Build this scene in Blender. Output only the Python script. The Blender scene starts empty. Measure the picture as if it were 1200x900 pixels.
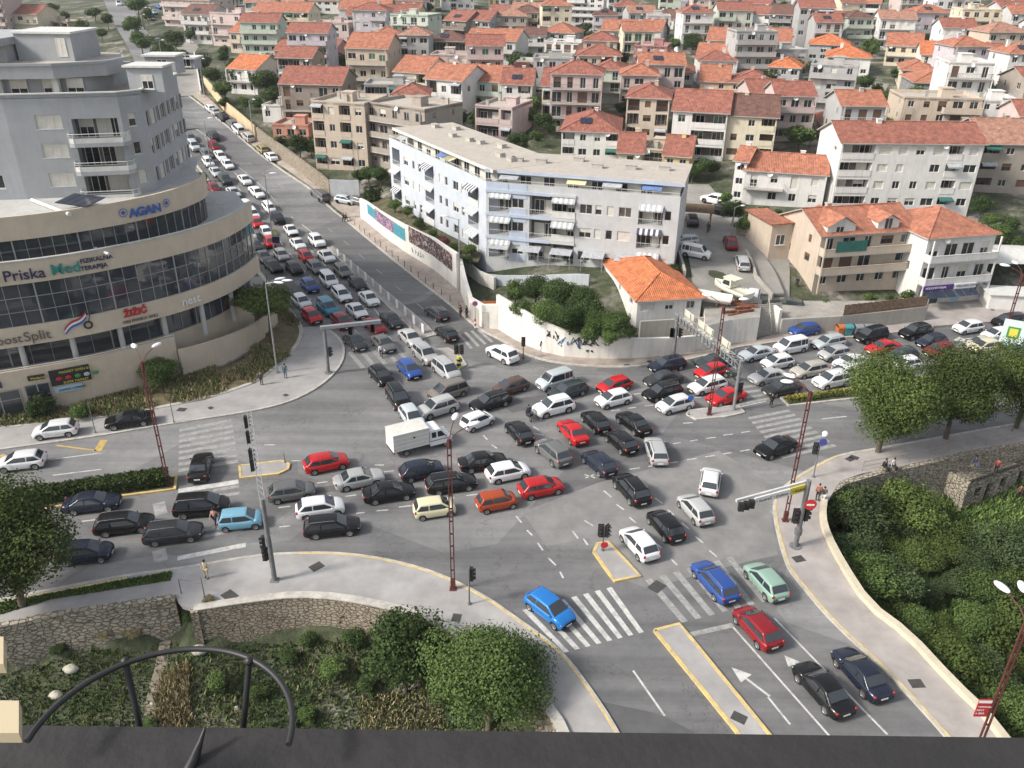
import bpy, bmesh, math, random
import numpy as np
from mathutils import Vector, Matrix
random.seed(7)
PI = math.pi
# ---------------------------------------------------------------- camera, world, sun
F, PITCH, ROLL, HC = 972.0, math.radians(27.3), 0.0125, 41.9
_fw = np.array([0, math.cos(PITCH), -math.sin(PITCH)]); _r0 = np.array([1.0, 0, 0]); _u0 = np.cross(_r0, _fw)
RT = math.cos(ROLL)*_r0 + math.sin(ROLL)*_u0
UP = -math.sin(ROLL)*_r0 + math.cos(ROLL)*_u0
scene = bpy.context.scene
COL = scene.collection
cd = bpy.data.cameras.new('camera'); cam = bpy.data.objects.new('camera', cd); COL.objects.link(cam)
cd.sensor_width = 36; cd.lens = 36*F/1200; cd.clip_start = 0.02; cd.clip_end = 6000
cam.matrix_world = Matrix(((RT[0], UP[0], -_fw[0], 0), (RT[1], UP[1], -_fw[1], 0), (RT[2], UP[2], -_fw[2], HC), (0, 0, 0, 1)))
scene.camera = cam
scene.render.resolution_x = 1024; scene.render.resolution_y = 768
SUN_EL, SUN_AZ = 38, 250     # azimuth the light comes from, clockwise from +Y
w = bpy.data.worlds.new('World'); scene.world = w; w.use_nodes = True
nt = w.node_tree; nt.nodes.clear()
o_ = nt.nodes.new('ShaderNodeOutputWorld'); b_ = nt.nodes.new('ShaderNodeBackground'); s_ = nt.nodes.new('ShaderNodeTexSky')
hs_ = nt.nodes.new('ShaderNodeHueSaturation'); hs_.inputs['Saturation'].default_value = 0.35
s_.sky_type = 'NISHITA'; s_.sun_disc = False; s_.sun_elevation = math.radians(SUN_EL); s_.sun_rotation = math.radians(SUN_AZ)
s_.air_density = 1.0; s_.dust_density = 3.0
nt.links.new(s_.outputs[0], hs_.inputs['Color']); nt.links.new(hs_.outputs[0], b_.inputs[0]); nt.links.new(b_.outputs[0], o_.inputs[0])
b_.inputs[1].default_value = 0.125
sl = bpy.data.lights.new('sun', 'SUN'); sl.energy = 2.4; sl.angle = math.radians(9); sl.color = (1, 0.93, 0.82)
so = bpy.data.objects.new('sun', sl); COL.objects.link(so)
_a = math.radians(SUN_AZ); _e = math.radians(SUN_EL)
_d = Vector((math.sin(_a)*math.cos(_e), math.cos(_a)*math.cos(_e), math.sin(_e)))
so.rotation_euler = _d.to_track_quat('Z', 'Y').to_euler(); so.location = (0, 0, 100)
scene.view_settings.view_transform = 'Standard'; scene.view_settings.look = 'None'
scene.view_settings.exposure = 0.8; scene.view_settings.gamma = 1
scene.cycles.max_bounces = 5; scene.cycles.diffuse_bounces = 2; scene.cycles.glossy_bounces = 2; scene.cycles.transmission_bounces = 2
scene.cycles.transparent_max_bounces = 4

# ---------------------------------------------------------------- picture <-> place
def ray(px, py):
    d = (px-600)/F*RT - (py-450)/F*UP + _fw
    return d
def G(px, py, z=0.0):
    d = ray(px, py); t = (z-HC)/d[2]
    return (d[0]*t, d[1]*t)
def proj(x, y, z):
    v = np.array([x, y, z-HC]); q = v @ _fw
    return 600+F*(v @ RT)/q, 450-F*(v @ UP)/q
def inpoly(x, y, poly):
    c = np.zeros(np.shape(x), bool); n = len(poly)
    for i in range(n):
        x0, y0 = poly[i]; x1, y1 = poly[i-1]
        if y0 == y1: continue
        c ^= ((y0 > y) != (y1 > y)) & (x < (x1-x0)*(y-y0)/(y1-y0)+x0)
    return c
def pdist(x, y, poly):
    d = np.full(np.shape(x), 1e9); n = len(poly)
    for i in range(n):
        ax, ay = poly[i-1]; bx, by = poly[i]
        L = (bx-ax)**2+(by-ay)**2+1e-9
        t = np.clip(((x-ax)*(bx-ax)+(y-ay)*(by-ay))/L, 0, 1)
        d = np.minimum(d, np.hypot(x-ax-t*(bx-ax), y-ay-t*(by-ay)))
    return d
# control points of the ground's height, found from storey heights and car widths
CTRL = [(0,560,0),(100,520,0),(250,480,0),(400,440,0),(330,340,0),(440,300,0),(560,380,0),(600,450,0),(800,420,0),(900,400,0),
 (1000,400,0),(1200,372,0),(1000,700,0),(700,700,0),(300,620,0),(900,520,0),(1180,500,0),(620,850,0),(300,300,0),(350,262,.3),
 (300,240,1.5),(270,190,4),(250,155,7.5),(225,112,11),(190,40,17),(139,3,23),(375,222,3.0),(430,240,1.8),
 (520,290,3.7),(570,297,3.7),(690,312,3.9),(770,330,4.2),(770,385,4),(680,360,4),(860,350,3.5),(830,310,4.6),(835,240,7),(880,300,4.2),
 (920,370,2.6),(1000,350,2.0),(1110,340,.4),(1180,330,.8),(1160,280,5),(1230,300,4),
 (440,205,8.6),(1040,242,8.5),(980,130,14),(475,55,16),(685,35,19),(234,55,15),(560,130,12),(750,200,8),(880,130,12.5),(1160,90,17),
 (1160,180,11),(1190,230,8),(330,105,12.5),(300,45,17),(600,0,25),(1000,0,28),(1200,0,30),(1200,35,22),(400,0,25),(40,60,12),(0,0,17),(720,8,23),
 (-300,300,0),(-300,100,8),(1500,200,12),(1500,60,24),(1500,400,0)]
_cx = []; _cz = []
for a, b, z in CTRL:
    _cx.append(G(a, b, z)); _cz.append(z)
for x, y, z in [(-300,0,-2),(-100,0,-4),(100,0,-4),(300,0,-4),(-150,40,-1),(160,60,-3),(-200,800,38),(0,800,75),(300,800,85),(-700,1500,60),(0,1500,110),(900,1500,110),(-600,700,20),(700,700,75),(0,2500,140),(-1500,2500,130),(1500,2500,140)]:
    _cx.append((x, y)); _cz.append(z)
_cx = np.array(_cx); _cz = np.array(_cz, float)
def _ker(x, y):
    return np.hypot(np.subtract.outer(x, _cx[:, 0]), np.subtract.outer(y, _cx[:, 1]))
_K = _ker(_cx[:, 0], _cx[:, 1]); _n = len(_cz)
_A = np.zeros((_n+3, _n+3)); _A[:_n, :_n] = _K - 3.0*np.eye(_n); _A[:_n, _n] = 1; _A[:_n, _n+1] = _cx[:, 0]; _A[:_n, _n+2] = _cx[:, 1]
_A[_n:, :_n] = _A[:_n, _n:].T
_W = np.linalg.solve(_A, np.concatenate([_cz, [0, 0, 0]]))
FLAT = [G(*p) for p in [(-400,500),(-100,470),(60,445),(230,400),(292,318),(322,262),(400,262),(480,312),(585,385),(640,412),(830,408),(915,392),(1090,372),(1400,345),(1600,600)]] + [(120, 10), (-120, 10)]
def hs(x, y):
    """height of streets and of the hillside"""
    x = np.asarray(x, float); y = np.asarray(y, float)
    v = _ker(x, y) @ _W[:_n] + _W[_n] + _W[_n+1]*x + _W[_n+2]*y
    d = np.where(inpoly(x, y, FLAT), 0, pdist(x, y, FLAT))
    s = np.clip(d/14, 0, 1); s = s*s*(3-2*s)
    return v*s
def z_at(x, y): return float(hs(x, y))
SWLOW = [G(*p) for p in [(-400,790),(-60,748),(60,724),(206,703),(214,712),(228,716),(300,706),(350,701),(400,704),(462,716),(512,733),(560,762),(615,800),(652,850),(670,900),(690,1100)]] + [(0, 3), (-60, 3)]
SELOW = [G(*p) for p in [(1400,490),(1200,522),(1130,534),(1065,549),(1030,556),(1012,560),(990,569),(972,592),(966,612),(971,632),(989,667),(1020,714),(1068,749),(1118,804),(1170,854),(1240,960)]] + [(60, 3), (160, 20)]
def ht(x, y):
    """the ground sheet itself, with the two sunken gardens"""
    z = hs(x, y) - 0.14
    for poly, dep in ((SWLOW, 4.2), (SELOW, 5.0)):
        ins = inpoly(x, y, poly); d = pdist(x, y, poly)
        low = -dep + 0.35*np.sin(np.asarray(x)*.7+1)*np.cos(np.asarray(y)*.5) + 0.9*np.clip(1-d/3, 0, 1)
        z = np.where(ins, low, z - 0.5*np.clip(1-d/0.8, 0, 1)*dep)
    return z
def T(px, py, dz=0.0, f=hs):
    """where the line of sight meets the ground (raised by dz)"""
    d = ray(px, py); d = d/math.hypot(d[0], d[1])
    s = np.arange(20, 1600, 0.75)
    zz = HC + d[2]*s; g = f(d[0]*s, d[1]*s) + dz
    k = np.argmax(zz <= g)
    if zz[k] > g[k]: k = len(s)-1
    if k > 0:
        a = zz[k-1]-g[k-1]; b = g[k]-zz[k]; t = s[k-1] + (s[k]-s[k-1])*a/(a+b+1e-9)
    else: t = s[0]
    return (d[0]*t, d[1]*t, HC+d[2]*t-dz)
def zpix(x, y, py):
    """height at which the vertical through x,y crosses picture row py"""
    lo, hi = -20.0, 80.0
    for _ in range(40):
        m = (lo+hi)/2
        if proj(x, y, m)[1] > py: lo = m
        else: hi = m
    return (lo+hi)/2

# ---------------------------------------------------------------- materials
MATS = {}
def mat(name, color, rough=0.8, var=0.12, scale=1.5, bump=0.0, bscale=12, metal=0.0, coords='Object', coat=0.0, spots=None, spec=None):
    if name in MATS: return MATS[name]
    m = bpy.data.materials.new(name); m.use_nodes = True; t = m.node_tree; N = t.nodes; L = t.links
    p = N['Principled BSDF']; p.inputs['Roughness'].default_value = rough; p.inputs['Metallic'].default_value = metal
    if spec is not None: p.inputs['Specular IOR Level'].default_value = spec
    if coat: p.inputs['Coat Weight'].default_value = coat; p.inputs['Coat Roughness'].default_value = 0.08
    c = Vector(color)
    p.inputs['Base Color'].default_value = (*c, 1)
    if var > 0 or bump > 0:
        tc = N.new('ShaderNodeTexCoord')
    if var > 0:
        nz = N.new('ShaderNodeTexNoise'); nz.inputs['Scale'].default_value = scale; nz.inputs['Detail'].default_value = 6; nz.inputs['Roughness'].default_value = 0.65
        L.new(tc.outputs[coords], nz.inputs['Vector'])
        r = N.new('ShaderNodeValToRGB'); r.color_ramp.elements[0].position = 0.3; r.color_ramp.elements[1].position = 0.72
        c0 = spots if spots else [x*(1-var*1.6) for x in c]
        r.color_ramp.elements[0].color = (*c0, 1); r.color_ramp.elements[1].color = (*[min(1, x*(1+var)) for x in c], 1)
        L.new(nz.outputs['Fac'], r.inputs[0]); L.new(r.outputs[0], p.inputs['Base Color'])
    if bump > 0:
        n2 = N.new('ShaderNodeTexNoise'); n2.inputs['Scale'].default_value = bscale; n2.inputs['Detail'].default_value = 5
        L.new(tc.outputs[coords], n2.inputs['Vector'])
        b = N.new('ShaderNodeBump'); b.inputs['Strength'].default_value = bump; b.inputs['Distance'].default_value = 0.1
        L.new(n2.outputs['Fac'], b.inputs['Height']); L.new(b.outputs[0], p.inputs['Normal'])
    MATS[name] = m
    return m
def stained(name, color, rough=0.85, amt=0.3, stain=(0.12, 0.11, 0.09)):
    """render or concrete with long streaks running down it and fine grain"""
    if name in MATS: return MATS[name]
    m = mat(name, color, rough, 0.07, 0.6, 0.15, 25); N = m.node_tree.nodes; L = m.node_tree.links; p = N['Principled BSDF']
    tc = N.new('ShaderNodeTexCoord'); mp = N.new('ShaderNodeMapping'); mp.inputs['Scale'].default_value = (2.2, 2.2, 0.18)
    nz = N.new('ShaderNodeTexNoise'); nz.inputs['Scale'].default_value = 1.0; nz.inputs['Detail'].default_value = 7; nz.inputs['Roughness'].default_value = 0.7
    L.new(tc.outputs['Object'], mp.inputs[0]); L.new(mp.outputs[0], nz.inputs['Vector'])
    r = N.new('ShaderNodeValToRGB'); r.color_ramp.elements[0].position = 0.5; r.color_ramp.elements[1].position = 0.8
    r.color_ramp.elements[0].color = (0, 0, 0, 1); r.color_ramp.elements[1].color = (amt,)*3+(1,)
    L.new(nz.outputs['Fac'], r.inputs[0])
    mx = N.new('ShaderNodeMixRGB'); src = p.inputs['Base Color'].links[0].from_socket
    L.new(r.outputs[0], mx.inputs[0]); L.new(src, mx.inputs[1]); mx.inputs[2].default_value = (*stain, 1); L.new(mx.outputs[0], p.inputs['Base Color'])
    return m
def tilemat(name, color, rough=0.8):
    if name in MATS: return MATS[name]
    m = mat(name, color, rough, 0.28, 1.1); N = m.node_tree.nodes; L = m.node_tree.links; p = N['Principled BSDF']
    tc = N.new('ShaderNodeTexCoord')
    w1 = N.new('ShaderNodeTexWave'); w1.bands_direction = 'X'; w1.inputs['Scale'].default_value = 1.2; w1.inputs['Distortion'].default_value = 0.4
    w2 = N.new('ShaderNodeTexWave'); w2.bands_direction = 'Z'; w2.inputs['Scale'].default_value = 1.5; w2.wave_profile = 'SAW'; w2.inputs['Distortion'].default_value = 0.3
    L.new(tc.outputs['Object'], w1.inputs[0]); L.new(tc.outputs['Object'], w2.inputs[0])
    ad = N.new('ShaderNodeMath'); L.new(w1.outputs['Fac'], ad.inputs[0]); L.new(w2.outputs['Fac'], ad.inputs[1])
    b = N.new('ShaderNodeBump'); b.inputs['Strength'].default_value = 0.7; b.inputs['Distance'].default_value = 0.08
    L.new(ad.outputs[0], b.inputs['Height']); L.new(b.outputs[0], p.inputs['Normal'])
    vo = N.new('ShaderNodeTexVoronoi'); vo.inputs['Scale'].default_value = 3.0; L.new(tc.outputs['Object'], vo.inputs['Vector'])
    hsv = N.new('ShaderNodeHueSaturation'); src = p.inputs['Base Color'].links[0].from_socket
    mr = N.new('ShaderNodeMapRange'); mr.inputs[3].default_value = 0.72; mr.inputs[4].default_value = 1.2
    L.new(vo.outputs['Color'], mr.inputs[0]); L.new(mr.outputs[0], hsv.inputs['Value']); L.new(src, hsv.inputs['Color']); L.new(hsv.outputs[0], p.inputs['Base Color'])
    return m
def stonemat(name, c1, c2, mortar, scale=1.6):
    if name in MATS: return MATS[name]
    m = bpy.data.materials.new(name); m.use_nodes = True; N = m.node_tree.nodes; L = m.node_tree.links; p = N['Principled BSDF']; p.inputs['Roughness'].default_value = 0.95
    tc = N.new('ShaderNodeTexCoord'); v = N.new('ShaderNodeTexVoronoi'); v.inputs['Scale'].default_value = scale; v.inputs['Randomness'].default_value = 0.85
    v2 = N.new('ShaderNodeTexVoronoi'); v2.feature = 'DISTANCE_TO_EDGE'; v2.inputs['Scale'].default_value = scale; v2.inputs['Randomness'].default_value = 0.85
    mp = N.new('ShaderNodeMapping'); mp.inputs['Scale'].default_value = (1, 1, 1.6); L.new(tc.outputs['Object'], mp.inputs[0])
    L.new(mp.outputs[0], v.inputs['Vector']); L.new(mp.outputs[0], v2.inputs['Vector'])
    mx = N.new('ShaderNodeMixRGB'); mx.inputs[1].default_value = (*c1, 1); mx.inputs[2].default_value = (*c2, 1); L.new(v.outputs['Color'], mx.inputs[0])
    r = N.new('ShaderNodeValToRGB'); r.color_ramp.elements[0].position = 0.02; r.color_ramp.elements[1].position = 0.1; L.new(v2.outputs['Distance'], r.inputs[0])
    m2 = N.new('ShaderNodeMixRGB'); m2.inputs[1].default_value = (*mortar, 1); L.new(r.outputs[0], m2.inputs[0]); L.new(mx.outputs[0], m2.inputs[2]); L.new(m2.outputs[0], p.inputs['Base Color'])
    b = N.new('ShaderNodeBump'); b.inputs['Strength'].default_value = 0.9; b.inputs['Distance'].default_value = 0.15; L.new(r.outputs[0], b.inputs['Height']); L.new(b.outputs[0], p.inputs['Normal'])
    MATS[name] = m; return m

# ---------------------------------------------------------------- mesh builder and object helpers
class MB:
    def __init__(s): s.v = []; s.f = []; s.m = []; s.s = []
    def face(s, pts, mi=0, smooth=False):
        n = len(s.v); s.v += [tuple(map(float, p)) for p in pts]; s.f.append(tuple(range(n, n+len(pts)))); s.m.append(mi); s.s.append(smooth)
    def grid(s, rows, mi=0, smooth=True, close=False):
        n = len(s.v); R = len(rows); C = len(rows[0])
        for r in rows: s.v += [tuple(map(float, p)) for p in r]
        for i in range(R-1):
            for j in range(C if close else C-1):
                k = (j+1) % C
                s.f.append((n+i*C+j, n+i*C+k, n+(i+1)*C+k, n+(i+1)*C+j)); s.m.append(mi); s.s.append(smooth)
    def box(s, x0, y0, z0, x1, y1, z1, mi=0, M=None):
        P = [Vector((x, y, z)) for z in (z0, z1) for y in (y0, y1) for x in (x0, x1)]
        if M is not None: P = [M @ p for p in P]
        n = len(s.v); s.v += [tuple(p) for p in P]
        for f in ((0,2,3,1),(4,5,7,6),(0,1,5,4),(2,6,7,3),(0,4,6,2),(1,3,7,5)):
            s.f.append(tuple(n+i for i in f)); s.m.append(mi); s.s.append(False)
    def tube(s, pts, r, n=8, mi=0, cap=True):
        """round bar through points; r may be a list"""
        pts = [Vector(p) for p in pts]; rows = []
        up = Vector((0, 0, 1))
        for i, p in enumerate(pts):
            d = (pts[min(i+1, len(pts)-1)] - pts[max(i-1, 0)]).normalized()
            a = d.cross(up if abs(d.z) < 0.95 else Vector((1, 0, 0))).normalized(); b = d.cross(a)
            q = r[i] if isinstance(r, (list, tuple)) else r
            rows.append([p + a*q*math.cos(2*PI*k/n) + b*q*math.sin(2*PI*k/n) for k in range(n)])
        s.grid(rows, mi, True, True)
        if cap:
            s.face(list(reversed(rows[0])), mi); s.face(rows[-1], mi)
    def prism(s, poly, z0, z1, mt=0, ms=0, bottom=True):
        """poly: xy points; z0, z1 numbers or functions"""
        f0 = z0 if callable(z0) else (lambda x, y: z0); f1 = z1 if callable(z1) else (lambda x, y: z1)
        a = sum(poly[i-1][0]*poly[i][1]-poly[i][0]*poly[i-1][1] for i in range(len(poly)))
        if a < 0: poly = list(reversed(poly))
        top = [(x, y, f1(x, y)) for x, y in poly]; bot = [(x, y, f0(x, y)) for x, y in poly]
        s.face(top, mt)
        if bottom: s.face(list(reversed(bot)), ms)
        for i in range(len(poly)):
            s.face([bot[i-1], bot[i], top[i], top[i-1]], ms)
    def ell(s, c, r, n=10, m=6, mi=0, M=None):
        rows = []
        for i in range(m+1):
            t = PI*i/m
            row = []
            for k in range(n):
                p = Vector((c[0]+r[0]*math.sin(t)*math.cos(2*PI*k/n), c[1]+r[1]*math.sin(t)*math.sin(2*PI*k/n), c[2]-r[2]*math.cos(t)))
                row.append(M @ p if M is not None else p)
            rows.append(row)
        s.grid(rows, mi, True, True)
    def mesh(s, name, mats):
        me = bpy.data.meshes.new(name); me.from_pydata(s.v, [], s.f)
        for m in (mats if isinstance(mats, (list, tuple)) else [mats]): me.materials.append(m)
        me.polygons.foreach_set('material_index', s.m); me.polygons.foreach_set('use_smooth', s.s); me.update()
        return me
def link(name, me, parent=None, loc=None, rz=None):
    o = bpy.data.objects.new(name, me); COL.objects.link(o)
    if parent is not None: o.parent = parent
    if loc is not None: o.location = loc
    if rz is not None: o.rotation_euler = (0, 0, rz)
    return o
def obj(name, mb, mats, parent=None, loc=None, rz=None):
    return link(name, mb.mesh(name, mats), parent, loc, rz)
def tag(o, label=None, cat=None, group=None, kind=None):
    if label: o['label'] = label
    if cat: o['category'] = cat
    if group: o['group'] = group
    if kind: o['kind'] = kind
    return o
def empty(name, loc=(0, 0, 0), rz=0.0, label=None, cat=None, group=None):
    o = bpy.data.objects.new(name, None); COL.objects.link(o); o.location = loc; o.rotation_euler = (0, 0, rz); o.empty_display_size = 0.2
    return tag(o, label, cat, group)
def kids(o): return [c for c in COPYKIDS.get(o.name, [])]
def struct(name, mb, mats): return tag(obj(name, mb, mats), kind='structure')
def drape(poly, step=4.0, off=0.0, edge=0.0, f=hs):
    """polygon cut into a grid and laid on the ground; returns an MB"""
    from mathutils.geometry import delaunay_2d_cdt
    P = []
    for p in poly:
        if not P or math.hypot(p[0]-P[-1][0], p[1]-P[-1][1]) > .05: P.append((float(p[0]), float(p[1])))
    if math.hypot(P[0][0]-P[-1][0], P[0][1]-P[-1][1]) < .05: P.pop()
    if sum(P[i-1][0]*P[i][1]-P[i][0]*P[i-1][1] for i in range(len(P))) < 0: P.reverse()
    P = densify(P+[P[0]], step)[:-1]; n = len(P)
    xs = np.arange(min(p[0] for p in P), max(p[0] for p in P), step); ys = np.arange(min(p[1] for p in P), max(p[1] for p in P), step)
    gx_, gy_ = np.meshgrid(xs, ys); gx_ = gx_.ravel(); gy_ = gy_.ravel()
    ok = inpoly(gx_, gy_, P) & (pdist(gx_, gy_, P) > step*.3)
    pts = [Vector(p) for p in P] + [Vector(p) for p in zip(gx_[ok], gy_[ok])]
    vo, eo, fo, _, _, _ = delaunay_2d_cdt(pts, [(i, (i+1) % n) for i in range(n)], [list(range(n))], 1, 1e-4)
    xy = np.array([(v.x, v.y) for v in vo]); z = f(xy[:, 0], xy[:, 1]) + off
    mb = MB(); mb.v = [(a, b, c) for (a, b), c in zip(xy, z)]; cnt = {}
    for t in fo:
        t = list(t)
        a, b, c = (xy[t[0]], xy[t[1]], xy[t[2]])
        if (b[0]-a[0])*(c[1]-a[1])-(b[1]-a[1])*(c[0]-a[0]) < 0: t.reverse()
        mb.f.append(tuple(t)); mb.m.append(0); mb.s.append(False)
        for i in range(len(t)): cnt[frozenset((t[i-1], t[i]))] = cnt.get(frozenset((t[i-1], t[i])), 0)+1
    if edge:
        for e, k in cnt.items():
            if k == 1:
                a, b = tuple(e); A, B = mb.v[a], mb.v[b]
                mb.face([A, B, (B[0], B[1], B[2]-edge), (A[0], A[1], A[2]-edge)], 0)
    return mb
def px(*pts, z=None):
    """picture points -> ground points"""
    return [(G(a, b, z) if z is not None else T(a, b)[:2]) for a, b in pts]
def densify(pts, step=1.5):
    out = []
    for i in range(len(pts)-1):
        (x0, y0), (x1, y1) = pts[i][:2], pts[i+1][:2]; n = max(1, int(math.hypot(x1-x0, y1-y0)/step))
        out += [(x0+(x1-x0)*k/n, y0+(y1-y0)*k/n) for k in range(n)]
    return out + [tuple(pts[-1][:2])]
def smooth(pts, it=2):
    for _ in range(it):
        q = [pts[0]]
        for a, b in zip(pts, pts[1:]):
            q += [(a[0]*.75+b[0]*.25, a[1]*.75+b[1]*.25), (a[0]*.25+b[0]*.75, a[1]*.25+b[1]*.75)]
        pts = q + [pts[-1]]
    return pts
def ribbon(mb, line, wid, z0, z1, mi=0, f=hs, side=0.0):
    """wall or kerb of width wid along a line of xy points, z0/z1 above the ground (numbers or lists along the line)"""
    n = len(line); L = []
    for i, (x, y) in enumerate(line):
        a = line[max(i-1, 0)]; b = line[min(i+1, n-1)]; d = Vector((b[0]-a[0], b[1]-a[1])).normalized(); nx, ny = -d.y, d.x
        L.append((x+nx*(side+wid/2), y+ny*(side+wid/2), x+nx*(side-wid/2), y+ny*(side-wid/2)))
    zz = f(np.array([p[0] for p in line]), np.array([p[1] for p in line])) if f else np.zeros(n)
    def zv(z, i):
        if isinstance(z, (list, tuple)):
            t = i/(n-1)*(len(z)-1); k = min(int(t), len(z)-2); return z[k]+(z[k+1]-z[k])*(t-k)
        return z
    rows = []
    for i in range(n):
        a, b, c, d = L[i]; lo = zz[i]+zv(z0, i); hi = zz[i]+zv(z1, i)
        rows.append([(a, b, lo), (a, b, hi), (c, d, hi), (c, d, lo)])
    mb.grid(rows, mi, False, True); mb.face(rows[0], mi); mb.face(list(reversed(rows[-1])), mi)
# ================================================================ THE GROUND
M_asph = bpy.data.materials.new('asphalt'); M_asph.use_nodes = True
def _asphalt():
    N = M_asph.node_tree.nodes; L = M_asph.node_tree.links; p = N['Principled BSDF']; p.inputs['Roughness'].default_value = 0.8
    tc = N.new('ShaderNodeTexCoord')
    def noise(scale, det=6, ro=.6, stretch=None):
        n = N.new('ShaderNodeTexNoise'); n.inputs['Scale'].default_value = scale; n.inputs['Detail'].default_value = det; n.inputs['Roughness'].default_value = ro
        if stretch:
            mp = N.new('ShaderNodeMapping'); mp.inputs['Rotation'].default_value = (0, 0, stretch[0]); mp.inputs['Scale'].default_value = stretch[1]; L.new(tc.outputs['Object'], mp.inputs[0]); L.new(mp.outputs[0], n.inputs['Vector'])
        else: L.new(tc.outputs['Object'], n.inputs['Vector'])
        return n
    r = N.new('ShaderNodeValToRGB'); e = r.color_ramp.elements; e[0].position = 0.38; e[1].position = 0.62
    e[0].color = (0.145, 0.146, 0.149, 1); e[1].color = (0.215, 0.214, 0.214, 1); L.new(noise(0.055, 4, .55).outputs['Fac'], r.inputs[0])
    # tyre-polished tracks running along the two streets
    m1 = N.new('ShaderNodeMixRGB'); m1.blend_type = 'MULTIPLY'; m1.inputs[0].default_value = 0.75
    r2 = N.new('ShaderNodeValToRGB'); r2.color_ramp.elements[0].position = .35; r2.color_ramp.elements[1].position = .65; r2.color_ramp.elements[0].color = (.62, .62, .63, 1); r2.color_ramp.elements[1].color = (1.15, 1.15, 1.15, 1)
    L.new(noise(1.0, 5, .6, (math.radians(-9), (0.02, 0.5, 1))).outputs['Fac'], r2.inputs[0]); L.new(r.outputs[0], m1.inputs[1]); L.new(r2.outputs[0], m1.inputs[2])
    # repair patches
    vo = N.new('ShaderNodeTexVoronoi'); vo.distance = 'CHEBYCHEV'; vo.inputs['Scale'].default_value = 0.06
    mp = N.new('ShaderNodeMapping'); mp.inputs['Rotation'].default_value = (0, 0, .5); L.new(tc.outputs['Object'], mp.inputs[0]); L.new(mp.outputs[0], vo.inputs['Vector'])
    m2 = N.new('ShaderNodeMixRGB'); m2.blend_type = 'MULTIPLY'; m2.inputs[0].default_value = 0.5
    r3 = N.new('ShaderNodeValToRGB'); r3.color_ramp.elements[0].color = (.72, .72, .73, 1); r3.color_ramp.elements[1].color = (1.2, 1.2, 1.19, 1); r3.color_ramp.interpolation = 'CONSTANT'; r3.color_ramp.elements[1].position = 0.45
    L.new(vo.outputs['Color'], r3.inputs[0]); L.new(m1.outputs[0], m2.inputs[1]); L.new(r3.outputs[0], m2.inputs[2])
    # fine grain and oil spots
    m3 = N.new('ShaderNodeMixRGB'); m3.blend_type = 'MULTIPLY'; m3.inputs[0].default_value = 1
    r4 = N.new('ShaderNodeValToRGB'); r4.color_ramp.elements[0].position = .3; r4.color_ramp.elements[1].position = .7; r4.color_ramp.elements[0].color = (.82, .82, .82, 1); r4.color_ramp.elements[1].color = (1.15, 1.15, 1.15, 1)
    L.new(noise(1.1, 10, .8).outputs['Fac'], r4.inputs[0]); L.new(m2.outputs[0], m3.inputs[1]); L.new(r4.outputs[0], m3.inputs[2])
    # cracks
    v2 = N.new('ShaderNodeTexVoronoi'); v2.feature = 'DISTANCE_TO_EDGE'; v2.inputs['Scale'].default_value = 0.11
    nz = noise(.5, 5); ad = N.new('ShaderNodeMixRGB'); ad.inputs[0].default_value = 0.25; L.new(tc.outputs['Object'], ad.inputs[1]); L.new(nz.outputs['Color'], ad.inputs[2])
    mm = N.new('ShaderNodeVectorMath'); mm.operation = 'MULTIPLY_ADD'; mm.inputs[1].default_value = (6, 6, 6); L.new(nz.outputs['Color'], mm.inputs[0]); L.new(tc.outputs['Object'], mm.inputs[2]); L.new(mm.outputs[0], v2.inputs['Vector'])
    r5 = N.new('ShaderNodeValToRGB'); r5.color_ramp.elements[0].position = 0.0; r5.color_ramp.elements[1].position = .007; r5.color_ramp.elements[0].color = (.62, .62, .62, 1)
    L.new(v2.outputs['Distance'], r5.inputs[0]); m4 = N.new('ShaderNodeMixRGB'); m4.blend_type = 'MULTIPLY'; m4.inputs[0].default_value = 1
    L.new(m3.outputs[0], m4.inputs[1]); L.new(r5.outputs[0], m4.inputs[2]); L.new(m4.outputs[0], p.inputs['Base Color'])
_asphalt()
M_pave = mat('pavement_concrete', (0.34, 0.33, 0.325), 0.9, 0.16, 0.35, 0.1, 30)
M_paveb = mat('pavement_brick', (0.35, 0.30, 0.265), 0.9, 0.2, 0.6, 0.1, 30)
M_pavep = mat('pavement_pink', (0.36, 0.33, 0.315), 0.9, 0.16, 0.4, 0.1, 30)
M_kerb = mat('kerb_stone', (0.46, 0.44, 0.40), 0.85, 0.22, 1.5)
M_kyel = mat('kerb_yellow_paint', (0.55, 0.40, 0.13), 0.8, 0.35, 1.8, spots=(0.36, 0.30, 0.2))
def paintmat(name, c, wear=0.5):
    m = mat(name, c, 0.75, 0.0); N = m.node_tree.nodes; L = m.node_tree.links; p = N['Principled BSDF']
    tc = N.new('ShaderNodeTexCoord'); n = N.new('ShaderNodeTexNoise'); n.inputs['Scale'].default_value = 1.6; n.inputs['Detail'].default_value = 10; n.inputs['Roughness'].default_value = 0.8
    L.new(tc.outputs['Object'], n.inputs['Vector']); r = N.new('ShaderNodeValToRGB'); r.color_ramp.elements[0].position = wear-.2; r.color_ramp.elements[1].position = wear+.08
    r.color_ramp.elements[0].color = (0.15, 0.15, 0.15, 1); r.color_ramp.elements[1].color = (*c, 1); L.new(n.outputs['Fac'], r.inputs[0]); L.new(r.outputs[0], p.inputs['Base Color']); return m
M_white = paintmat('road_paint_white', (0.55, 0.55, 0.53), 0.46)
M_worn = paintmat('road_paint_worn', (0.36, 0.36, 0.35), 0.52)
M_yel = paintmat('road_paint_yellow', (0.52, 0.36, 0.10), 0.46)

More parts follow.
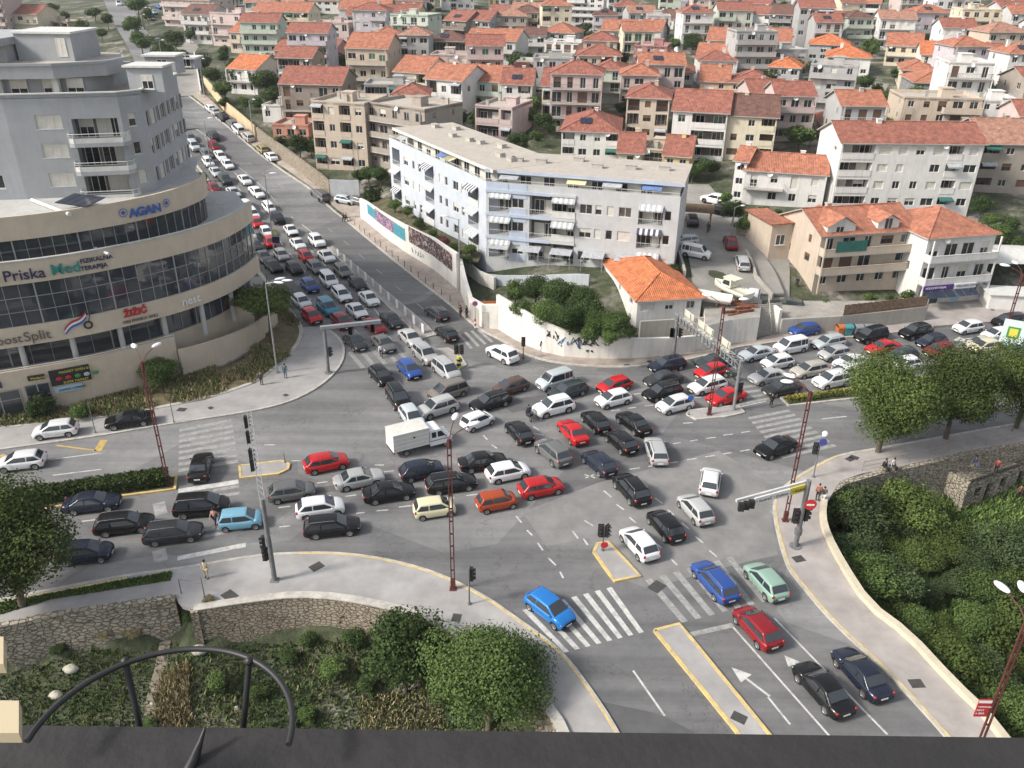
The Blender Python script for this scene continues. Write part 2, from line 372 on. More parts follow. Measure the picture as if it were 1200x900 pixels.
def groundmat():
    m = bpy.data.materials.new('hillside_ground'); m.use_nodes = True; N = m.node_tree.nodes; L = m.node_tree.links; p = N['Principled BSDF']; p.inputs['Roughness'].default_value = 0.95
    tc = N.new('ShaderNodeTexCoord')
    def nz(s, d=8):
        n = N.new('ShaderNodeTexNoise'); n.inputs['Scale'].default_value = s; n.inputs['Detail'].default_value = d; n.inputs['Roughness'].default_value = .65; L.new(tc.outputs['Object'], n.inputs['Vector']); return n
    r = N.new('ShaderNodeValToRGB'); r.color_ramp.elements[0].position = .36; r.color_ramp.elements[0].color = (.03, .045, .02, 1); r.color_ramp.elements[1].position = .62; r.color_ramp.elements[1].color = (.27, .25, .22, 1)
    e = r.color_ramp.elements.new(.5); e.color = (.075, .085, .045, 1); e = r.color_ramp.elements.new(.58); e.color = (.17, .16, .13, 1)
    L.new(nz(.13).outputs['Fac'], r.inputs[0])
    r2 = N.new('ShaderNodeValToRGB'); r2.color_ramp.elements[0].position = .35; r2.color_ramp.elements[1].position = .65; r2.color_ramp.elements[0].color = (.55, .55, .55, 1); r2.color_ramp.elements[1].color = (1.3, 1.3, 1.3, 1)
    L.new(nz(1.3, 10).outputs['Fac'], r2.inputs[0]); m3 = N.new('ShaderNodeMixRGB'); m3.blend_type = 'MULTIPLY'; m3.inputs[0].default_value = 1
    L.new(r.outputs[0], m3.inputs[1]); L.new(r2.outputs[0], m3.inputs[2]); L.new(m3.outputs[0], p.inputs['Base Color'])
    b = N.new('ShaderNodeBump'); b.inputs['Distance'].default_value = .3; b.inputs['Strength'].default_value = .6; L.new(nz(2.5, 10).outputs['Fac'], b.inputs['Height']); L.new(b.outputs[0], p.inputs['Normal'])
    return m
M_ground = groundmat()
# one sheet to the horizon, finer where the town is
def axis(segs):
    out = []
    for a, b, st in segs: out += list(np.arange(a, b, st))
    return np.array(out + [segs[-1][1]])
gx = axis([(-2400, -600, 120), (-600, -160, 20), (-160, -75, 5), (-75, 80, 1.1), (80, 260, 5), (260, 600, 20), (600, 2400, 120)])
gy = axis([(-200, -20, 30), (-20, 5, 5), (5, 120, 1.1), (120, 420, 4), (420, 900, 15), (900, 3000, 100)])
XX, YY = np.meshgrid(gx, gy)
Z = np.zeros(XX.shape)
for i in range(XX.shape[0]): Z[i] = ht(XX[i], YY[i])
V = np.stack([XX.ravel(), YY.ravel(), Z.ravel()], 1); nx_, ny_ = len(gx), len(gy)
ii, jj = np.meshgrid(np.arange(nx_-1), np.arange(ny_-1)); a_ = (jj*nx_+ii).ravel()
Fq = np.stack([a_, a_+1, a_+nx_+1, a_+nx_], 1)
me = bpy.data.meshes.new('terrain'); me.vertices.add(len(V)); me.vertices.foreach_set('co', V.ravel())
me.loops.add(Fq.size); me.loops.foreach_set('vertex_index', Fq.ravel().astype(np.int32)); me.polygons.add(len(Fq))
me.polygons.foreach_set('loop_start', np.arange(0, Fq.size, 4, dtype=np.int32)); me.polygons.foreach_set('loop_total', np.full(len(Fq), 4, np.int32))
me.update(calc_edges=True); me.materials.append(M_ground); me.polygons.foreach_set('use_smooth', np.ones(len(Fq), bool))
tag(link('terrain', me), kind='structure')

# the carriageways: one asphalt sheet; pavements and islands stand on it
NK = [(819,419),(866,407),(910,401),(980,397),(1041,391),(1093,384),(1160,378),(1320,360)]     # north kerb of the east street
SK = [(1320,478),(1200,496),(1107,512.5),(1025,527.5),(982,534),(947,552),(917,572),(906,590),(910,620),(922,662),(930,675),(975,729),(1037,785),(1102,855),(1160,925),(1260,1080)]
SWK = [(-150,735),(0,704),(62,692),(150,675),(215,667),(300,652),(345,649.5),(392,649),(437,654),(475,662),(515,674),(570,701),(599,722),(635,747),(662,770),(692,810),(722,856),(760,935),(800,1050)]
NWK = [(-150,551),(0,527),(107,513),(200,497),(300,482),(345,470),(380,450),(400,428),(404,410),(398,397),(386,388)]
LK = [(332,357),(306,323),(285,294),(265,262),(252,236),(247,213),(232,196),(222,180)]         # left kerb of the climbing street
RK = [(222,113),(256,140),(280,160),(300,177),(334,202),(370,229),(404,257),(437,285),(479,320),(537,365),(560,386),(590,400),(610,414),(648,426),(710,431),(746,430),(763,427),(803,422.6),(819,419)]
g0 = lambda L_: [G(*p) for p in L_]
tt = lambda L_: [T(*p)[:2] for p in L_]
road_flat = g0([(-150,735),(0,704),(215,667),(300,652),(392,649),(475,662),(570,701),(635,747),(692,810),(760,935),(800,1050),(1260,1080),(1160,925),(1037,785),(922,662),(906,590),(947,552),(1025,527),(1200,496),(1320,478),(1320,360),(1160,378),(980,397),(866,407),(803,422),(710,431),(610,414),(537,365)]) + tt([(479,320),(404,257),(334,202),(280,160),(222,113)]) + tt([(150,113),(170,150),(222,180),(247,213)]) + g0([(265,262),(285,294),(332,357),(354,395),(300,450),(130,492),(0,512),(-150,535)])
struct('road', drape(road_flat, 4.0, 0.0, 0.3), M_asph)
# upper stretch of the same street going on behind the grey tower, and the side lane
def lane(name, cl, wid, m, off=0.0):
    pts = densify(smooth(tt(cl)), 4); mb = MB(); ribbon(mb, pts, wid, off-.3, off); return struct(name, mb, m)
lane('road', [(236,150),(212,108),(185,60),(160,28),(140,-2),(132,-16)], 15, M_asph, 0.01)
M_lane = mat('lane_concrete', (0.27, 0.26, 0.24), 0.9, 0.2, 0.2)
lane('side_lane', [(226,112),(220,88),(217,62),(222,50)], 7, M_lane, 0.04)
lane('parking_lane', [(872,345),(858,312),(842,285),(832,262),(822,236),(812,216)], 11, M_lane, 0.03)
lane('hill_lane', [(1028,150),(1018,118),(1030,98)], 4.5, M_lane, 0.03)
mb = drape(tt([(800,262),(812,340),(800,352),(905,352),(925,350),(925,300),(880,272),(850,258)]), 4, 0.05, .3); struct('car_park', mb, M_lane)

for P_, c_ in (([(612,600),(700,566),(842,528),(895,560),(902,600),(912,650),(860,662),(760,690),(724,676),(690,630),(640,640)], (.215,.213,.21)), ([(704,822),(770,836),(812,857),(850,930),(760,930),(718,856)], (.10,.10,.103)), ([(455,360),(520,350),(560,372),(520,378)], (.11,.11,.112)), ([(318,318),(330,312),(352,340),(345,352)], (.12,.12,.12)), ([(585,470),(640,462),(648,474),(600,484)], (.115,.115,.117)), ([(330,575),(470,560),(475,566),(335,583)], (.12,.12,.122)), ([(1000,500),(1180,474),(1182,480),(1003,507)], (.13,.13,.13))):
    struct('asphalt_patch', drape(g0(P_), 3, .004), mat('asphalt_patch_%d' % int(c_[0]*1000), c_, .85, .16, .5, .1, 20))
# ---- pavements (raised 0.13) with kerbstones
def pave(poly, m, name='pavement', h=0.13):
    return struct(name, drape(poly, 3.0, h, 0.35), m)
def kerb(line, m=None, w=0.28, h=0.15, name='kerb', side=0.0):
    mb = MB(); ribbon(mb, densify(line, 1.2), w, -.2, h, side=side); return struct(name, mb, m or M_kerb)
nw_in = [(354,395),(337,422),(315,437),(300,450),(240,470),(130,490),(0,503),(-150,520)]
pave(smooth(g0(NWK+[(372,383),(352,385)]))+g0(nw_in), M_pave)
kerb(smooth(g0(NWK)))
GRASSK = [(-150,519),(0,502),(130,489),(240,469),(300,449),(315,436),(337,421),(354,396),(352,380),(332,357),(306,323),(285,294)]
kerb(smooth(g0(GRASSK)), M_kerb, 0.5, 0.2)
kerb(smooth(tt(LK)), M_kerb)
# south west
sw_out = [(-400,790),(-60,745),(0,735),(60,722),(206,701),(214,711),(227,715),(300,704),(350,699),(400,702),(462,714),(512,731),(560,760),(612,797),(647,830),(665,857),(690,960),(720,1100)]
pave(smooth(g0(SWK))+g0(sw_out[::-1]), M_pave)
kerb(smooth(g0(SWK)), M_kerb)
kerb(smooth(g0(SWK[6:-1])), M_kyel, 0.14, 0.152, side=-.1)
kerb(g0([(0,708),(62,696),(150,679)]), M_kyel, 0.2, 0.16)
# south east
se_out = [(1320,500),(1200,518),(1130,530),(1065,545),(1030,552),(1010,556),(985,565),(968,590),(962,610),(967,630),(985,665),(1015,712),(1062,747),(1112,802),(1162,850),(1235,960),(1340,1080)]
pave(smooth(g0(SK))+g0(se_out[::-1]), M_pavep)
kerb(smooth(g0(SK)), M_kerb)
kerb(smooth(g0(SK[4:])), M_kyel, 0.14, 0.153, side=.1)
# north east: round the white wall
ne_in = [(425,257),(475,295),(537,341),(556,372),(583,386),(610,402.5),(648,417.6),(700,421),(744,421),(792,416),(824,410),(852,404),(886,400),(912,392)]
pave(tt([(404,257),(437,285),(479,320)])+smooth(g0([(537,365),(560,386),(590,400),(610,414),(648,426),(710,431),(746,430),(763,427),(803,422.6),(819,419),(866,407),(910,401)]))+g0([(912,391),(886,399),(852,403),(824,409),(792,415),(744,420),(700,420),(648,416),(610,401),(583,385),(556,370),(537,339)])+tt([(475,293),(425,255)]), M_paveb)
kerb(smooth(tt([(404,257),(437,285),(479,320)])+g0([(537,365),(560,386),(590,400),(610,414),(648,426),(710,431),(746,430),(763,427),(803,422.6),(819,419),(866,407)])), M_kerb)
pave(g0([(866,407),(910,401),(980,397),(1041,391),(1093,384),(1093,374),(915,391)]), M_pavep, 'pavement', .124)
kerb(g0([(866,407),(910,401),(980,397),(1041,391),(1093,384)]), M_kerb)
# strip beside the climbing street
kerb(tt([(222,113),(256,140),(280,160),(300,177),(334,202),(404,257)]), M_kerb, 0.3)
pave(tt([(224,110),(256,137),(282,158),(302,174),(336,198),(372,224),(408,254),(424,254),(424,232),(372,214),(340,190),(300,160),(262,132),(234,107)]), M_paveb)
# shop forecourt
pave(g0([(1093,383),(1160,378),(1320,358),(1300,345),(1170,355),(1150,341),(1090,354),(1082,372)]), M_pavep)

# ---- traffic islands
def island(pts, m=M_pave, km=M_kerb, h=0.15, s=1, kw=.25):
    P = g0(pts); P = P if not s else smooth(P+[P[0]], s)[:-1]
    pave(P, m, 'traffic_island', h-.02); kerb(P+[P[0]], km, kw, h+.005, 'island_kerb')
island([(767,740),(796,732.5),(897,857),(960,935),(920,950),(862,857)], M_pave, M_kyel, s=0)
island([(696,648),(700,638),(712,636),(750,676),(720,682)], M_pave, M_kyel, s=0)
island([(805,486),(808,482),(865,476),(872,484),(850,489),(815,492)], M_pave, M_kerb, s=0)
island([(915,467),(924,476),(1060,461),(1200,443),(1320,428),(1320,410),(1200,424),(985,458)], mat('flowerbed_soil', (.09,.075,.05), .95, .3, 1.5), M_kerb, s=0)
island([(207,559),(205,574),(135,583),(0,606),(-100,622),(-100,604),(0,588),(75,575)], mat('median_soil', (.09,.08,.05), .95, .3, 2), M_kyel, s=0)
island([(281,547),(330,541),(339,545),(337,551),(326,556),(282,561)], M_pave, M_kyel, s=0)
island([(510,393),(493,397.5),(470,374),(384,291),(388,289),(480,365),(499,381)], M_pavep, M_kerb, s=0)
island([(508,411),(525,409),(538,416),(546,428),(537,434),(523,428)], M_pavep, M_kerb, s=0)

# ---- road markings: thin sheets 8 mm above the asphalt
mk = [MB(), MB(), MB()]
def line(pts, wid=0.14, k=0, dash=None, z=0.010):
    P = pts
    if dash:
        on, off = dash; P = densify(P, 0.5); d = 0; seg = []
        for p in P:
            if d % (on+off) < on: seg.append(p)
            else:
                if len(seg) > 1: line(seg, wid, k, None, z)
                seg = []
            d += .5
        if len(seg) > 1: line(seg, wid, k, None, z)
        return
    P = densify(P, 2.0); n = len(P)
    zz = hs(np.array([p[0] for p in P]), np.array([p[1] for p in P]))
    E_ = []
    for i, (x, y) in enumerate(P):
        a = P[max(i-1, 0)]; b = P[min(i+1, n-1)]; d = Vector((b[0]-a[0], b[1]-a[1])).normalized()
        E_.append(((x-d.y*wid/2, y+d.x*wid/2, zz[i]+z), (x+d.y*wid/2, y-d.x*wid/2, zz[i]+z)))
    for i in range(n-1): mk[k].face([E_[i][1], E_[i+1][1], E_[i+1][0], E_[i][0]])
def zebra(a0, a1, b0, b1, n, k=0, duty=0.5, z=.010):
    a0, a1, b0, b1 = [Vector(G(*p)) for p in (a0, a1, b0, b1)]
    for i in range(n):
        t0 = i/n; t1 = (i+duty)/n
        q = [a0.lerp(a1, t0), b0.lerp(b1, t0), b0.lerp(b1, t1), a0.lerp(a1, t1)]
        mk[k].face([(p.x, p.y, z) for p in (q if (q[1]-q[0]).cross(q[3]-q[0]) > 0 else q[::-1])])
zebra((612,715), (724,686), (661,765), (761,739), 8, 0, .45)
zebra((756,680), (866,650), (799,730), (908,702), 7, 1, .45)
zebra((210,503), (209,557), (271,491), (280,546), 8, 1, .5)
zebra((209,573), (209,578), (279,562), (280,567), 1, 0, 1)
zebra((250,573), (250,588), (280,568), (281,584), 2, 1, .45)
zebra((209,625), (208,640), (284,612), (286,626), 2, 1, .45); zebra((208,652), (208,657), (288,636), (288,641), 1, 0, 1)
zebra((876,489), (920,541), (924,480), (984,526), 9, 1, .5)
zebra((866,476), (861,450), (902,468), (907,446), 4, 1, .45)
zebra((407,413), (470,402), (423,432), (487,420), 5, 1, .4)
zebra((536,391), (566,385), (551,409), (583,399), 4, 1, .42)
zebra((409,407), (461,398), (411,409), (464,400), 1, 1, 1)
zebra((808,741), (857,730), (811,746), (861,735), 1, 1, 1)
for ln in ([(219,144),(244,161.5),(288,202),(318,230),(350,260),(364,271),(381,287)],): line(tt(ln), .16)
line(tt([(290,190),(372,257.6),(405,284),(430,306),(465,336),(520,382)]), .13, 1, (3, 4.5))
line(tt([(240,160),(256,190),(270,209),(287,230),(311,262),(343,301),(360,322),(379,343),(400,367)]), .14, 0, (3, 4))
line(tt([(262,190),(300,226),(345,275),(363,292),(376,305),(412,348),(432,369)]), .14, 0, (3, 4))
for a, b in (((415,386),(430,403)), ((449,388),(459,398)), ((437,360),(445,370)), ((907,724),(1040,861)), ((859,735),(975,866)), ((742,786),(779,839)), ((900,817),(926,849)),
             ((56,539),(118,531)), ((62,557),(119,550)), ((96,611),(113,609)), ((937,446),(961,443)), ((963,491),(992,488)), ((1125,391),(1155,387)), ((862,478),(898,470))): line(g0([a, b]), .15)
Q = lambda x, y: (600+x/4, 450+y/4)
R_ = lambda x, y: (300+x/4, 450+y/4)
H_ = lambda x, y: (700+x/7.967, 400+y/7.967)
for f, L_ in ((Q, ["430,500,465,530","490,565,525,590","550,625,580,650","670,535,705,560","730,590,760,615","795,650,830,680","860,715,895,745","925,780,960,810","745,820,775,850","680,750,700,770","340,640,380,665","285,690,310,725","335,725,355,755","20,620,45,650","70,685,95,710","120,745,145,780","170,815,205,850","225,880,240,910","820,355,865,350","550,400,600,393","740,370,775,365","640,387,680,380","835,268,870,262","910,255,955,250","990,240,1035,235","1075,228,1115,222","990,328,1030,322","1070,315,1115,308","905,342,950,335","755,280,790,275","340,425,390,440","345,440,385,425","95,230,150,240","100,200,125,215","460,95,510,90"]),
              (R_, ["285,465,335,458","420,527,470,520","565,595,620,590","670,577,730,570","985,523,1040,517","165,360,210,360","110,670,160,665","105,580,160,573","555,380,600,380","600,412,645,407","40,285,90,285","1065,240,1085,262","1105,285,1130,302","470,607,510,602","895,540,930,533"]),
              (H_, ["440,605,520,595","290,625,360,617","130,650,210,640","800,765,890,760","340,495,410,485","890,530,970,520"])):
    for s in L_:
        a, b, c, d = map(float, s.split(',')); line(g0([f(a, b), f(c, d)]), .15)
def arrow(tip, tail, w=.5):
    a = Vector(G(*tip)); b = Vector(G(*tail)); d = (b-a); n = Vector((-d.y, d.x)).normalized(); L_ = d.length; d.normalize(); z = .014
    h = a + d*min(1.6, L_*.4)
    mk[0].face([(a.x, a.y, z), (h.x-n.x*w, h.y-n.y*w, z), (h.x+n.x*w, h.y+n.y*w, z)])
    line([tuple(h), tuple(b)], .18)
arrow((857,782), (902,816), .55); arrow((919,768), (948,795), .5); arrow((1117,399), (1158,394), .8)
line(g0([(114,529),(122,515.5)]), .7, 2); line(g0([(66,522),(113,528)]), .22, 2); line(g0([(0,535),(6,533)]), .5, 2)
for p in ((189,596), (189,651)): line(g0([(p[0]-3,p[1]-7),(p[0],p[1]+7)]), 1.0, 1)
for k, m in enumerate((M_white, M_worn, M_yel)): struct('road_markings', mk[k], m)
# manholes and gullies
mh = MB()
M_iron = mat('cast_iron', (.06,.058,.055), .7, .2, 4)
for a, b, r in ((371,664,.5),(770,686,.6),(866,841,.45),(1074,801,.45),(936,655,.45),(535,724,.4),(102,560,.5),(213,480,.45),(247,478,.3),(540,686,.3),(996,538,.4),(1001,536,.4),(735,428,.35),(762,424,.35),(812,423,.35),(335,463,.3),(1163,363,.3),(269,698,.55)):
    x, y = G(a, b, .13); M = Matrix.Translation((x, y, 0)) @ Matrix.Rotation(.5+a, 4, 'Z'); on = b in (686, 560)
    mh.box(-r, -r*.8, .0 if on else .12, r, r*.8, .012 if on else .142, 0, M)
struct('manhole_cover', mh, M_iron)
# ================================================================ VEHICLES
def paintm():
    m = bpy.data.materials.new('car_paint'); m.use_nodes = True; N = m.node_tree.nodes; L = m.node_tree.links; p = N['Principled BSDF']
    oi = N.new('ShaderNodeObjectInfo'); L.new(oi.outputs['Color'], p.inputs['Base Color'])
    tc = N.new('ShaderNodeTexCoord'); nz = N.new('ShaderNodeTexNoise'); nz.inputs['Scale'].default_value = 1.3; nz.inputs['Detail'].default_value = 6; L.new(tc.outputs['Object'], nz.inputs['Vector'])
    mr = N.new('ShaderNodeMapRange'); mr.inputs[3].default_value = .15; mr.inputs[4].default_value = .34; L.new(nz.outputs['Fac'], mr.inputs[0]); L.new(mr.outputs[0], p.inputs['Roughness'])
    p.inputs['Metallic'].default_value = 0.15; p.inputs['Coat Weight'].default_value = 0.3; p.inputs['Coat Roughness'].default_value = 0.04; p.inputs['Specular IOR Level'].default_value = .35
    return m
M_paint = paintm()
M_glass = mat('car_glass', (.035, .042, .05), .05, 0, spec=1.0)
M_tyre = mat('tyre_rubber', (.02, .02, .02), .9, 0); M_rim = mat('wheel_rim', (.42, .42, .43), .35, 0, metal=.7)
M_head = mat('headlight_lens', (.75, .76, .78), .12, 0); M_tail = mat('tail_light_lens', (.35, .015, .012), .2, 0)
M_blk = mat('black_plastic', (.02, .02, .022), .6, 0); M_plate = mat('number_plate', (.75, .75, .73), .5, 0); M_chrome = mat('chrome_trim', (.6, .6, .6), .25, 0, metal=.9)
#        L    W    H   xA(cowl) xB(roof front) xC(roof rear) xD(rear glass base) belt cowlz nose trunkz wheelR wheelbase
TYPES = {
 'hatchback': (4.0, 1.74, 1.49, .315, .10, -.34, -.465, .91, 1.00, .74, .95, .32, 2.53),
 'mini':      (3.5, 1.64, 1.52, .36, .16, -.38, -.48, .92, 1.02, .76, .95, .29, 2.36),
 'sedan':     (4.45, 1.79, 1.45, .265, .075, -.19, -.345, .90, .97, .72, 1.0, .325, 2.68),
 'wagon':     (4.5, 1.79, 1.49, .28, .09, -.38, -.47, .90, .98, .73, .95, .325, 2.68),
 'suv':       (4.4, 1.86, 1.68, .28, .10, -.36, -.46, 1.02, 1.12, .88, 1.06, .37, 2.65),
 'mpv':       (4.4, 1.84, 1.74, .36, .14, -.41, -.48, .99, 1.12, .82, 1.02, .33, 2.75),
 'van':       (4.2, 1.82, 1.82, .33, .17, -.47, -.495, 1.0, 1.12, .84, 1.0, .32, 2.70),
 'minibus':   (5.6, 2.0, 2.3, .40, .26, -.485, -.495, 1.2, 1.28, .95, 1.2, .35, 3.3),
}
def lerp(a, b, t): return a+(b-a)*t
def sstep(t): t = min(1, max(0, t)); return t*t*(3-2*t)
CARMESH = {}
def car_meshes(k):
    if k in CARMESH: return CARMESH[k]
    L, W, H, xA, xB, xC, xD, belt, cz, nz, tz, r, wb = TYPES[k]
    xA *= L; xB *= L; xC *= L; xD *= L; hw = W/2; fx = wb/2+.06; rx = fx-wb
    def top(x):      # bonnet, belt, boot
        if x >= xA: return lerp(cz, nz, ((x-xA)/(L/2-xA))**1.6)
        if x <= xD: return lerp(tz, tz-.1, ((xD-x)/max(.01, xD+L/2))**2)
        return belt + .04
    def half(x):
        t = abs(x)/(L/2); return hw*(1-.16*max(0, (t-.72)/.28)**2.2)
    def arch(x):
        for c in (fx, rx):
            q = (r*1.18)**2-(x-c)**2
            if q > 0: return r+math.sqrt(q)
        return 0
    xs = sorted(set([round(v, 3) for v in list(np.linspace(-L/2, L/2, 25)) + [c+s*r*1.18*f for c in (fx, rx) for s in (-1, 1) for f in (1.0, .97, .8, .5)] + [fx, rx, xA, xD, L/2-.05, -L/2+.05]]))
    rows = []
    for x in xs:
        t = abs(x)/(L/2); h = half(x); zt = top(x); b = .20 + .12*max(0, (t-.9)/.1); a = arch(x); e = .0
        if t > .985: zt -= .07; b += .1; h *= .95
        prof = [(0, b), (.82, b), (.95, b+.05), (1.0, b+.16), (1.0, zt-.30), (.985, zt-.16), (.93, zt-.05), (.80, zt), (.4, zt+.025), (0, zt+.03)]
        pts = []
        for y, z in prof:
            z = max(z, min(a, zt-.12)) if y > .0 or True and z < a else z
            pts.append((x, y*h, min(max(z, a if z < a and z < zt-.2 else z), zt+.03)))
        rows.append(pts + [(p[0], -p[1], p[2]) for p in pts[-2:0:-1]])
    body = MB(); n0 = len(rows[0])
    body.grid(rows, 0, True, True)
    for i, f in enumerate(body.f):
        j = i % n0
        if j in (0, 1, n0-1, n0-2): body.m[i] = 1
    body.face(rows[0], 0); body.face(rows[-1][::-1], 0)
    # greenhouse
    wr = hw*.74; wbl = hw*.93
    def roofz(x):
        if x > xB: return lerp(H-.05, cz-.02, sstep((x-xB)/(xA-xB))*.3 + .7*(x-xB)/(xA-xB))
        if x < xC: return lerp(H-.06, max(tz, belt)-.02, (xC-x)/(xC-xD))
        u = (x-xC)/(xB-xC); return H-.055+.055*math.sin(PI*min(1, max(0, u*.9+.08)))
    def gw(x, z):
        base = wbl*(1-.10*max(0, (abs(x)/(L/2)-.5)/.5)); return lerp(base, wr, min(1, max(0, (z-belt)/(H-belt-.06))))
    gx_ = sorted(set(list(np.linspace(xD, xA, 15)) + [xB, xC]))
    rows = []
    for x in gx_:
        z = roofz(x); wv = gw(x, z); base = gw(x, belt)
        pr = [(base, belt-.03), (lerp(base, wv, .5), lerp(belt, z-.05, .5)), (wv+.01, z-.07), (wv-.03, z-.025), (wv*.75, z), (wv*.35, z+.018), (0, z+.022)]
        pr = [(y, max(zz, belt-.03)) for y, zz in pr]
        rows.append([(x, y, zz) for y, zz in pr] + [(x, -y, zz) for y, zz in pr[-2::-1]])
    body.grid(rows, 0, True)
    for i in range(len(body.f)-len(rows)*0, len(body.f)): pass
    gl = {}
    def front_panel(x0, x1, name):
        mb = MB(); rr = []
        for i in range(5):
            x = lerp(x0, x1, i/4); z = roofz(x); wv = gw(x, z)*.88
            rr.append([(x+(.012 if x0 > 0 else -.012), wv*s, z+.018*(1-s*s)+.016) for s in (-1, -.5, 0, .5, 1)])
        mb.grid(rr, 0, True); gl[name] = mb
    front_panel(lerp(xA, xB, .08), lerp(xA, xB, .93), 'windscreen'); front_panel(lerp(xD, xC, .12), lerp(xD, xC, .88), 'rear_window')
    mid = lerp(xC, xB, .42) if k not in ('minibus',) else lerp(xC, xB, .7)
    for s in (1, -1):
        def side(u0b, u1b, u0t, u1t, nm):
            mb = MB(); zb = belt+.05; zt_ = H-.15; rr = []
            for i in range(4):
                v = i/3; z = lerp(zb, zt_, v); a = lerp(u0b, u0t, v); b = lerp(u1b, u1t, v)
                rr.append([(x, s*(gw(x, z)+.018), z) for x in (a, (a+b)/2, b)])
            mb.grid(rr if s < 0 else [q[::-1] for q in rr], 0, True); gl.setdefault('side_window', []).append(mb)
        side(mid+.05, lerp(xA, xB, .18), mid+.05, xB-.06, 'f')
        if k == 'van': side(lerp(xC, mid, .45), mid-.06, lerp(xC, mid, .45), mid-.06, 'm'); side(xC+.1, lerp(xC, mid, .38), xC+.12, lerp(xC, mid, .38), 'r')
        elif k == 'minibus': side(lerp(xC, mid, .5), mid-.1, lerp(xC, mid, .5), mid-.1, 'm'); side(xC+.1, lerp(xC, mid, .45), xC+.12, lerp(xC, mid, .45), 'r')
        else: side(lerp(xD, xC, .42), mid-.05, xC+.10, mid-.05, 'r')
    wh = MB(); M = Matrix.Rotation(PI/2, 4, 'X')
    prof = [(r*.62, -.085), (r*.93, -.1), (r, -.06), (r, .06), (r*.93, .1), (r*.62, .085)]
    wh.grid([[(a*math.cos(2*PI*i/18), b, a*math.sin(2*PI*i/18)) for i in range(18)] for a, b in prof], 0, True, True)
    rim = MB(); ns = 5
    for s in (-1,):
        rim.face([(r*.62*math.cos(2*PI*i/18), s*.055, r*.62*math.sin(2*PI*i/18)) for i in range(18)], 1)
        for i in range(ns):
            a = 2*PI*i/ns; rim.box(0, -.085, -r*.11, r*.62, -.06, r*.11, 0, Matrix.Rotation(a, 4, 'Y'))
        rim.grid([[(q*math.cos(2*PI*i/18), yy, q*math.sin(2*PI*i/18)) for i in range(18)] for q, yy in ((r*.66, -.09), (r*.54, -.09), (r*.54, -.05))], 0, True, True)
    hl = MB(); hl.ell((0, 0, 0), (.16, .17, .085), 10, 5)
    tl = MB(); tl.ell((0, 0, 0), (.09, .12, .15 if k in ('hatchback', 'mini', 'mpv', 'van', 'minibus', 'suv', 'wagon') else .09), 10, 5)
    pl = MB(); pl.box(-.012, -.26, -.055, .012, .26, .055)
    gr = MB(); gr.box(-.05, -.42, -.06, .035, .42, .06); gr.box(-.05, -.5, -.26, .03, .5, -.16)
    mi = MB(); mi.ell((0, 0, 0), (.07, .10, .07), 8, 5)
    rr_ = MB()
    for s in (1, -1): rr_.tube([(xB-.1, s*wr*.88, H-.01), (xB-.25, s*wr*.88, H+.04), (xC+.2, s*wr*.88, H+.03), (xC+.05, s*wr*.88, H-.01)], .018, 6)
    R = dict(body=body.mesh('body', [M_paint, M_blk]), windscreen=gl['windscreen'].mesh('windscreen', M_glass), rear_window=gl['rear_window'].mesh('rear_window', M_glass),
             side=[g.mesh('side_window', M_glass) for g in gl['side_window']], wheel=wh.mesh('wheel', M_tyre), rim=rim.mesh('rim', [M_rim, M_blk]), headlight=hl.mesh('headlight', M_head), tail_light=tl.mesh('tail_light', M_tail),
             plate=pl.mesh('number_plate', M_plate), grille=gr.mesh('grille', M_blk), mirror=mi.mesh('mirror', M_paint), rails=rr_.mesh('roof_rails', M_chrome),
             pos=dict(fx=fx, rx=rx, r=r, hw=hw, L=L, nz=nz, tz=tz, belt=belt, xA=xA, xD=xD, wbl=wbl, H=H))
    CARMESH[k] = R; return R
COLORS = {'white': (.78, .79, .80), 'silver': (.45, .455, .455), 'grey': (.14, .143, .145), 'dgrey': (.04, .042, .045), 'black': (.009, .009, .010), 'red': (.50, .018, .022), 'dred': (.22, .012, .018),
          'blue': (.03, .08, .30), 'bblue': (.02, .19, .56), 'dblue': (.018, .023, .042), 'teal': (.04, .23, .34), 'sky': (.20, .42, .56), 'lsilver': (.50, .545, .57), 'champagne': (.50, .47, .42), 'taupe': (.20, .175, .15),
          'cream': (.66, .62, .42), 'orange': (.42, .07, .02), 'green': (.28, .42, .35), 'dgreen': (.035, .05, .05), 'brown': (.10, .06, .05), 'olive': (.30, .25, .12)}
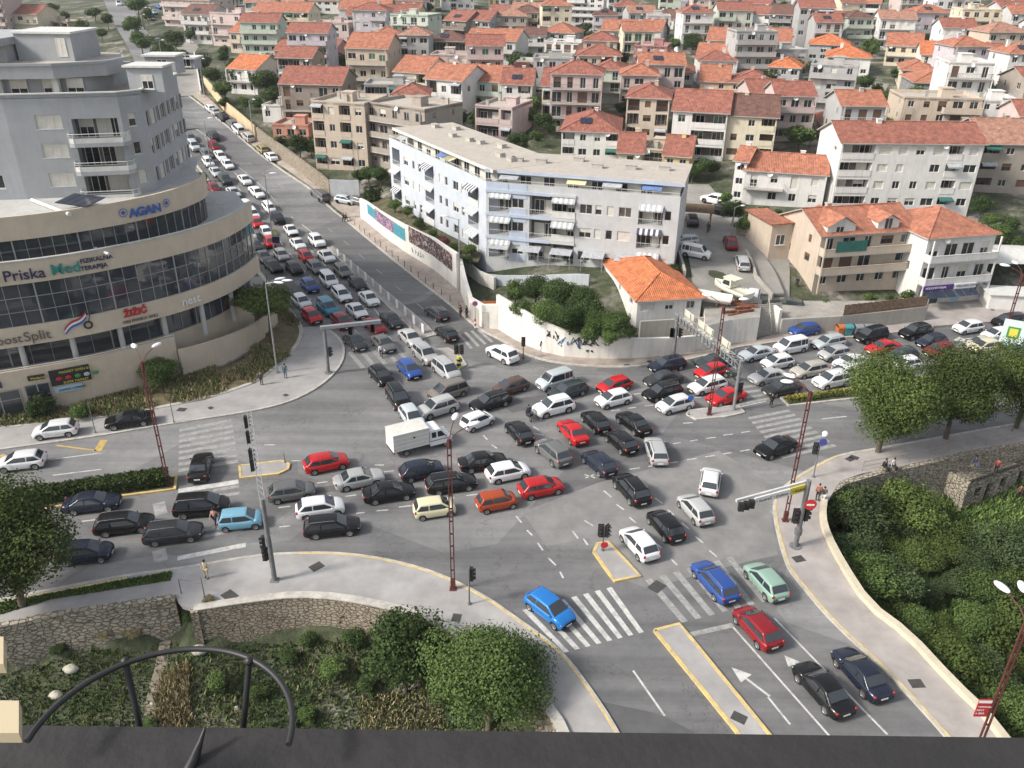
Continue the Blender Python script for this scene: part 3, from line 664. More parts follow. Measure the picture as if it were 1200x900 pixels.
def build_car(k, color, loc, rz, label, group, near=True, cat='car', name=None, tilt=0.0):
    R = car_meshes(k); P = R['pos']; c = COLORS[color]
    q_ = random.uniform(.88, 1.08); j = [v*q_ for v in c]
    nm = name or {'hatchback': 'hatchback_car', 'mini': 'small_car', 'sedan': 'sedan_car', 'wagon': 'estate_car', 'suv': 'off_roader', 'mpv': 'people_carrier', 'van': 'small_van', 'minibus': 'van'}[k]
    o = empty(nm, loc, rz, label, cat, group); o.rotation_euler[1] = tilt
    def part(name, me, l=(0, 0, 0), rot=None, par=o):
        q = link(name, me, par, l)
        if rot: q.rotation_euler = rot
        return q
    b = part('body', R['body']); b.color = (*j, 1)
    part('windscreen', R['windscreen']); part('rear_window', R['rear_window'])
    for g in R['side']: part('side_window', g)
    hw, L = P['hw'], P['L']
    for x in (P['fx'], P['rx']):
        for s in (1, -1):
            wq = part('wheel', R['wheel'], (x, s*(hw-.10), P['r']), (0, 0, PI if s > 0 else 0))
            if near: part('rim', R['rim'], par=wq)
    for s in (1, -1):
        part('headlight', R['headlight'], (L/2-.17, s*hw*.70, P['nz']-.06), (0, .25, s*-.45))
        part('tail_light', R['tail_light'], (-L/2+.075, s*hw*.80, P['tz']-.12), (0, 0, 0))
    if near:
        for s in (1, -1):
            m_ = part('mirror', R['mirror'], (P['xA']-.32, s*(P['wbl']+.12), P['belt']+.08)); m_.color = (*j, 1)
        part('number_plate', R['plate'], (L/2+.005, 0, .42)); part('number_plate', R['plate'], (-L/2-.005, 0, .55 if k != 'sedan' else .62))
        part('grille', R['grille'], (L/2-.03, 0, P['nz']-.12))
    if k in ('wagon', 'suv', 'mpv') and near: part('roof_rails', R['rails'])
    return o
WIN = {'A': (200,90,7.967), 'B': (200,190,7.967), 'C': (330,240,7.967), 'D': (330,340,7.967), 'E': (430,340,7.967), 'F': (430,430,7.967), 'G': (560,400,7.967), 'H': (700,400,7.967),
       'I': (840,370,7.967), 'J': (980,340,7.967), 'K': (1070,330,9.185), 'L': (240,250,7.967), 'P': (600,480,7.967), 'Q': (600,450,4), 'R': (300,450,4), 'T': (0,450,4), 'U': (900,450,4), 'V': (600,225,4), 'X': (900,225,4), 'Y': (300,225,4), 'S': (600,675,4), 'Z': (0,0,1)}
def wpx(w, x, y): a, b, s = WIN[w]; return a+x/s, b+y/s
GQ = 'cars queueing down the climbing street'; GX = 'cars caught in the middle of the junction'; GE = 'cars queueing on the street from the east'; GW = 'cars on the western street'; GP = 'cars parked along the street wall'; GS = 'cars leaving towards the viewer side'; GK = 'cars parked on the hillside lot'
# window, x, y, heading in picture (dx, dy), type, colour, group, label
CARS = '''A|210|635|8|9|suv|lsilver|GQ|silver off-roader with dark windscreen, high on the climbing street beside the grey tower
A|182|565|8|9|hatchback|grey|GQ|grey car farthest back beside the grey tower, half hidden by its corner
A|395|540|-8|-9|suv|dgrey|GQ|dark off-roader with pale roof driving uphill alone across the centre line
A|405|640|8|9|hatchback|dred|GQ|dark red car near the top of the queue, just left of the centre line
A|332|712|8|9|hatchback|grey|GQ|grey car with black windscreen, directly behind the uppermost white hatchback of the middle lane
A|462|732|8|9|sedan|white|GQ|white car below the dark red one, beside the centre line
A|348|790|8|9|hatchback|white|GQ|white hatchback in the middle lane level with the upper end of the tower's hedge
A|530|812|8|9|sedan|white|GQ|white car alone in front of a gap beside the centre line, uphill of the taxi
B|420|88|8|9|sedan|lsilver|GQ|pale blue-silver sedan in the middle lane just uphill of a dark green car
B|505|155|8|9|suv|dgreen|GQ|dark green car in the middle lane between a silver sedan and the dark red one
B|690|160|8|8|sedan|white|GQ|white sedan touching the centre line, next uphill of another white sedan
B|402|238|8|9|hatchback|dred|GQ|dark red car at the kerb just above the round shrub by the terrace
B|585|278|8|9|sedan|lsilver|GQ|pale silver-blue sedan in the middle lane beside the dark red kerbside car
B|800|272|8|8|sedan|white|GQ|white sedan with black windscreen hugging the double centre line
B|485|350|8|9|hatchback|dgrey|GQ|dark car mostly hidden behind the shrub at the terrace end
B|567|405|8|9|hatchback|white|GQ|white car emerging from behind the shrub at the terrace end
B|708|398|8|9|sedan|white|GQ|white sedan in the middle lane uphill of a hidden white roof and a red car
B|915|418|8|8|mini|white|GQ|small white car with black bonnet shadow, uphill of the black off-roader
B|765|475|8|9|hatchback|white|GQ|white car squeezed directly behind the bright red one in the middle lane
B|800|562|8|9|hatchback|red|GQ|bright red car in the middle lane beside the white van
B|1000|520|8|9|suv|black|GQ|black off-roader with lamps on its bumper, behind a white taxi
B|718|655|7|9|minibus|white|GQ|tall white delivery van at the kerb by the curved glass corner
B|890|650|7|9|hatchback|white|GQ|white hatchback right behind a narrow red car
B|928|745|6|10|mini|red|GQ|narrow red car with one lit headlamp beside the yellow round sign
B|1122|632|8|9|sedan|white|GQ|white taxi with roof sign and blue-tinted windscreen
L|868|280|9|9|sedan|white|GQ|white sedan between the taxi and a small red car
L|470|298|8|9|sedan|dgrey|GQ|dark saloon at the kerb behind a grey one, below the white van
L|548|400|9|9|sedan|grey|GQ|grey saloon at the kerb nearest the stepped entrance of the curved building
L|715|385|8|9|hatchback|silver|GQ|silver car under the yellow round sign
L|640|490|9|8|sedan|black|GQ|black car with bright headlamps in the kerb lane above the plane tree
L|832|508|9|8|hatchback|black|GQ|black hatchback with both headlamps lit, next to a small red car
L|942|398|9|8|mini|red|GQ|small red car with a lit headlamp behind a dark estate
L|1045|250|9|8|suv|white|GQ|white high-roofed car beside the end of the centre line
L|1135|395|9|8|sedan|white|GQ|white sedan at the upper end of the white barrier
L|1035|500|9|8|wagon|grey|GQ|dark grey estate between the small red car and the white van
C|440|695|9|9|van|white|GQ|white rounded panel van in the middle of the queue
C|570|612|9|8|wagon|grey|GQ|dark grey estate beside the first posts of the white barrier
C|708|728|9|8|hatchback|dgrey|GQ|dark hatchback with bright headlamps against the white barrier
C|262|748|9|9|hatchback|blue|GQ|deep blue hatchback in the second lane above the teal car
C|560|830|9|9|wagon|white|GQ|white estate in the queue right below the white panel van
D|815|72|9|8|sedan|white|GQ|white sedan tight against the middle of the white barrier
D|185|100|9|8|hatchback|white|GQ|white car with dark roof half under the plane tree
D|428|152|9|8|mpv|teal|GQ|teal compact people carrier, the only one of that colour in the queue
D|278|235|9|8|hatchback|red|GQ|bright red hatchback turning right at the grass corner
D|700|185|9|8|sedan|white|GQ|white sedan directly behind the signal gantry beam
D|560|285|9|8|hatchback|dred|GQ|red car crossed by the left half of the signal gantry beam
D|1025|270|9|8|sedan|dgrey|GQ|dark saloon by the lower end of the white barrier
D|868|330|9|8|sedan|dred|GQ|faded red saloon crossed by the right end of the gantry beam
D|685|475|9|8|sedan|dgrey|GQ|dark grey saloon stopped at the zebra crossing below the gantry
D|950|492|9|8|sedan|grey|GQ|grey saloon at the zebra crossing with a man in white at its bumper
E|405|438|9|8|sedan|silver|GQ|silver-white saloon at the tip of the striped island
E|545|590|9|8|suv|silver|GQ|silver car with dark side glass between the saloon and the van, by the small island
E|740|732|10|8|mpv|silver|GQ|silver people carrier nosing out past the black and yellow bollard
E|395|732|10|10|hatchback|blue|GX|royal blue car just past the zebra crossing
E|130|790|9|9|hatchback|black|GX|black hatchback with bright headlamps left of the royal blue car
F|290|272|6|9|mpv|black|GX|black people carrier waiting above the white box truck
E|652|208|-10|-7|wagon|dgrey|GX|dark grey estate driving away uphill past the barrier end
E|745|400|-10|-8|hatchback|black|GX|black hatchback driving uphill over the zebra crossing
G|230|108|-10|-5|suv|white|GX|white off-roader with sunroof turning into the climbing street
G|715|355|-10|3|van|lsilver|GX|silver-white van with side windows nearest the curved wall
G|310|415|-10|3|hatchback|brown|GX|dark brown hatchback left of the silver-white van
G|845|455|-10|3|wagon|dgreen|GX|dark green estate in front of the silver-white van
G|120|555|-10|3|wagon|black|GX|black estate right of the taupe people carrier
F|760|215|-10|3|mpv|taupe|GX|taupe people carrier with chrome window line
F|660|370|-10|3|suv|silver|GX|small silver off-roader behind the box truck cab
F|1030|495|10|-4|mini|white|GX|rounded white city car seen from behind beneath the lamp heads
F|415|455|6|8|hatchback|lsilver|GX|pale blue-silver car hidden behind the box truck
G|710|600|-10|2.5|suv|white|GX|white off-roader right of the motorcyclist
P|70|205|-8|-9|hatchback|black|GX|black hatchback driving away, left of the grey crossover
P|568|200|-8|-9|sedan|red|GX|bright red coupe driving away in the middle of the junction
P|785|105|-8|-8|hatchback|black|GX|black boxy hatchback driving away right of the red coupe
P|385|385|-8|-7|suv|grey|GX|metallic grey crossover driving away below the black hatchback
P|1022|290|-8|-7|hatchback|black|GX|black hatchback with red lamps right of the silver estate's tail
P|815|490|-8|-7|hatchback|dblue|GX|dark blue compact with pale roof edge, right of the grey crossover
H|340|755|-9|-7|sedan|black|GX|shiny black saloon driving away below the white hatchback
Q|677|308|-3|-9|wagon|silver|GX|silver estate with roof rails seen from behind
Q|562|487|-8|-9|suv|black|GX|large black off-roader in the centre of the lower junction
Q|862|582|-7|-8|hatchback|silver|GX|silver hatchback curving away, right of two black cars
Q|722|660|-7|-8|hatchback|black|GX|black hatchback between the silver and the white hatchbacks
Q|598|742|-7|-8|hatchback|white|GX|white hatchback passing the small yellow-edged island
Q|930|452|1.5|-9|hatchback|white|GX|white hatchback alone on open asphalt, seen from behind
Q|135|480|10|-2|hatchback|red|GX|bright red hatchback ahead of the orange one
R|1127|545|10|-2|mini|orange|GX|burnt orange city car
R|328|365|10|-2|hatchback|red|GX|red hatchback at the tip of the western refuge island
R|482|440|10|-2|sedan|silver|GX|silver saloon behind the dark blue-grey hatchback
R|165|500|10|-1.5|hatchback|grey|GW|dark grey rounded hatchback crossed by the long signal arm
R|300|575|10|-1.5|hatchback|white|GX|white hatchback next to the black estate
R|355|662|10|-1|wagon|black|GX|black estate with roof rails nearest the southern pavement
R|622|503|10|-1.5|sedan|black|GX|black saloon between the silver saloon and the cream city car
R|775|400|10|-2|hatchback|dblue|GX|dark blue-grey hatchback below the box truck
R|915|460|10|-1.5|wagon|black|GX|black estate partly behind the red lamp post
R|835|577|10|-1.5|mini|cream|GX|cream-yellow city car with white roof
R|1062|360|10|-1.5|sedan|black|GX|black coupe right of the red lamp post
R|1180|408|10|-2|hatchback|white|GX|boxy white hatchback ahead of the black coupe
S|175|145|10|7.5|hatchback|bblue|GS|bright blue hatchback on the lower left zebra crossing
Z|838|680|-8|-9|wagon|blue|GS|metallic blue estate on the lower right zebra crossing
Z|898|680|-8|-9|hatchback|green|GS|pale mint green hatchback beside the blue estate
Z|888|734|-8|-9|hatchback|dred|GS|dark red hatchback behind the blue estate
Z|965|806|-8|-9|sedan|black|GS|black saloon with chrome window line in the middle lane
Z|1010|788|-8|-9|sedan|dblue|GS|midnight blue-black saloon in the kerb lane
T|262|215|-10|1.2|hatchback|white|GW|white hatchback parked half on the western pavement
T|606|168|-10|1.5|sedan|black|GW|black saloon with a yellow door sticker parked on the western pavement
T|100|358|-10|1.2|hatchback|white|GW|white hatchback with blue side lettering, partly behind the big tree
T|940|383|2.5|-9|sedan|black|GW|black saloon crossing the western zebra, seen from behind
T|430|552|10|-1|sedan|dblue|GW|dark blue-grey saloon under the clipped hedge
T|580|650|10|-1.2|wagon|black|GW|black estate between two dark cars on the western street
T|810|692|10|-1.2|wagon|dgrey|GW|dark grey estate with red tail lamps, nearest of the western cars
T|942|565|10|-.8|mpv|black|GW|black people carrier behind the sky-blue car
T|1125|632|10|-1|mini|sky|GW|sky-blue city car at the western crossing
T|395|785|10|-1|hatchback|dblue|GW|dark navy car nosing out from behind the big tree
H|160|405|-10|3|hatchback|red|GE|bright red car behind a white hatchback, west end of the eastern queue
H|150|530|-10|2.5|hatchback|white|GE|white hatchback directly below the bright red car
H|655|212|-10|2|wagon|dblue|GE|navy blue estate tight to the kerb under the signal gantry
H|615|345|-10|2|sedan|dgrey|GE|dark saloon below the navy estate
H|610|465|-10|2.5|wagon|black|GE|black estate just behind the white hatchback by the island
H|725|582|-10|2.5|hatchback|white|GE|white hatchback with black grille at the island's western tip
H|1090|185|-10|2|wagon|dgreen|GE|dark green-black estate near the kerb behind the red one
H|1065|275|-10|2.5|hatchback|red|GE|red car right of the navy estate, under the gantry truss
H|1030|405|-10|2.5|wagon|white|GE|white estate crossed by the red lamp post
Z|851|464|-10|2.5|sedan|red|GE|bright red saloon beside the grey gantry leg
I|372|345|-10|2.2|sedan|lsilver|GE|pale blue-silver coupe at the right end of the gantry
I|690|275|-10|2|van|white|GE|white passenger van behind the pale blue-silver coupe
I|568|428|-10|2|hatchback|white|GE|white hatchback below the white passenger van
I|478|562|-10|2|sedan|silver|GE|silver saloon above the dark convertible
I|610|668|-10|2|sedan|dgrey|GE|dark grey convertible under the white lamp heads
I|868|498|-10|2|wagon|champagne|GE|champagne estate in the middle of the eastern queue
I|1045|242|-10|2|wagon|lsilver|GE|blue-silver estate near the kerb behind the white van
I|1100|345|-10|2|hatchback|silver|GE|silver hatchback in front of the blue-silver estate
I|820|132|-10|1.5|hatchback|blue|GE|blue hatchback parked against the retaining wall by the steps
I|1075|592|-10|2.2|suv|white|GE|white off-roader with black bumper above the flowerbed
J|140|665|-10|2.2|sedan|white|GE|white saloon just left of the plane tree crowns
J|70|760|-10|2.2|wagon|white|GE|bright white estate partly under the first plane tree
J|330|412|-10|2.2|mpv|black|GE|black people carrier with roof bars beside the bins
J|438|530|-10|2|sedan|red|GE|bright red saloon below the black people carrier
J|745|382|-10|2|suv|black|GE|large black off-roader by the wooden fence
J|893|472|-10|2|hatchback|dblue|GE|navy hatchback in front of the dark red one
J|615|600|-10|2|hatchback|dgreen|GE|dark green hatchback with its front under the tree
J|965|555|-10|2|hatchback|dred|GE|dark red hatchback half under the plane tree
J|640|685|-10|2|hatchback|white|GE|white roof showing between the plane tree crowns
K|598|485|-10|1.5|hatchback|white|GE|white hatchback alone in front of the shop forecourt
K|770|690|-10|1.5|hatchback|cream|GE|cream hatchback right of the road arrow
K|905|565|-10|1.5|hatchback|white|GE|white car under the leaning billboard
K|1090|645|-10|1.5|hatchback|sky|GE|blue car at the right edge behind the billboard
K|1040|420|-10|1|mpv|black|GE|black van at the far right by the forecourt wall
K|1250|470|-10|1|wagon|grey|GE|grey estate at the right picture edge
Z|1150|402|-10|1.5|sedan|champagne|GE|champagne saloon peeping over the tree tops
U|38|292|-10|3.5|sedan|black|GE|black saloon on the free carriageway by the eastern zebra
A|368|288|-9|-8|hatchback|white|GP|white car at the top end of the parked row
A|413|322|-9|-8|sedan|silver|GP|silver-white car second in the parked row
A|490|370|-9|-8|suv|black|GP|black car third in the parked row, against the yellow wall
A|572|432|-9|-8|hatchback|grey|GP|dark car in the parked row behind the white van
A|628|482|-9|-8|van|white|GP|white van with two rear windows in the parked row
A|718|553|-9|-8|suv|champagne|GP|beige off-roader parked below the white van
A|848|668|-9|-8|hatchback|olive|GP|olive-yellow car parked by the stone wall
A|935|738|-9|-8|sedan|white|GP|white saloon parked lowest by the stone wall
Y|298|10|-9|-7|suv|grey|GP|grey off-roader leaving along the kerb below the stone wall
Y|417|35|10|2|hatchback|lsilver|GP|silver car parked in the side entrance beside the white wall
Y|480|42|10|2|hatchback|grey|GP|dark grey car beside the silver one in the side entrance
V|950|32|-10|-2|suv|white|GK|white off-roader at the top of the hillside lot
V|960|80|-10|-2|hatchback|black|GK|black car in the shade beside the white off-roader
V|805|228|-10|1|wagon|silver|GK|silver car parked by the hedge on the hillside lot
V|862|278|10|2|van|white|GK|white van with side windows on the hillside lot
V|1025|235|-3|-9|hatchback|dred|GK|dark red car against the stone wall of the lot
V|1080|325|-3|-9|wagon|silver|GK|silver estate parked on the right side of the lot
V|1127|500|-2|9|hatchback|white|GK|white car behind the cream boat
X|130|540|9|2|suv|dgreen|GK|dark derelict car overgrown beside the yard wall
V|845|128|-2|-9|hatchback|black|GK|black car under the pergola'''
_gl = {k: v for k, v in globals().items() if k in ('GQ','GX','GE','GW','GP','GS','GK')}
PLACED = []
def sit(x, y, hx, hy):
    """height and pitch of something standing at x,y facing hx,hy"""
    a = z_at(x+hx*1.3, y+hy*1.3); b = z_at(x-hx*1.3, y-hy*1.3); return (a+b)/2, -math.atan2(a-b, 2.6)
for row in CARS.split('\n'):
    wn, a, b, dx, dy, k, c, g, lab = row.split('|'); p = wpx(wn, float(a), float(b)); dx = float(dx); dy = float(dy)
    hgt = TYPES[k][2]*.47
    x, y, _ = T(p[0], p[1], hgt); x1, y1, _ = T(p[0]+dx, p[1]+dy, hgt)
    h = math.atan2(y1-y, x1-x); z, ti = sit(x, y, math.cos(h), math.sin(h)); dist = math.hypot(x, y)
    zz = z + (0.05 if g == 'GK' else 0.13 if (lab.startswith('white hatchback parked half') or 'door sticker' in lab or 'retaining wall by' in lab) else 0.005)
    o = build_car(k, c, (x, y, zz), h, lab, _gl[g], dist < 118, tilt=ti); PLACED.append((x, y, h, TYPES[k][0], TYPES[k][1], lab, o))
for row in '''A|10|700
'''.strip().split('\n'): pass

# far traffic and a parked cluster behind the grey tower
for i, (a, b, dx, dy, k, c, lab) in enumerate([(139,4,1,4,'minibus','white','white vehicle farthest up the street at the very top of the picture'),
  (160,37,-1,-4,'hatchback','dgrey','dark car on the far stretch beside the roadside trees'), (185,47,-1,-3,'hatchback','grey','grey car on the far stretch just above the tower roof'), (207,77,-2,-4,'suv','lsilver','pale car where the side lane meets the street'),
  (172,9,4,1,'hatchback','white','white car in the small lot behind the roadside trees'), (180,14,4,1,'hatchback','sky','blue car in the small lot behind the roadside trees'), (187,8,4,1,'suv','blue','dark blue car in the small lot behind the roadside trees'), (176,21,4,1,'hatchback','silver','silver car nearest in the small lot behind the roadside trees')]):
    x, y, z = T(a, b, .8); x1, y1, _ = T(a+dx, b+dy, .8); h = math.atan2(y1-y, x1-x); z, ti = sit(x, y, math.cos(h), math.sin(h))
    build_car(k, c, (x, y, z+.02), h, lab, 'far traffic at the top of the street', False, tilt=ti)

# the box truck
def truck():
    x, y, _ = T(*wpx('F', 490, 660), 1.1); x1, y1, _ = T(wpx('F', 490, 660)[0]+10, wpx('F', 490, 660)[1]-2.5, 1.1); h = math.atan2(y1-y, x1-x)
    o = empty('box_truck', (x, y, .005), h, 'white crew cab box truck with scuffed pale cargo box', 'truck')
    M_tb = stained('truck_box_panel', (.62, .61, .57), .7, .45, (.3, .28, .25)); M_tw = mat('truck_cab_paint', (.78, .79, .8), .3, 0)
    b = MB(); b.box(-2.95, -1.02, .85, .62, 1.02, 2.55)
    bx = obj('cargo_box', b, M_tb, o); b = MB()
    for s in (-1, 1):
        for z in (1.25, 1.68, 2.12): b.box(-2.9, s*1.03-.012, z-.02, .58, s*1.03+.012, z+.02)
        b.box(-2.97, s*.99-.05, .85, -2.9, s*.99+.05, 2.57)
    b.box(-3.0, -1.05, 2.5, .64, -1.0, 2.58); b.box(-3.0, 1.0, 2.5, .64, 1.05, 2.58); b.box(-3.0, -1.05, .80, .64, 1.05, .86); obj('box_rail', b, M_plate, bx)
    b = MB(); b.tube([(-.9, -1.035, 1.9), (-.9, -1.05, 1.9)], .1, 12); obj('vent', b, M_blk, bx)
    # cab
    prof = [(.72, .45), (2.95, .45), (3.0, .75), (2.92, 1.05), (2.45, 1.22), (1.95, 1.95), (1.75, 2.05), (.95, 2.08), (.72, 2.0)]
    b = MB(); wv = lambda z: .98 if z < 1.15 else .98-.12*(z-1.15)
    rows = [[(px_, s*wv(z), z) for px_, z in prof] for s in (-1, -.96, .96, 1)]
    b.grid([[(q[0], q[1], q[2]) for q in r] for r in rows], 0, False, True); b.face(rows[0], 0); b.face(rows[-1][::-1], 0)
    cab = obj('cab', b, M_tw, o)
    b = MB(); b.face([(2.43, -.80, 1.26), (2.43, .80, 1.26), (1.99, .76, 1.92), (1.99, -.76, 1.92)]); b.v = [(a+.03, c, d+.02) for a, c, d in b.v]; obj('windscreen', b, M_glass, o)
    for s in (-1, 1):
        for x0, x1_, xt in ((.9, 1.35, 1.35), (1.5, 2.28, 1.9)):
            b = MB(); q = [(x0, s*(wv(1.3)+.012), 1.3), (x1_, s*(wv(1.3)+.012), 1.3), (xt, s*(wv(1.85)+.012), 1.85), (x0, s*(wv(1.85)+.012), 1.85)]; b.face(q if s < 0 else q[::-1]); obj('side_window', b, M_glass, o)
        b = MB(); b.box(.75, s*.985-.01, .95, 2.9, s*.985+.012, 1.0); obj('rub_strip', b, M_blk, o)
        R = car_meshes('van')
        for wx in (2.3, -1.7):
            q = link('wheel', R['wheel'], o, (wx, s*.86, .33)); q.rotation_euler = (0, 0, PI if s > 0 else 0); link('rim', R['rim'], q)
        link('headlight', R['headlight'], o, (2.93, s*.72, .85)); q = link('tail_light', R['tail_light'], o, (-2.93, s*.85, .68)); q.scale = (.6, .8, .5)
        q = link('mirror', R['mirror'], o, (2.25, s*1.15, 1.35)); q.color = (.02, .02, .02, 1)
    b = MB(); b.box(-2.85, -.45, .5, 2.6, .45, .75); b.box(-2.95, -.9, .5, -2.85, .9, .62); obj('chassis', b, M_blk, o)
truck()

# motorcycles
def motorbike(x, y, h, label, col):
    o = empty('motorcycle', (x, y, z_at(x, y)+.01), h, label, 'motorcycle')
    for wx in (.65, -.62):
        b = MB(); b.grid([[((.3+.05*math.cos(t))*math.cos(2*PI*i/16)+wx, .05*math.sin(t), (.3+.05*math.cos(t))*math.sin(2*PI*i/16)+.34) for i in range(16)] for t in np.linspace(0, 2*PI, 7)], 0, True, True); wq = obj('wheel', b, M_tyre, o)
        b = MB(); b.tube([(wx, -.03, .34), (wx, .03, .34)], .16, 12); obj('rim', b, M_rim, wq)
    b = MB(); b.tube([(-.75, 0, .62), (-.3, 0, .72), (.1, 0, .70), (.35, 0, .92), (.5, 0, .95)], [.07, .14, .15, .13, .07], 10); b.ell((0, 0, .48), (.32, .16, .2)); q = obj('body', b, M_paint, o); q.color = (*col, 1)
    b = MB(); b.box(-.62, -.13, .76, .05, .13, .84); obj('seat', b, M_blk, o)
    b = MB(); b.tube([(.55, 0, .95), (.68, 0, .34)], .04, 8); b.tube([(.48, -.35, 1.02), (.5, 0, .98), (.48, .35, 1.02)], .02, 6); obj('handlebar', b, M_blk, o)
    b = MB(); b.ell((.62, 0, .85), (.08, .09, .09)); obj('headlight', b, M_head, o)
    b = MB(); b.box(-.95, -.19, .78, -.6, .19, 1.1); q = obj('top_box', b, M_paint, o); q.color = (.03, .03, .03, 1)
    return o
mx, my, _ = T(857.5, 440, .5); motorbike(mx, my, 2.6, 'dark motorcycle waiting between the red saloon and the silver coupe', (.03, .05, .04))
MX, MY, _ = T(619.5, 486, .5); MH = math.atan2(T(614, 478)[1]-T(619, 486)[1], T(614, 478)[0]-T(619, 486)[0])
motorbike(MX, MY, MH, 'dark blue motorcycle carrying a rider left of the white off-roader', (.02, .03, .07))
# ================================================================ BUILDINGS: kit
M_dark = mat('window_glass', (.03, .034, .038), .12, .25, .4, spec=.7)
M_frame = mat('window_frame_white', (.62, .61, .58), .6, .1)
M_shut = mat('roller_shutter', (.58, .56, .50), .7, .1); M_shutg = mat('shutter_green', (.05, .12, .07), .7, .15); M_shutb = mat('shutter_brown', (.13, .075, .05), .7, .15)
M_in = mat('loggia_shade', (.14, .125, .115), .9, .3, 1)  # darkened backs of loggias and recesses, shade put into the colour
M_rail = mat('railing_metal', (.10, .10, .10), .6, .1); M_railw = mat('railing_white', (.6, .6, .58), .6, .1)
M_slab = stained('concrete_slab', (.42, .40, .37), .9, .5)
M_awn = mat('awning_cloth', (.40, .42, .45), .9, .25, 3); M_awng = mat('awning_green', (.03, .13, .11), .9, .2)
M_solar = mat('solar_panel', (.015, .02, .04), .15, .1, 3, spec=.8)
M_grav = stained('flat_roof', (.44, .40, .35), .95, .5)
TILE = {'o': tilemat('roof_tile_orange', (.42, .165, .10)), 'r': tilemat('roof_tile_red', (.32, .12, .085)), 'd': tilemat('roof_tile_dark', (.17, .085, .065)), 'p': tilemat('roof_tile_pale', (.40, .21, .15)), 'b': tilemat('roof_tile_bright', (.56, .18, .075))}
WALLC = {'white': (.66, .65, .63), 'grey': (.38, .38, .38), 'beige': (.50, .42, .34), 'cream': (.62, .56, .43), 'pink': (.52, .42, .40), 'dpink': (.38, .19, .18), 'peach': (.60, .42, .30), 'brown': (.26, .22, .19),
         'green': (.48, .54, .46), 'blue': (.46, .51, .58), 'lgrey': (.50, .50, .49), 'lilac': (.50, .46, .50), 'taupe': (.33, .29, .25), 'dgrey': (.24, .24, .25), 'salmon': (.55, .27, .20), 'yellow': (.62, .50, .26), 'olive': (.36, .33, .18)}
def wallm(k): return stained('render_'+k, WALLC[k], .9, .32)
def facade(mb, O, U, Nn, W, H, ops, mi=0, back=1):
    """wall from O along U (unit), outward normal Nn, with real openings (x0,z0,x1,z1,depth)"""
    O = Vector(O); U = Vector(U); Nn = Vector(Nn); Zv = Vector((0, 0, 1))
    xs = sorted(set([0, W] + [v for o in ops for v in (max(0, o[0]), min(W, o[2]))])); zs = sorted(set([0, H] + [v for o in ops for v in (o[1], o[3])]))
    flip = U.cross(Zv).dot(Nn) < 0
    def q(pts, m): mb.face(pts[::-1] if flip else pts, m)
    for i in range(len(xs)-1):
        for j in range(len(zs)-1):
            if xs[i+1]-xs[i] < 1e-4 or zs[j+1]-zs[j] < 1e-4: continue
            cx, cz = (xs[i]+xs[i+1])/2, (zs[j]+zs[j+1])/2
            if any(o[0] < cx < o[2] and o[1] < cz < o[3] for o in ops): continue
            q([O+U*xs[i]+Zv*zs[j], O+U*xs[i+1]+Zv*zs[j], O+U*xs[i+1]+Zv*zs[j+1], O+U*xs[i]+Zv*zs[j+1]], mi)
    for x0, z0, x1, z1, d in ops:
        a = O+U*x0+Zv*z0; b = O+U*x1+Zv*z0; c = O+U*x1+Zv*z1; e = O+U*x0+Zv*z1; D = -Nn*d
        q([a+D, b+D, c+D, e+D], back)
        q([a, b, b+D, a+D], mi); q([b, c, c+D, b+D], mi); q([c, e, e+D, c+D], mi); q([e, a, a+D, e+D], mi)
WINM = {}
def winmesh(w, h, style):
    """window frame mesh and pane mesh, local x along wall, -y outwards, origin bottom left"""
    key = (round(w, 1), round(h, 1), style)
    if key in WINM: return WINM[key]
    w, h = key[0], key[1]; f = .07; fr = MB(); pn = MB()
    fr.box(0, -.02, 0, f, .05, h); fr.box(w-f, -.02, 0, w, .05, h); fr.box(f, -.02, 0, w-f, .05, f); fr.box(f, -.02, h-f, w-f, .05, h)
    if w > .9:
        n = 2 if w < 2.1 else 3
        for i in range(1, n): fr.box(w*i/n-.035, -.018, f, w*i/n+.035, .048, h-f)
    if h < 1.8: fr.box(-.08, -.12, -.07, w+.08, .05, -.002)
    sh = {'o': 0, 'h': .45, 'c': 1}[style[0]]
    if sh: pn.box(f, .0, f+(h-2*f)*(1-sh), w-f, .03, h-f, 1)
    if sh < 1: pn.face([(f, .02, f), (w-f, .02, f), (w-f, .02, h-f), (f, .02, h-f)], 0)
    sm = {'w': M_shut, 'g': M_shutg, 'b': M_shutb}[style[1]]
    WINM[key] = (fr.mesh('window', [M_frame if style[1] != 'b' else M_shutb]), pn.mesh('pane', [M_dark, sm])); return WINM[key]
WINJ = {}
def put_window(par, x, y, z, w, h, rot, rnd, tone='w', near=True, name='window'):
    st = rnd.choice(['ow', 'ow', 'ow', 'h'+tone, 'c'+tone])
    fr, pn = winmesh(w, h, st)
    if near:
        o = link(name, fr, par, (x, y, z), rot); link('pane', pn, o); return o
    k = (fr.name, pn.name)
    if k not in WINJ:
        bm = bmesh.new(); bm.from_mesh(fr); n = len(bm.faces); bm.from_mesh(pn); bm.faces.ensure_lookup_table()
        for i in range(n, len(bm.faces)): bm.faces[i].material_index += 1
        me = bpy.data.meshes.new('window'); bm.to_mesh(me); bm.free(); me.materials.append(fr.materials[0])
        for m in pn.materials: me.materials.append(m)
        WINJ[k] = me
    return link(name, WINJ[k], par, (x, y, z), rot)
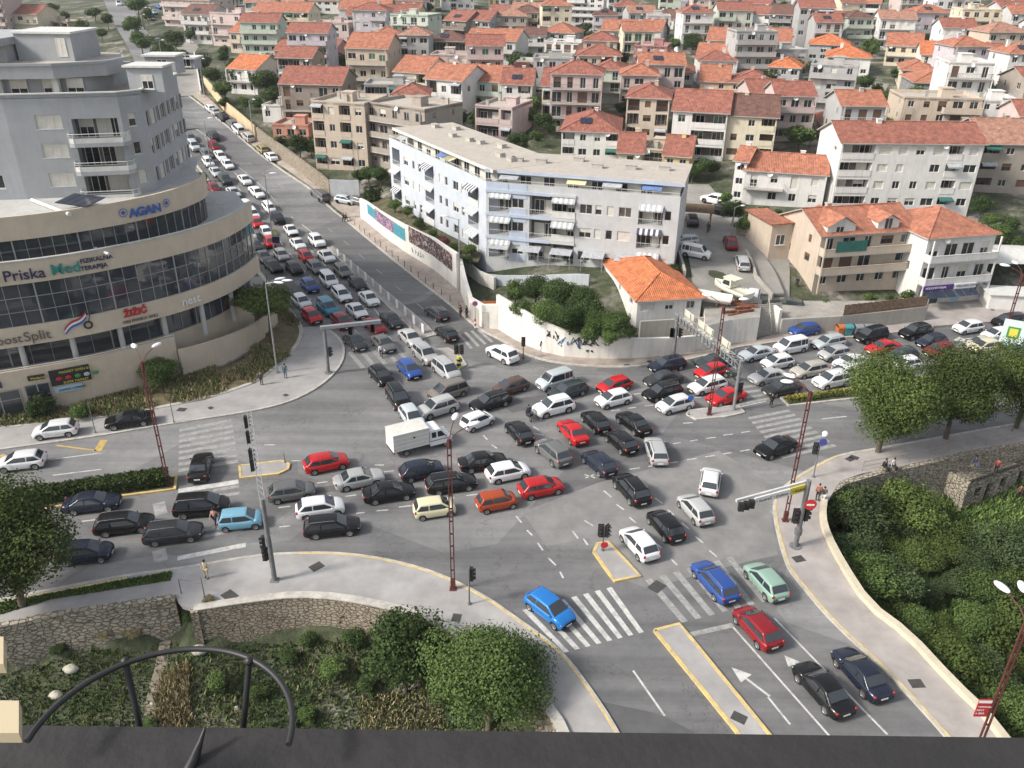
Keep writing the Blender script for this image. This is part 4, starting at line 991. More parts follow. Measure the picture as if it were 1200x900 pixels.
def railing(mb, x0, y0, x1, y1, z, h=.95, solid=False, mi=0):
    d = Vector((x1-x0, y1-y0)); L = d.length
    if L < .05: return
    d.normalize(); M = Matrix.Translation((x0, y0, z)) @ Matrix.Rotation(math.atan2(d.y, d.x), 4, 'Z')
    if solid: mb.box(0, -.05, 0, L, .05, h, mi, M); mb.box(-.03, -.08, h, L+.03, .08, h+.05, mi, M); return
    mb.box(0, -.025, h-.05, L, .025, h, mi, M); mb.box(0, -.015, .08, L, .015, .11, mi, M)
    n = max(2, int(L/.28))
    for i in range(n+1): mb.box(L*i/n-.012, -.012, .1, L*i/n+.012, .012, h-.05, mi, M)
def roofmesh(kind, W, D, H, pitch=.42, ov=.45):
    mb = MB(); th = .14
    def slab(pts):
        n = Vector(pts[1])-Vector(pts[0]); m = Vector(pts[2])-Vector(pts[0]); k = n.cross(m).normalized()
        if k.z < 0: pts = pts[::-1]
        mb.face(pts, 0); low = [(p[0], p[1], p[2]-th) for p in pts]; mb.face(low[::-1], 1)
        for i in range(len(pts)): mb.face([low[i-1], low[i], pts[i], pts[i-1]], 1)
    x0, x1, y0, y1 = -ov, W+ov, -ov, D+ov
    if kind == 'gx':
        r = (D/2+ov)*pitch; ze = H+.02; m = (y0+y1)/2
        slab([(x0, y0, ze), (x1, y0, ze), (x1, m, ze+r), (x0, m, ze+r)]); slab([(x0, m, ze+r), (x1, m, ze+r), (x1, y1, ze), (x0, y1, ze)])
        mb.tube([(x0, m, ze+r), (x1, m, ze+r)], .13, 6, 0)
        return mb, r
    if kind == 'gy':
        r = (W/2+ov)*pitch; ze = H+.02; m = (x0+x1)/2
        slab([(x0, y0, ze), (m, y0, ze+r), (m, y1, ze+r), (x0, y1, ze)]); slab([(m, y0, ze+r), (x1, y0, ze), (x1, y1, ze), (m, y1, ze+r)])
        mb.tube([(m, y0, ze+r), (m, y1, ze+r)], .13, 6, 0)
        return mb, r
    if kind == 'sh':     # single slope towards the front
        r = (D+2*ov)*pitch*.7; ze = H+.02
        slab([(x0, y0, ze), (x1, y0, ze), (x1, y1, ze+r), (x0, y1, ze+r)]); return mb, r
    if kind == 'hip':
        s = min(W, D)/2+ov; r = s*pitch; ze = H+.02
        if W >= D: a, b = (x0+s, (y0+y1)/2, ze+r), (x1-s, (y0+y1)/2, ze+r)
        else: a, b = ((x0+x1)/2, y0+s, ze+r), ((x0+x1)/2, y1-s, ze+r)
        A, B, C_, E_ = (x0, y0, ze), (x1, y0, ze), (x1, y1, ze), (x0, y1, ze)
        if W >= D: slab([A, B, b, a]); slab([B, C_, b]); slab([C_, E_, a, b]); slab([E_, A, a])
        else: slab([A, B, a]); slab([B, C_, b, a]); slab([C_, E_, b]); slab([E_, A, a, b])
        for p, q in ((A, a), (B, b if W >= D else a), (C_, b), (E_, a if W >= D else b), (a, b)): mb.tube([p, q], .11, 6, 0)
        return mb, r
HOUSES = []
def house(wn, xl, yl, xr, yr, ye, floors, depth, roof, wall, tile, style, label, cat='house', extra=''):
    pl = wpx(wn, xl, yl); pr = wpx(wn, xr, yr); yeave = wpx(wn, xl, ye)[1]
    rnd = random.Random(label)
    ax, ay, az = T(*pl); bx_, by_, bz = T(*pr)
    ang = math.atan2(by_-ay, bx_-ax)
    if abs(ang) > .8: ang = .8*(1 if ang > 0 else -1)
    Wd = abs(bx_-ax)/math.cos(ang); D = depth; z0 = az
    H = zpix(ax, ay, yeave)-z0; fh = H/floors
    fh = min(3.7, max(2.15, fh)); H = fh*floors
    name = {'house': 'house', 'block': 'apartment_building', 'school': 'school_building', 'shed': 'shed'}.get(cat, 'house')
    near = ay < 215
    O = empty(name, (ax, ay, z0), ang, label, {'block': 'apartment building'}.get(cat, cat), 'houses on the hillside' if ay > 120 else None)
    wm = wallm(wall); W = Wd
    # ---- openings
    tone = rnd.choice('wwwgb'); nb = max(1, int(round(W/2.75))); bw = W/nb; bays = [rnd.random() for _ in range(nb)]
    fo = []; wins = []; bal = []
    for fl in range(floors):
        zf = fl*fh
        k = 0
        while k < nb:
            x0 = k*bw; c = x0+bw/2
            if style == 'L' and bays[k] < .55 and fh > 2.0:
                k2 = k
                while k2+1 < nb and bays[k2+1] < .55 and k2-k < 1: k2 += 1
                a, b = x0+.25, (k2+1)*bw-.25; fo.append((a, zf+.12, b, zf+fh-.35, 1.3))
                for q in range(k, k2+1):
                    wins.append((q*bw+bw/2-.8, 1.28, zf+.14, 1.6, min(2.05, fh-.6), tone))
                bal.append(('log', a, b, zf)); k = k2+1; continue
            wd = rnd.choice([1.3, 1.5, 1.1, 1.9]) if W > 6 else 1.1
            wd = min(wd, bw-.5)
            if style == 'B' and fl > 0 and bays[k] < .8: hh = min(2.05, fh-.55); zb = zf+.12
            else: hh = min(1.3, fh*.45); zb = zf+fh*.33
            if wd > .4 and rnd.random() < .93:
                fo.append((c-wd/2, zb, c+wd/2, zb+hh, .16)); wins.append((c-wd/2, .13, zb, wd, hh, tone))
            k += 1
        if style == 'B' and fl > 0:
            if W > 9 and rnd.random() < .35: s = rnd.choice([(0, .5), (.5, 1)]); bal.append(('bal', s[0]*W+.05, s[1]*W-.05, zf))
            else: bal.append(('bal', 0.05, W-.05, zf))
    def sidewins(Ln):
        ops = []; ws = []; n = max(1, int(Ln/4.2))
        for fl in range(floors):
            for i in range(n):
                if rnd.random() < .62:
                    c = (i+.5)*Ln/n; wd = rnd.choice([.7, 1.0, 1.2]); zb = fl*fh+fh*.35; hh = min(1.2, fh*.42)
                    ops.append((c-wd/2, zb, c+wd/2, zb+hh, .16)); ws.append((c-wd/2, zb, wd, hh))
        return ops, ws
    so1, sw1 = sidewins(D); so2, sw2 = sidewins(D)
    mb = MB(); F0 = -5.0
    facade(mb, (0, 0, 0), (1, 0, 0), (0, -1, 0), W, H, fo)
    facade(mb, (0, 0, 0), (0, 1, 0), (-1, 0, 0), D, H, so1); facade(mb, (W, 0, 0), (0, 1, 0), (1, 0, 0), D, H, so2)
    mb.face([(W, D, 0), (0, D, 0), (0, D, H), (W, D, H)], 0)
    for (p, q) in (((0, 0), (W, 0)), ((W, 0), (W, D)), ((W, D), (0, D)), ((0, D), (0, 0))):
        mb.face([(p[0], p[1], F0), (q[0], q[1], F0), (q[0], q[1], 0), (p[0], p[1], 0)], 0)
    rm = None
    if roof in ('gx', 'gy', 'hip', 'sh'):
        rm, rise = roofmesh(roof, W, D, H, .42 if roof != 'sh' else .35)
        if roof == 'gx':
            for x in (0, W):
                f = [(x, 0, H), (x, D, H), (x, D/2, H+D/2*.42+.02)]; mb.face(f if x else f[::-1], 0)
        if roof == 'gy':
            for y in (0, D):
                f = [(0, y, H), (W, y, H), (W/2, y, H+W/2*.42+.02)]; mb.face(f if not y else f[::-1], 0)
        if roof == 'sh':
            r = D*.245
            mb.face([(0, D, H), (0, D, H+r), (0, 0, H)], 0); mb.face([(W, 0, H), (W, D, H+r), (W, D, H)], 0); mb.face([(W, D, H), (0, D, H), (0, D, H+r), (W, D, H+r)], 0)
        mb.face([(0, 0, H-.02), (W, 0, H-.02), (W, D, H-.02), (0, D, H-.02)], 1)
    else:
        mb.face([(0, 0, H-.35), (W, 0, H-.35), (W, D, H-.35), (0, D, H-.35)], 2)
        for a, b, c, d in ((0, 0, W, .2), (0, D-.2, W, D), (0, .2, .2, D-.2), (W-.2, .2, W, D-.2)): mb.box(a, b, H-.4, c, d, H+.25, 0)
        mb.v = [(x, y, z) for x, y, z in mb.v]
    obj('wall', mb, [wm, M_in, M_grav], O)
    for x, y, z, w_, h_, tn in wins: put_window(O, x, y, z, w_, h_, 0, rnd, tn, near)
    for x, z, w_, h_ in sw2: put_window(O, W-.13, x, z, w_, h_, PI/2, rnd, tone, near)
    for x, z, w_, h_ in sw1: put_window(O, .13, x+w_, z, w_, h_, -PI/2, rnd, tone, near)
    solid = rnd.random() < .6; rmat = rnd.choice([M_rail, M_railw, wm, wm])
    for kind, a, b, zf in bal:
        if kind == 'log':
            r_ = MB(); railing(r_, a, -.03, b, -.03, zf+.12, .9, solid); obj('railing', r_, wm if solid else rmat, O)
            if rnd.random() < .3:
                aw = MB(); aw.box(a, -.9, zf+fh-.9, b, -.86, zf+fh-.7); aw.face([(a, -.88, zf+fh-.7), (b, -.88, zf+fh-.7), (b, -.02, zf+fh-.38), (a, -.02, zf+fh-.38)]); obj('awning', aw, rnd.choice([M_awn, M_awn, M_awng]), O)
        else:
            s = MB(); s.box(a, -1.25, zf-.12, b, -.002, zf+.06); q = obj('balcony', s, M_slab, O)
            r_ = MB(); railing(r_, a+.05, -1.2, b-.05, -1.2, zf+.06, .9, solid); railing(r_, a+.05, -1.15, a+.05, -.02, zf+.06, .9, solid); railing(r_, b-.05, -1.15, b-.05, -.02, zf+.06, .9, solid)
            obj('railing', r_, wm if solid else rmat, q)
    if style == 'B' and near:
        for x in (0.02, W-.2):
            p_ = MB(); p_.box(x, -1.2, 0, x+.18, -1.02, H-.1); obj('pillar', p_, wm, O)
    if rm is not None:
        ro = obj('roof', rm, [TILE[tile], M_slab], O)
        if 'n' not in extra:
            cx = W*rnd.uniform(.25, .75); cy = D*rnd.uniform(.45, .7); c = MB(); zt = H+rise*(.75 if roof != 'sh' else .6)
            c.box(cx-.35, cy-.3, zt-1.2, cx+.35, cy+.3, zt+.9); c.box(cx-.42, cy-.37, zt+.9, cx+.42, cy+.37, zt+1.0); obj('chimney', c, wm, ro)
        if 's' in extra or rnd.random() < .12:
            sp = MB(); n = 2 if 's' not in extra else 4
            for i in range(n):
                x0 = W*.3+i*1.15; p_ = .42; y0 = D*.12; sp.face([(x0, y0, H+.2+(y0+.45)*p_), (x0+1.05, y0, H+.2+(y0+.45)*p_), (x0+1.05, y0+1.7, H+.2+(y0+2.15)*p_), (x0, y0+1.7, H+.2+(y0+2.15)*p_)])
            obj('solar_panel', sp, M_solar, ro)
    else:
        c = MB(); cx = W*rnd.uniform(.3, .6); c.box(cx, D*.4, H-.35, cx+2.2, D*.4+2.2, H+1.3); c.box(cx-.15, D*.4-.15, H+1.3, cx+2.35, D*.4+2.35, H+1.42); obj('stair_head', c, wm, O)
        for i in range(rnd.randint(1, 3)):
            c = MB(); a, b = rnd.uniform(.5, W-1), rnd.uniform(1, D-1); c.box(a, b, H-.35, a+.6, b+.5, H+.9); c.box(a-.06, b-.06, H+.9, a+.66, b+.56, H+1.0); obj('chimney', c, M_slab, O)
    if rnd.random() < .45:
        d_ = MB(); M = Matrix.Translation((W*rnd.uniform(.1, .9), -.35, H-.3)) @ Matrix.Rotation(1.1, 4, 'X')
        d_.grid([[M @ Vector((q*math.cos(2*PI*i/12), q*math.sin(2*PI*i/12), -.12*(1-q*q/.2))) for i in range(12)] for q in (.02, .25, .45)], 0, True, True); d_.tube([(M @ Vector((0, 0, -.1))), (M @ Vector((0, 0, -.55)))], .03, 5); obj('satellite_dish', d_, M_railw, O)
    HOUSES.append((ax+math.cos(ang)*W/2-math.sin(ang)*D/2, ay+math.sin(ang)*W/2+math.cos(ang)*D/2, label, W, D, ang))
    return O
WIN.update({'1': (0, 0, 4), '2': (300, 0, 4), '3': (600, 0, 4), '4': (900, 0, 4)})
HL = '''2|95|315|292|318|240|2|9|gx|dpink|r|B|house|dusky pink house with a small dark gable above its loggia
2|292|318|370|320|240|2|9|gx|dpink|r|W|house|narrow dusky pink wing at the right end of the gabled pink house
2|132|575|412|572|392|3|10|gx|brown|r|B|house|brown three-storey house with dark balconies and pinkish red roof behind the beige flats
2|84|655|250|652|585|1|7|f|salmon|o|W|house|low salmon bungalow above the roadside retaining wall
2|35|570|134|572|495|1|7|f|white|o|W|house|small white flat-roofed house left of the brown balconied house
2|284|790|528|795|475|4|10|f|beige|o|L|block|beige apartment block with long balconies above the hedge
2|530|770|800|800|480|4|10|f|taupe|o|B|block|taupe rear wing of the beige apartment block with white balcony bands
2|440|445|625|448|225|3|10|gx|beige|o|B|house|tall sand-coloured house with bright orange roof behind the taupe wing
2|655|470|800|478|335|2|10|gx|cream|o|W|house|cream house with bright gable end left of the white row
2|800|535|968|545|368|2|9|gx|white|o|L|house|white house with yellow shutters second in the row
2|970|500|1150|512|375|2|9|gx|green|o|B|house|pale green-white house third in the row
2|1152|520|1290|525|395|2|9|gx|white|r|W|house|white house with red roof at the right end of the row
2|638|255|812|262|68|4|10|f|green|o|B|block|pale green flat-roofed block of four storeys on the middle hillside
2|398|165|628|172|42|3|10|gx|lgrey|o|B|house|long grey-white house under one orange roof above the white terraces
2|632|150|760|156|60|2|9|gx|cream|o|B|house|cream house right of the long grey-white one
2|258|225|440|232|105|3|9|f|pink|o|B|house|pinkish flat-roofed house with two dark balconies
2|75|175|255|180|55|3|9|gx|cream|o|W|house|pale yellow house left of the pinkish flat-roofed one
2|-30|250|92|256|152|2|9|hip|grey|o|B|house|grey house with orange pyramid roof at the street bend
2|-10|165|75|168|58|3|9|gx|pink|o|B|house|pink house above the orange pyramid roof
2|885|215|985|222|95|3|9|gx|brown|r|B|house|dark brown-fronted house beneath a long red roof
2|986|215|1092|220|95|3|9|gx|grey|r|W|house|plain grey-walled half of the house with the long red roof
2|984|290|1104|295|188|2|9|gx|blue|o|B|house|pale blue house in the middle distance
2|1106|300|1215|305|190|2|9|gx|lgrey|o|B|house|grey house with dark balconies right of the pale blue one
2|785|300|930|306|240|1|9|gx|taupe|d|W|house|low house with dark red roof above the cream gable
2|930|300|1002|304|245|1|7|gx|cream|r|W|house|small cream house beside the dark red roof
2|1092|150|1210|154|65|2|9|gx|grey|r|B|house|grey house high on the hillside left of the white tower block
2|1090|52|1205|56|-5|2|9|f|olive|o|B|block|olive block at the upper middle edge
2|870|45|1022|48|0|2|9|gx|white|p|W|house|white house with pale roof at the top edge
2|1028|655|1200|668|495|2|10|f|pink|o|L|house|pinkish white flat-roofed house behind the long blue-white block
2|640|60|735|62|10|2|9|gx|pink|o|B|house|pink-walled house near the top edge, middle left
2|250|60|390|64|15|2|9|gx|white|o|W|house|white house with orange roof near the top edge left of the pink-walled one
2|400|30|540|34|-10|2|8|gx|peach|r|B|house|peach house with its roof cut by the top edge
2|560|20|700|24|-20|2|8|gx|white|o|B|house|white house with its roof cut by the top edge
1|775|120|998|128|0|4|10|gx|pink|p|B|block|long pink apartment block at the top left of the hillside
1|872|200|998|206|65|3|9|gx|lgrey|d|B|house|grey and white house with dark middle storey
1|1002|212|1142|216|60|3|10|f|pink|o|B|house|pink house with glazed roof veranda
1|1085|245|1205|250|150|2|9|gx|beige|o|B|house|beige house with orange roof at the street side
1|1085|435|1210|442|320|2|9|gx|white|b|B|house|white house with orange roof above the hedge by the climbing street
1|72|195|200|198|65|3|9|gx|cream|r|B|house|cream house beyond the grey tower on the far left
1|200|175|330|178|100|2|9|f|beige|o|W|house|beige flat-roofed house right behind the grey tower
1|-40|205|60|207|-60|6|9|f|pink|o|B|block|tall dull pink block at the left edge
3|253|138|422|142|-15|5|10|f|white|o|B|block|white five-storey block at the top of the picture
3|-10|150|122|156|55|3|9|gx|pink|p|B|house|pink house left of the white five-storey block
3|128|240|288|246|150|2|9|hip|lgrey|o|W|house|grey-white house with orange pyramid roof, middle hillside
3|150|295|322|300|195|2|7|f|white|o|B|house|white terraced front below the orange pyramid roof
3|298|315|432|320|258|1|9|gx|pink|d|B|house|low house with dark brown tiled roof
3|415|235|600|240|142|2|9|gx|pink|o|W|house|long pink-white house under an orange roof, upper middle
3|600|235|690|238|142|2|9|gx|lgrey|o|B|house|grey right half under the upper middle orange roof
3|560|395|712|402|215|4|9|f|dpink|o|B|block|dark red-brown block with white balconies and white top
3|378|480|508|486|325|3|9|hip|green|r|B|house|grey-green house with red pyramid roof and dark balconies
3|138|540|360|548|402|2|10|gx|cream|r|L|house|cream house with solar heaters on its red roof
3|655|440|842|446|335|2|10|hip|lgrey|o|B|house|grey-white house with orange pyramid roof right of the red-brown block
3|526|650|722|656|455|3|9|hip|beige|r|L|house|cream-grey house with vine-covered balcony
3|228|745|495|752|612|2|12|hip|white|r|L|house|large white house with broad red hipped roof behind the blue-white block
3|735|745|985|752|518|3|10|gx|white|r|W|block|white building with blank wall and red roof
3|987|745|1215|750|540|3|10|gx|cream|d|W|block|cream building with arched-looking small windows and brown roof
3|492|835|602|838|715|2|8|gx|cream|r|W|house|small cream house with red roof tucked behind the blue-white block
3|604|825|702|830|700|2|7|f|beige|o|L|house|low beige annex with solar roof
3|702|850|820|855|728|2|8|gx|yellow|r|W|house|yellow house with red roof at the lane
3|858|355|1000|360|262|2|9|gx|lilac|o|B|house|lilac-grey house with orange roof
3|905|290|1100|296|188|2|10|gx|pink|o|B|house|long pinkish house with wide orange roof, left part
3|1102|292|1290|296|190|2|10|gx|lgrey|o|B|house|grey-white right part of the long orange-roofed house
3|872|475|1005|480|395|2|10|gx|peach|o|W|house|peach house with pointed gable
3|1005|480|1210|486|408|2|10|hip|peach|r|W|house|wide peach house with red hipped roof
3|500|130|755|136|80|1|9|gx|white|d|B|house|low white house with long dull red roof near the grassy slope
3|780|150|925|154|88|2|9|gx|white|d|B|house|white house with dark roof under the grassy slope
3|955|135|1100|140|40|3|9|f|blue|o|B|block|white-blue apartment house at the upper right
3|-20|420|38|424|355|1|8|gx|yellow|r|W|house|small yellow-green house beside the garden trees
3|18|395|205|402|290|2|8|f|lgrey|o|B|house|weathered white flat-roofed terrace house
3|1102|130|1205|134|65|2|8|gx|white|r|W|house|white house left of the dark-windowed grey one
3|780|60|945|64|0|2|8|gx|pink|r|B|house|pink house at the upper right edge of the grassy slope
4|-5|168|100|172|82|3|9|gx|dgrey|d|B|house|grey house with rows of dark windows
4|145|190|390|196|100|2|10|gx|white|r|W|house|broad white house with plain side wall, upper right
4|365|88|512|92|12|2|9|gx|white|o|W|house|white house with orange roof near the top edge, upper right
4|385|198|552|202|90|3|8|f|beige|o|B|block|narrow beige block with dark stairwell
4|182|285|370|290|208|2|9|hip|grey|b|B|house|house with bright orange hipped roof behind the blue-grey block
4|262|350|468|356|272|2|9|hip|white|b|W|house|white house with orange hipped roof right behind the blue-grey block
4|165|525|385|530|302|4|8|f|grey|o|B|block|blue-grey block with orange shutters
4|245|645|472|650|585|1|9|hip|beige|o|W|house|low beige house with orange hipped roof below the blue-grey block
4|540|305|700|310|212|2|9|gx|cream|o|B|house|cream house with orange roof near the hillside parking
4|700|345|902|350|255|2|9|gx|white|b|B|house|white house with brightest orange roof, right hillside
4|902|350|1072|354|272|2|9|gx|beige|r|W|house|beige house with three square windows
4|1072|385|1220|388|280|2|9|gx|beige|r|B|house|beige house at the right edge with red roof
4|612|420|760|425|340|2|10|hip|cream|o|W|house|cream house with orange hipped roof partly behind its neighbour
4|668|485|905|490|402|2|10|hip|dgrey|o|W|house|dark grey house with orange hipped roof and dish
4|600|645|962|655|458|3|9|f|beige|o|B|block|unfinished beige block with bare top storey
4|955|650|1145|655|472|3|8|f|white|o|W|block|white flat-roofed block right of the unfinished one
4|1145|650|1290|655|480|3|9|f|grey|o|W|house|grey rendered house at the right edge
4|955|895|1215|905|672|3|10|gx|taupe|p|L|block|brown and pinkish block with dark shutters at the right edge
4|1000|245|1215|250|190|1|9|hip|beige|o|W|house|long beige house with orange hipped roof, upper right edge
4|620|165|760|170|92|2|9|gx|white|r|B|house|white house first in the upper right row
4|760|175|862|180|120|1|8|gx|pink|r|B|house|pink low house second in the upper right row
4|862|215|1002|220|125|2|8|gx|cream|o|W|house|cream gabled house third in the upper right row
4|930|140|1062|145|68|2|8|gx|white|r|B|house|white house behind the cream gabled one, upper right
4|1102|150|1215|155|105|1|8|gx|white|o|W|house|white house with orange roof at the upper right edge
4|1040|75|1215|80|35|1|9|gx|salmon|r|W|house|salmon house with wide red roof in the top right corner
4|700|75|850|80|20|2|9|gx|pink|p|B|house|pink house below the long school
4|560|55|985|62|-10|2|10|f|lgrey|o|L|school|long white school building with window bands at the top right
4|-10|412|135|418|312|2|9|hip|grey|b|W|house|grey house with orange hipped roof left of the blue-grey block
4|-25|258|82|262|190|2|9|hip|lgrey|o|B|house|house with orange hipped roof above the left grey one
4|150|75|270|78|5|2|8|f|blue|o|B|house|blue-white flat house at the top edge, upper right
4|270|60|360|63|0|2|8|gx|lgrey|p|B|house|grey house between two white ones at the top edge
4|0|785|252|795|765|1|1|n|white|o|W|skip|x
4|820|720|990|726|650|1|6|f|lgrey|o|W|skip|x'''
for row in HL.split('\n'):
    v = row.split('|')
    if v[12] == 'skip': continue
    if v[11] == 'W' and int(v[6]) >= 2 and len(v[13]) % 2: v[11] = 'L'
    house(v[0], *map(float, v[1:6]), int(v[6]), float(v[7])+(3.0 if v[8] in ('gx', 'hip') else 1), v[8], v[9], v[10], v[11], v[13], v[12])
# rows farther up, seen only as roofs and fronts between the nearer ones
_far = random.Random(5)
FARROW = '''2|120|20|8|lgrey|p|small pale house between pines at the very top left of the hillside
2|720|-8|10|cream|o|cream house cut by the top edge left of the grassy slope
3|-60|-5|12|white|r|white house cut by the top edge left of the white five-storey block
4|-120|15|10|pink|r|pink house cut by the top edge above the dark-windowed grey one'''
for row in FARROW.split('\n'):
    w_, x, y, wd, c, t, lab = row.split('|'); x = float(x); y = float(y)
    house(w_, x, y+60, x+float(wd)*12, y+62, y, 2, 9, 'gx', c, t, 'B', lab)

# ---- the houses tucked in between and behind, filling the slope
_r = random.Random(77); _road = tt([(250,190),(240,150),(222,112),(205,70),(185,60),(160,28),(140,-2)]); _lane = tt([(872,345),(842,285),(822,236),(812,216)]); _lane2 = tt([(1028,150),(1018,118),(1030,98)]); _lane3 = tt([(226,112),(217,62),(222,50)])
def _nd(x, y, L_): return min(math.hypot(x-a, y-b) for a, b in L_)
_used = {}
_new = []
for _try in range(5200):
    if len(_new) >= 78: break
    Y = _r.uniform(140, 395); X = _r.uniform(-.42, .68)*Y
    p = proj(X, Y, z_at(X, Y))
    if not (232 < p[0] < 1215 and 12 < p[1] < 330): continue
    if p[1] > 175 and not (p[0] > 1130 or 450 < p[0] < 640 and p[1] < 178): continue
    if _nd(X, Y, densify(_road, 4)) < 24 or _nd(X, Y, densify(_lane, 3)) < 12 or _nd(X, Y, densify(_lane2, 3)) < 8 or _nd(X, Y, densify(_lane3, 4)) < 9: continue
    if 690 < p[0] < 770 and p[1] < 14: continue
    if any(math.hypot((X-h[0])/1.0, (Y-h[1])/1.15) < 5.2+h[3]*.42 for h in HOUSES): continue
    W_ = _r.uniform(7, 10.5); an = _r.uniform(-.15, .1); x0 = X-math.cos(an)*W_/2+math.sin(an)*4.5; y0 = Y-math.sin(an)*W_/2-math.cos(an)*4.5
    fl = _r.choice([3, 3, 3, 4, 2]); z0 = z_at(x0, y0); a = proj(x0, y0, z0); b = proj(x0+math.cos(an)*W_, y0+math.sin(an)*W_, z_at(x0+math.cos(an)*W_, y0+math.sin(an)*W_)); e = proj(x0, y0, z0+fl*2.75)
    rf = _r.choice(['gx', 'gx', 'gx', 'hip', 'hip', 'f']); wl = _r.choice(['white', 'white', 'lgrey', 'cream', 'pink', 'beige', 'lilac', 'grey', 'green', 'taupe']); tl = _r.choice('oorrrpd')
    best = min(HOUSES, key=lambda h: math.hypot(h[0]-X, h[1]-Y)); q = proj(best[0], best[1], z_at(best[0], best[1])+3); dx, dy = X-best[0], Y-best[1]
    sd = ('right of' if dx > 0 else 'left of') if abs(dx) > abs(dy) else ('behind' if dy > 0 else 'in front of')
    nm = ' '.join(best[2].split(' ')[:8]); nm = nm.split(' right of')[0].split(' left of')[0].split(' behind')[0].split(' in front')[0]
    cl = {'lgrey': 'pale grey', 'lilac': 'lilac-grey'}.get(wl, wl); rn = {'f': 'flat-roofed', 'hip': 'pyramid-roofed', 'gx': {'o': 'orange-roofed', 'r': 'red-roofed', 'p': 'pale-roofed', 'd': 'brown-roofed'}[tl]}[rf]
    lab = f'{cl} {rn} house of {["", "", "two", "three", "four"][fl]} storeys {sd} the {nm}'; lab = ' '.join(lab.split()[:16])
    if lab in _used: continue
    _used[lab] = 1
    house('Z', a[0], a[1], b[0], b[1], e[1], fl, 9, rf, wl, tl, _r.choice('BBL'), lab); _new.append(lab)
print('INFILL', len(_new))
# ================================================================ THE BIG AND THE NEAR BUILDINGS
M_stone = stained('facade_stone', (.56, .48, .38), .85, .22, (.25, .2, .15)); M_tower = stained('tower_render_grey', (.35, .365, .38), .85, .18)
M_curt = mat('curtain_wall_glass', (.04, .05, .062), .04, .3, .3, spec=.9); M_mull = mat('mullion_grey', (.30, .31, .31), .5, 0); M_terr = stained('terrace_floor', (.46, .46, .45), .9, .4)
M_navy = mat('sign_navy', (.02, .025, .09), .5, 0); M_teal = mat('sign_teal', (.02, .22, .20), .5, 0); M_sred = mat('sign_red', (.42, .02, .03), .5, 0); M_sgrey = mat('sign_grey', (.12, .10, .09), .5, 0)
M_sblk = mat('sign_black', (.02, .02, .02), .5, 0); M_syel = mat('sign_yellow', (.65, .55, .08), .5, 0); M_sblue = mat('sign_blue', (.03, .10, .40), .5, 0); M_sgreen = mat('sign_green', (.05, .25, .07), .5, 0); M_swhite = mat('sign_white', (.75, .75, .74), .5, 0); M_spurple = mat('sign_purple', (.09, .03, .20), .5, 0); M_sky = mat('sign_skyblue', (.35, .5, .6), .5, 0)
TX = bpy.data.scenes.new('lettering')
def text(s, size, m, parent, loc, rot, name='sign_lettering', ext=.03, bold=0):
    c = bpy.data.curves.new(name, 'FONT'); c.body = s; c.size = size; c.extrude = ext; c.offset = bold; c.align_x = 'LEFT'; c.materials.append(m)
    t_ = bpy.data.objects.new('t', c); TX.collection.objects.link(t_); TX.view_layers[0].update()
    me = bpy.data.meshes.new_from_object(t_.evaluated_get(TX.view_layers[0].depsgraph)); bpy.data.objects.remove(t_)
    o = bpy.data.objects.new(name, me); COL.objects.link(o); o.parent = parent; o.location = loc; o.rotation_euler = rot; return o
def offs(line, d):
    out = []; n = len(line)
    for i, (x, y) in enumerate(line):
        a = line[max(i-1, 0)]; b = line[min(i+1, n-1)]; t = Vector((b[0]-a[0], b[1]-a[1])).normalized(); out.append((x+t.y*d, y-t.x*d))
    return out      # +d = to the right of travel (towards the street when running left to right)
def along(line, s):
    for a, b in zip(line, line[1:]):
        L = math.hypot(b[0]-a[0], b[1]-a[1])
        if s <= L: t = s/L; return (a[0]+(b[0]-a[0])*t, a[1]+(b[1]-a[1])*t, math.atan2(b[1]-a[1], b[0]-a[0]))
        s -= L
    return (*line[-1], math.atan2(line[-1][1]-line[-2][1], line[-1][0]-line[-2][0]))
def length(line): return sum(math.hypot(b[0]-a[0], b[1]-a[1]) for a, b in zip(line, line[1:]))
def at_px(line, z, X):
    """arc length at which the curve at height z crosses picture column X"""
    s = 0; L = length(line); best = (1e9, 0)
    while s < L:
        x, y, _ = along(line, s); d = abs(proj(x, y, z)[0]-X)
        if d < best[0]: best = (d, s)
        s += .1
    return best[1]
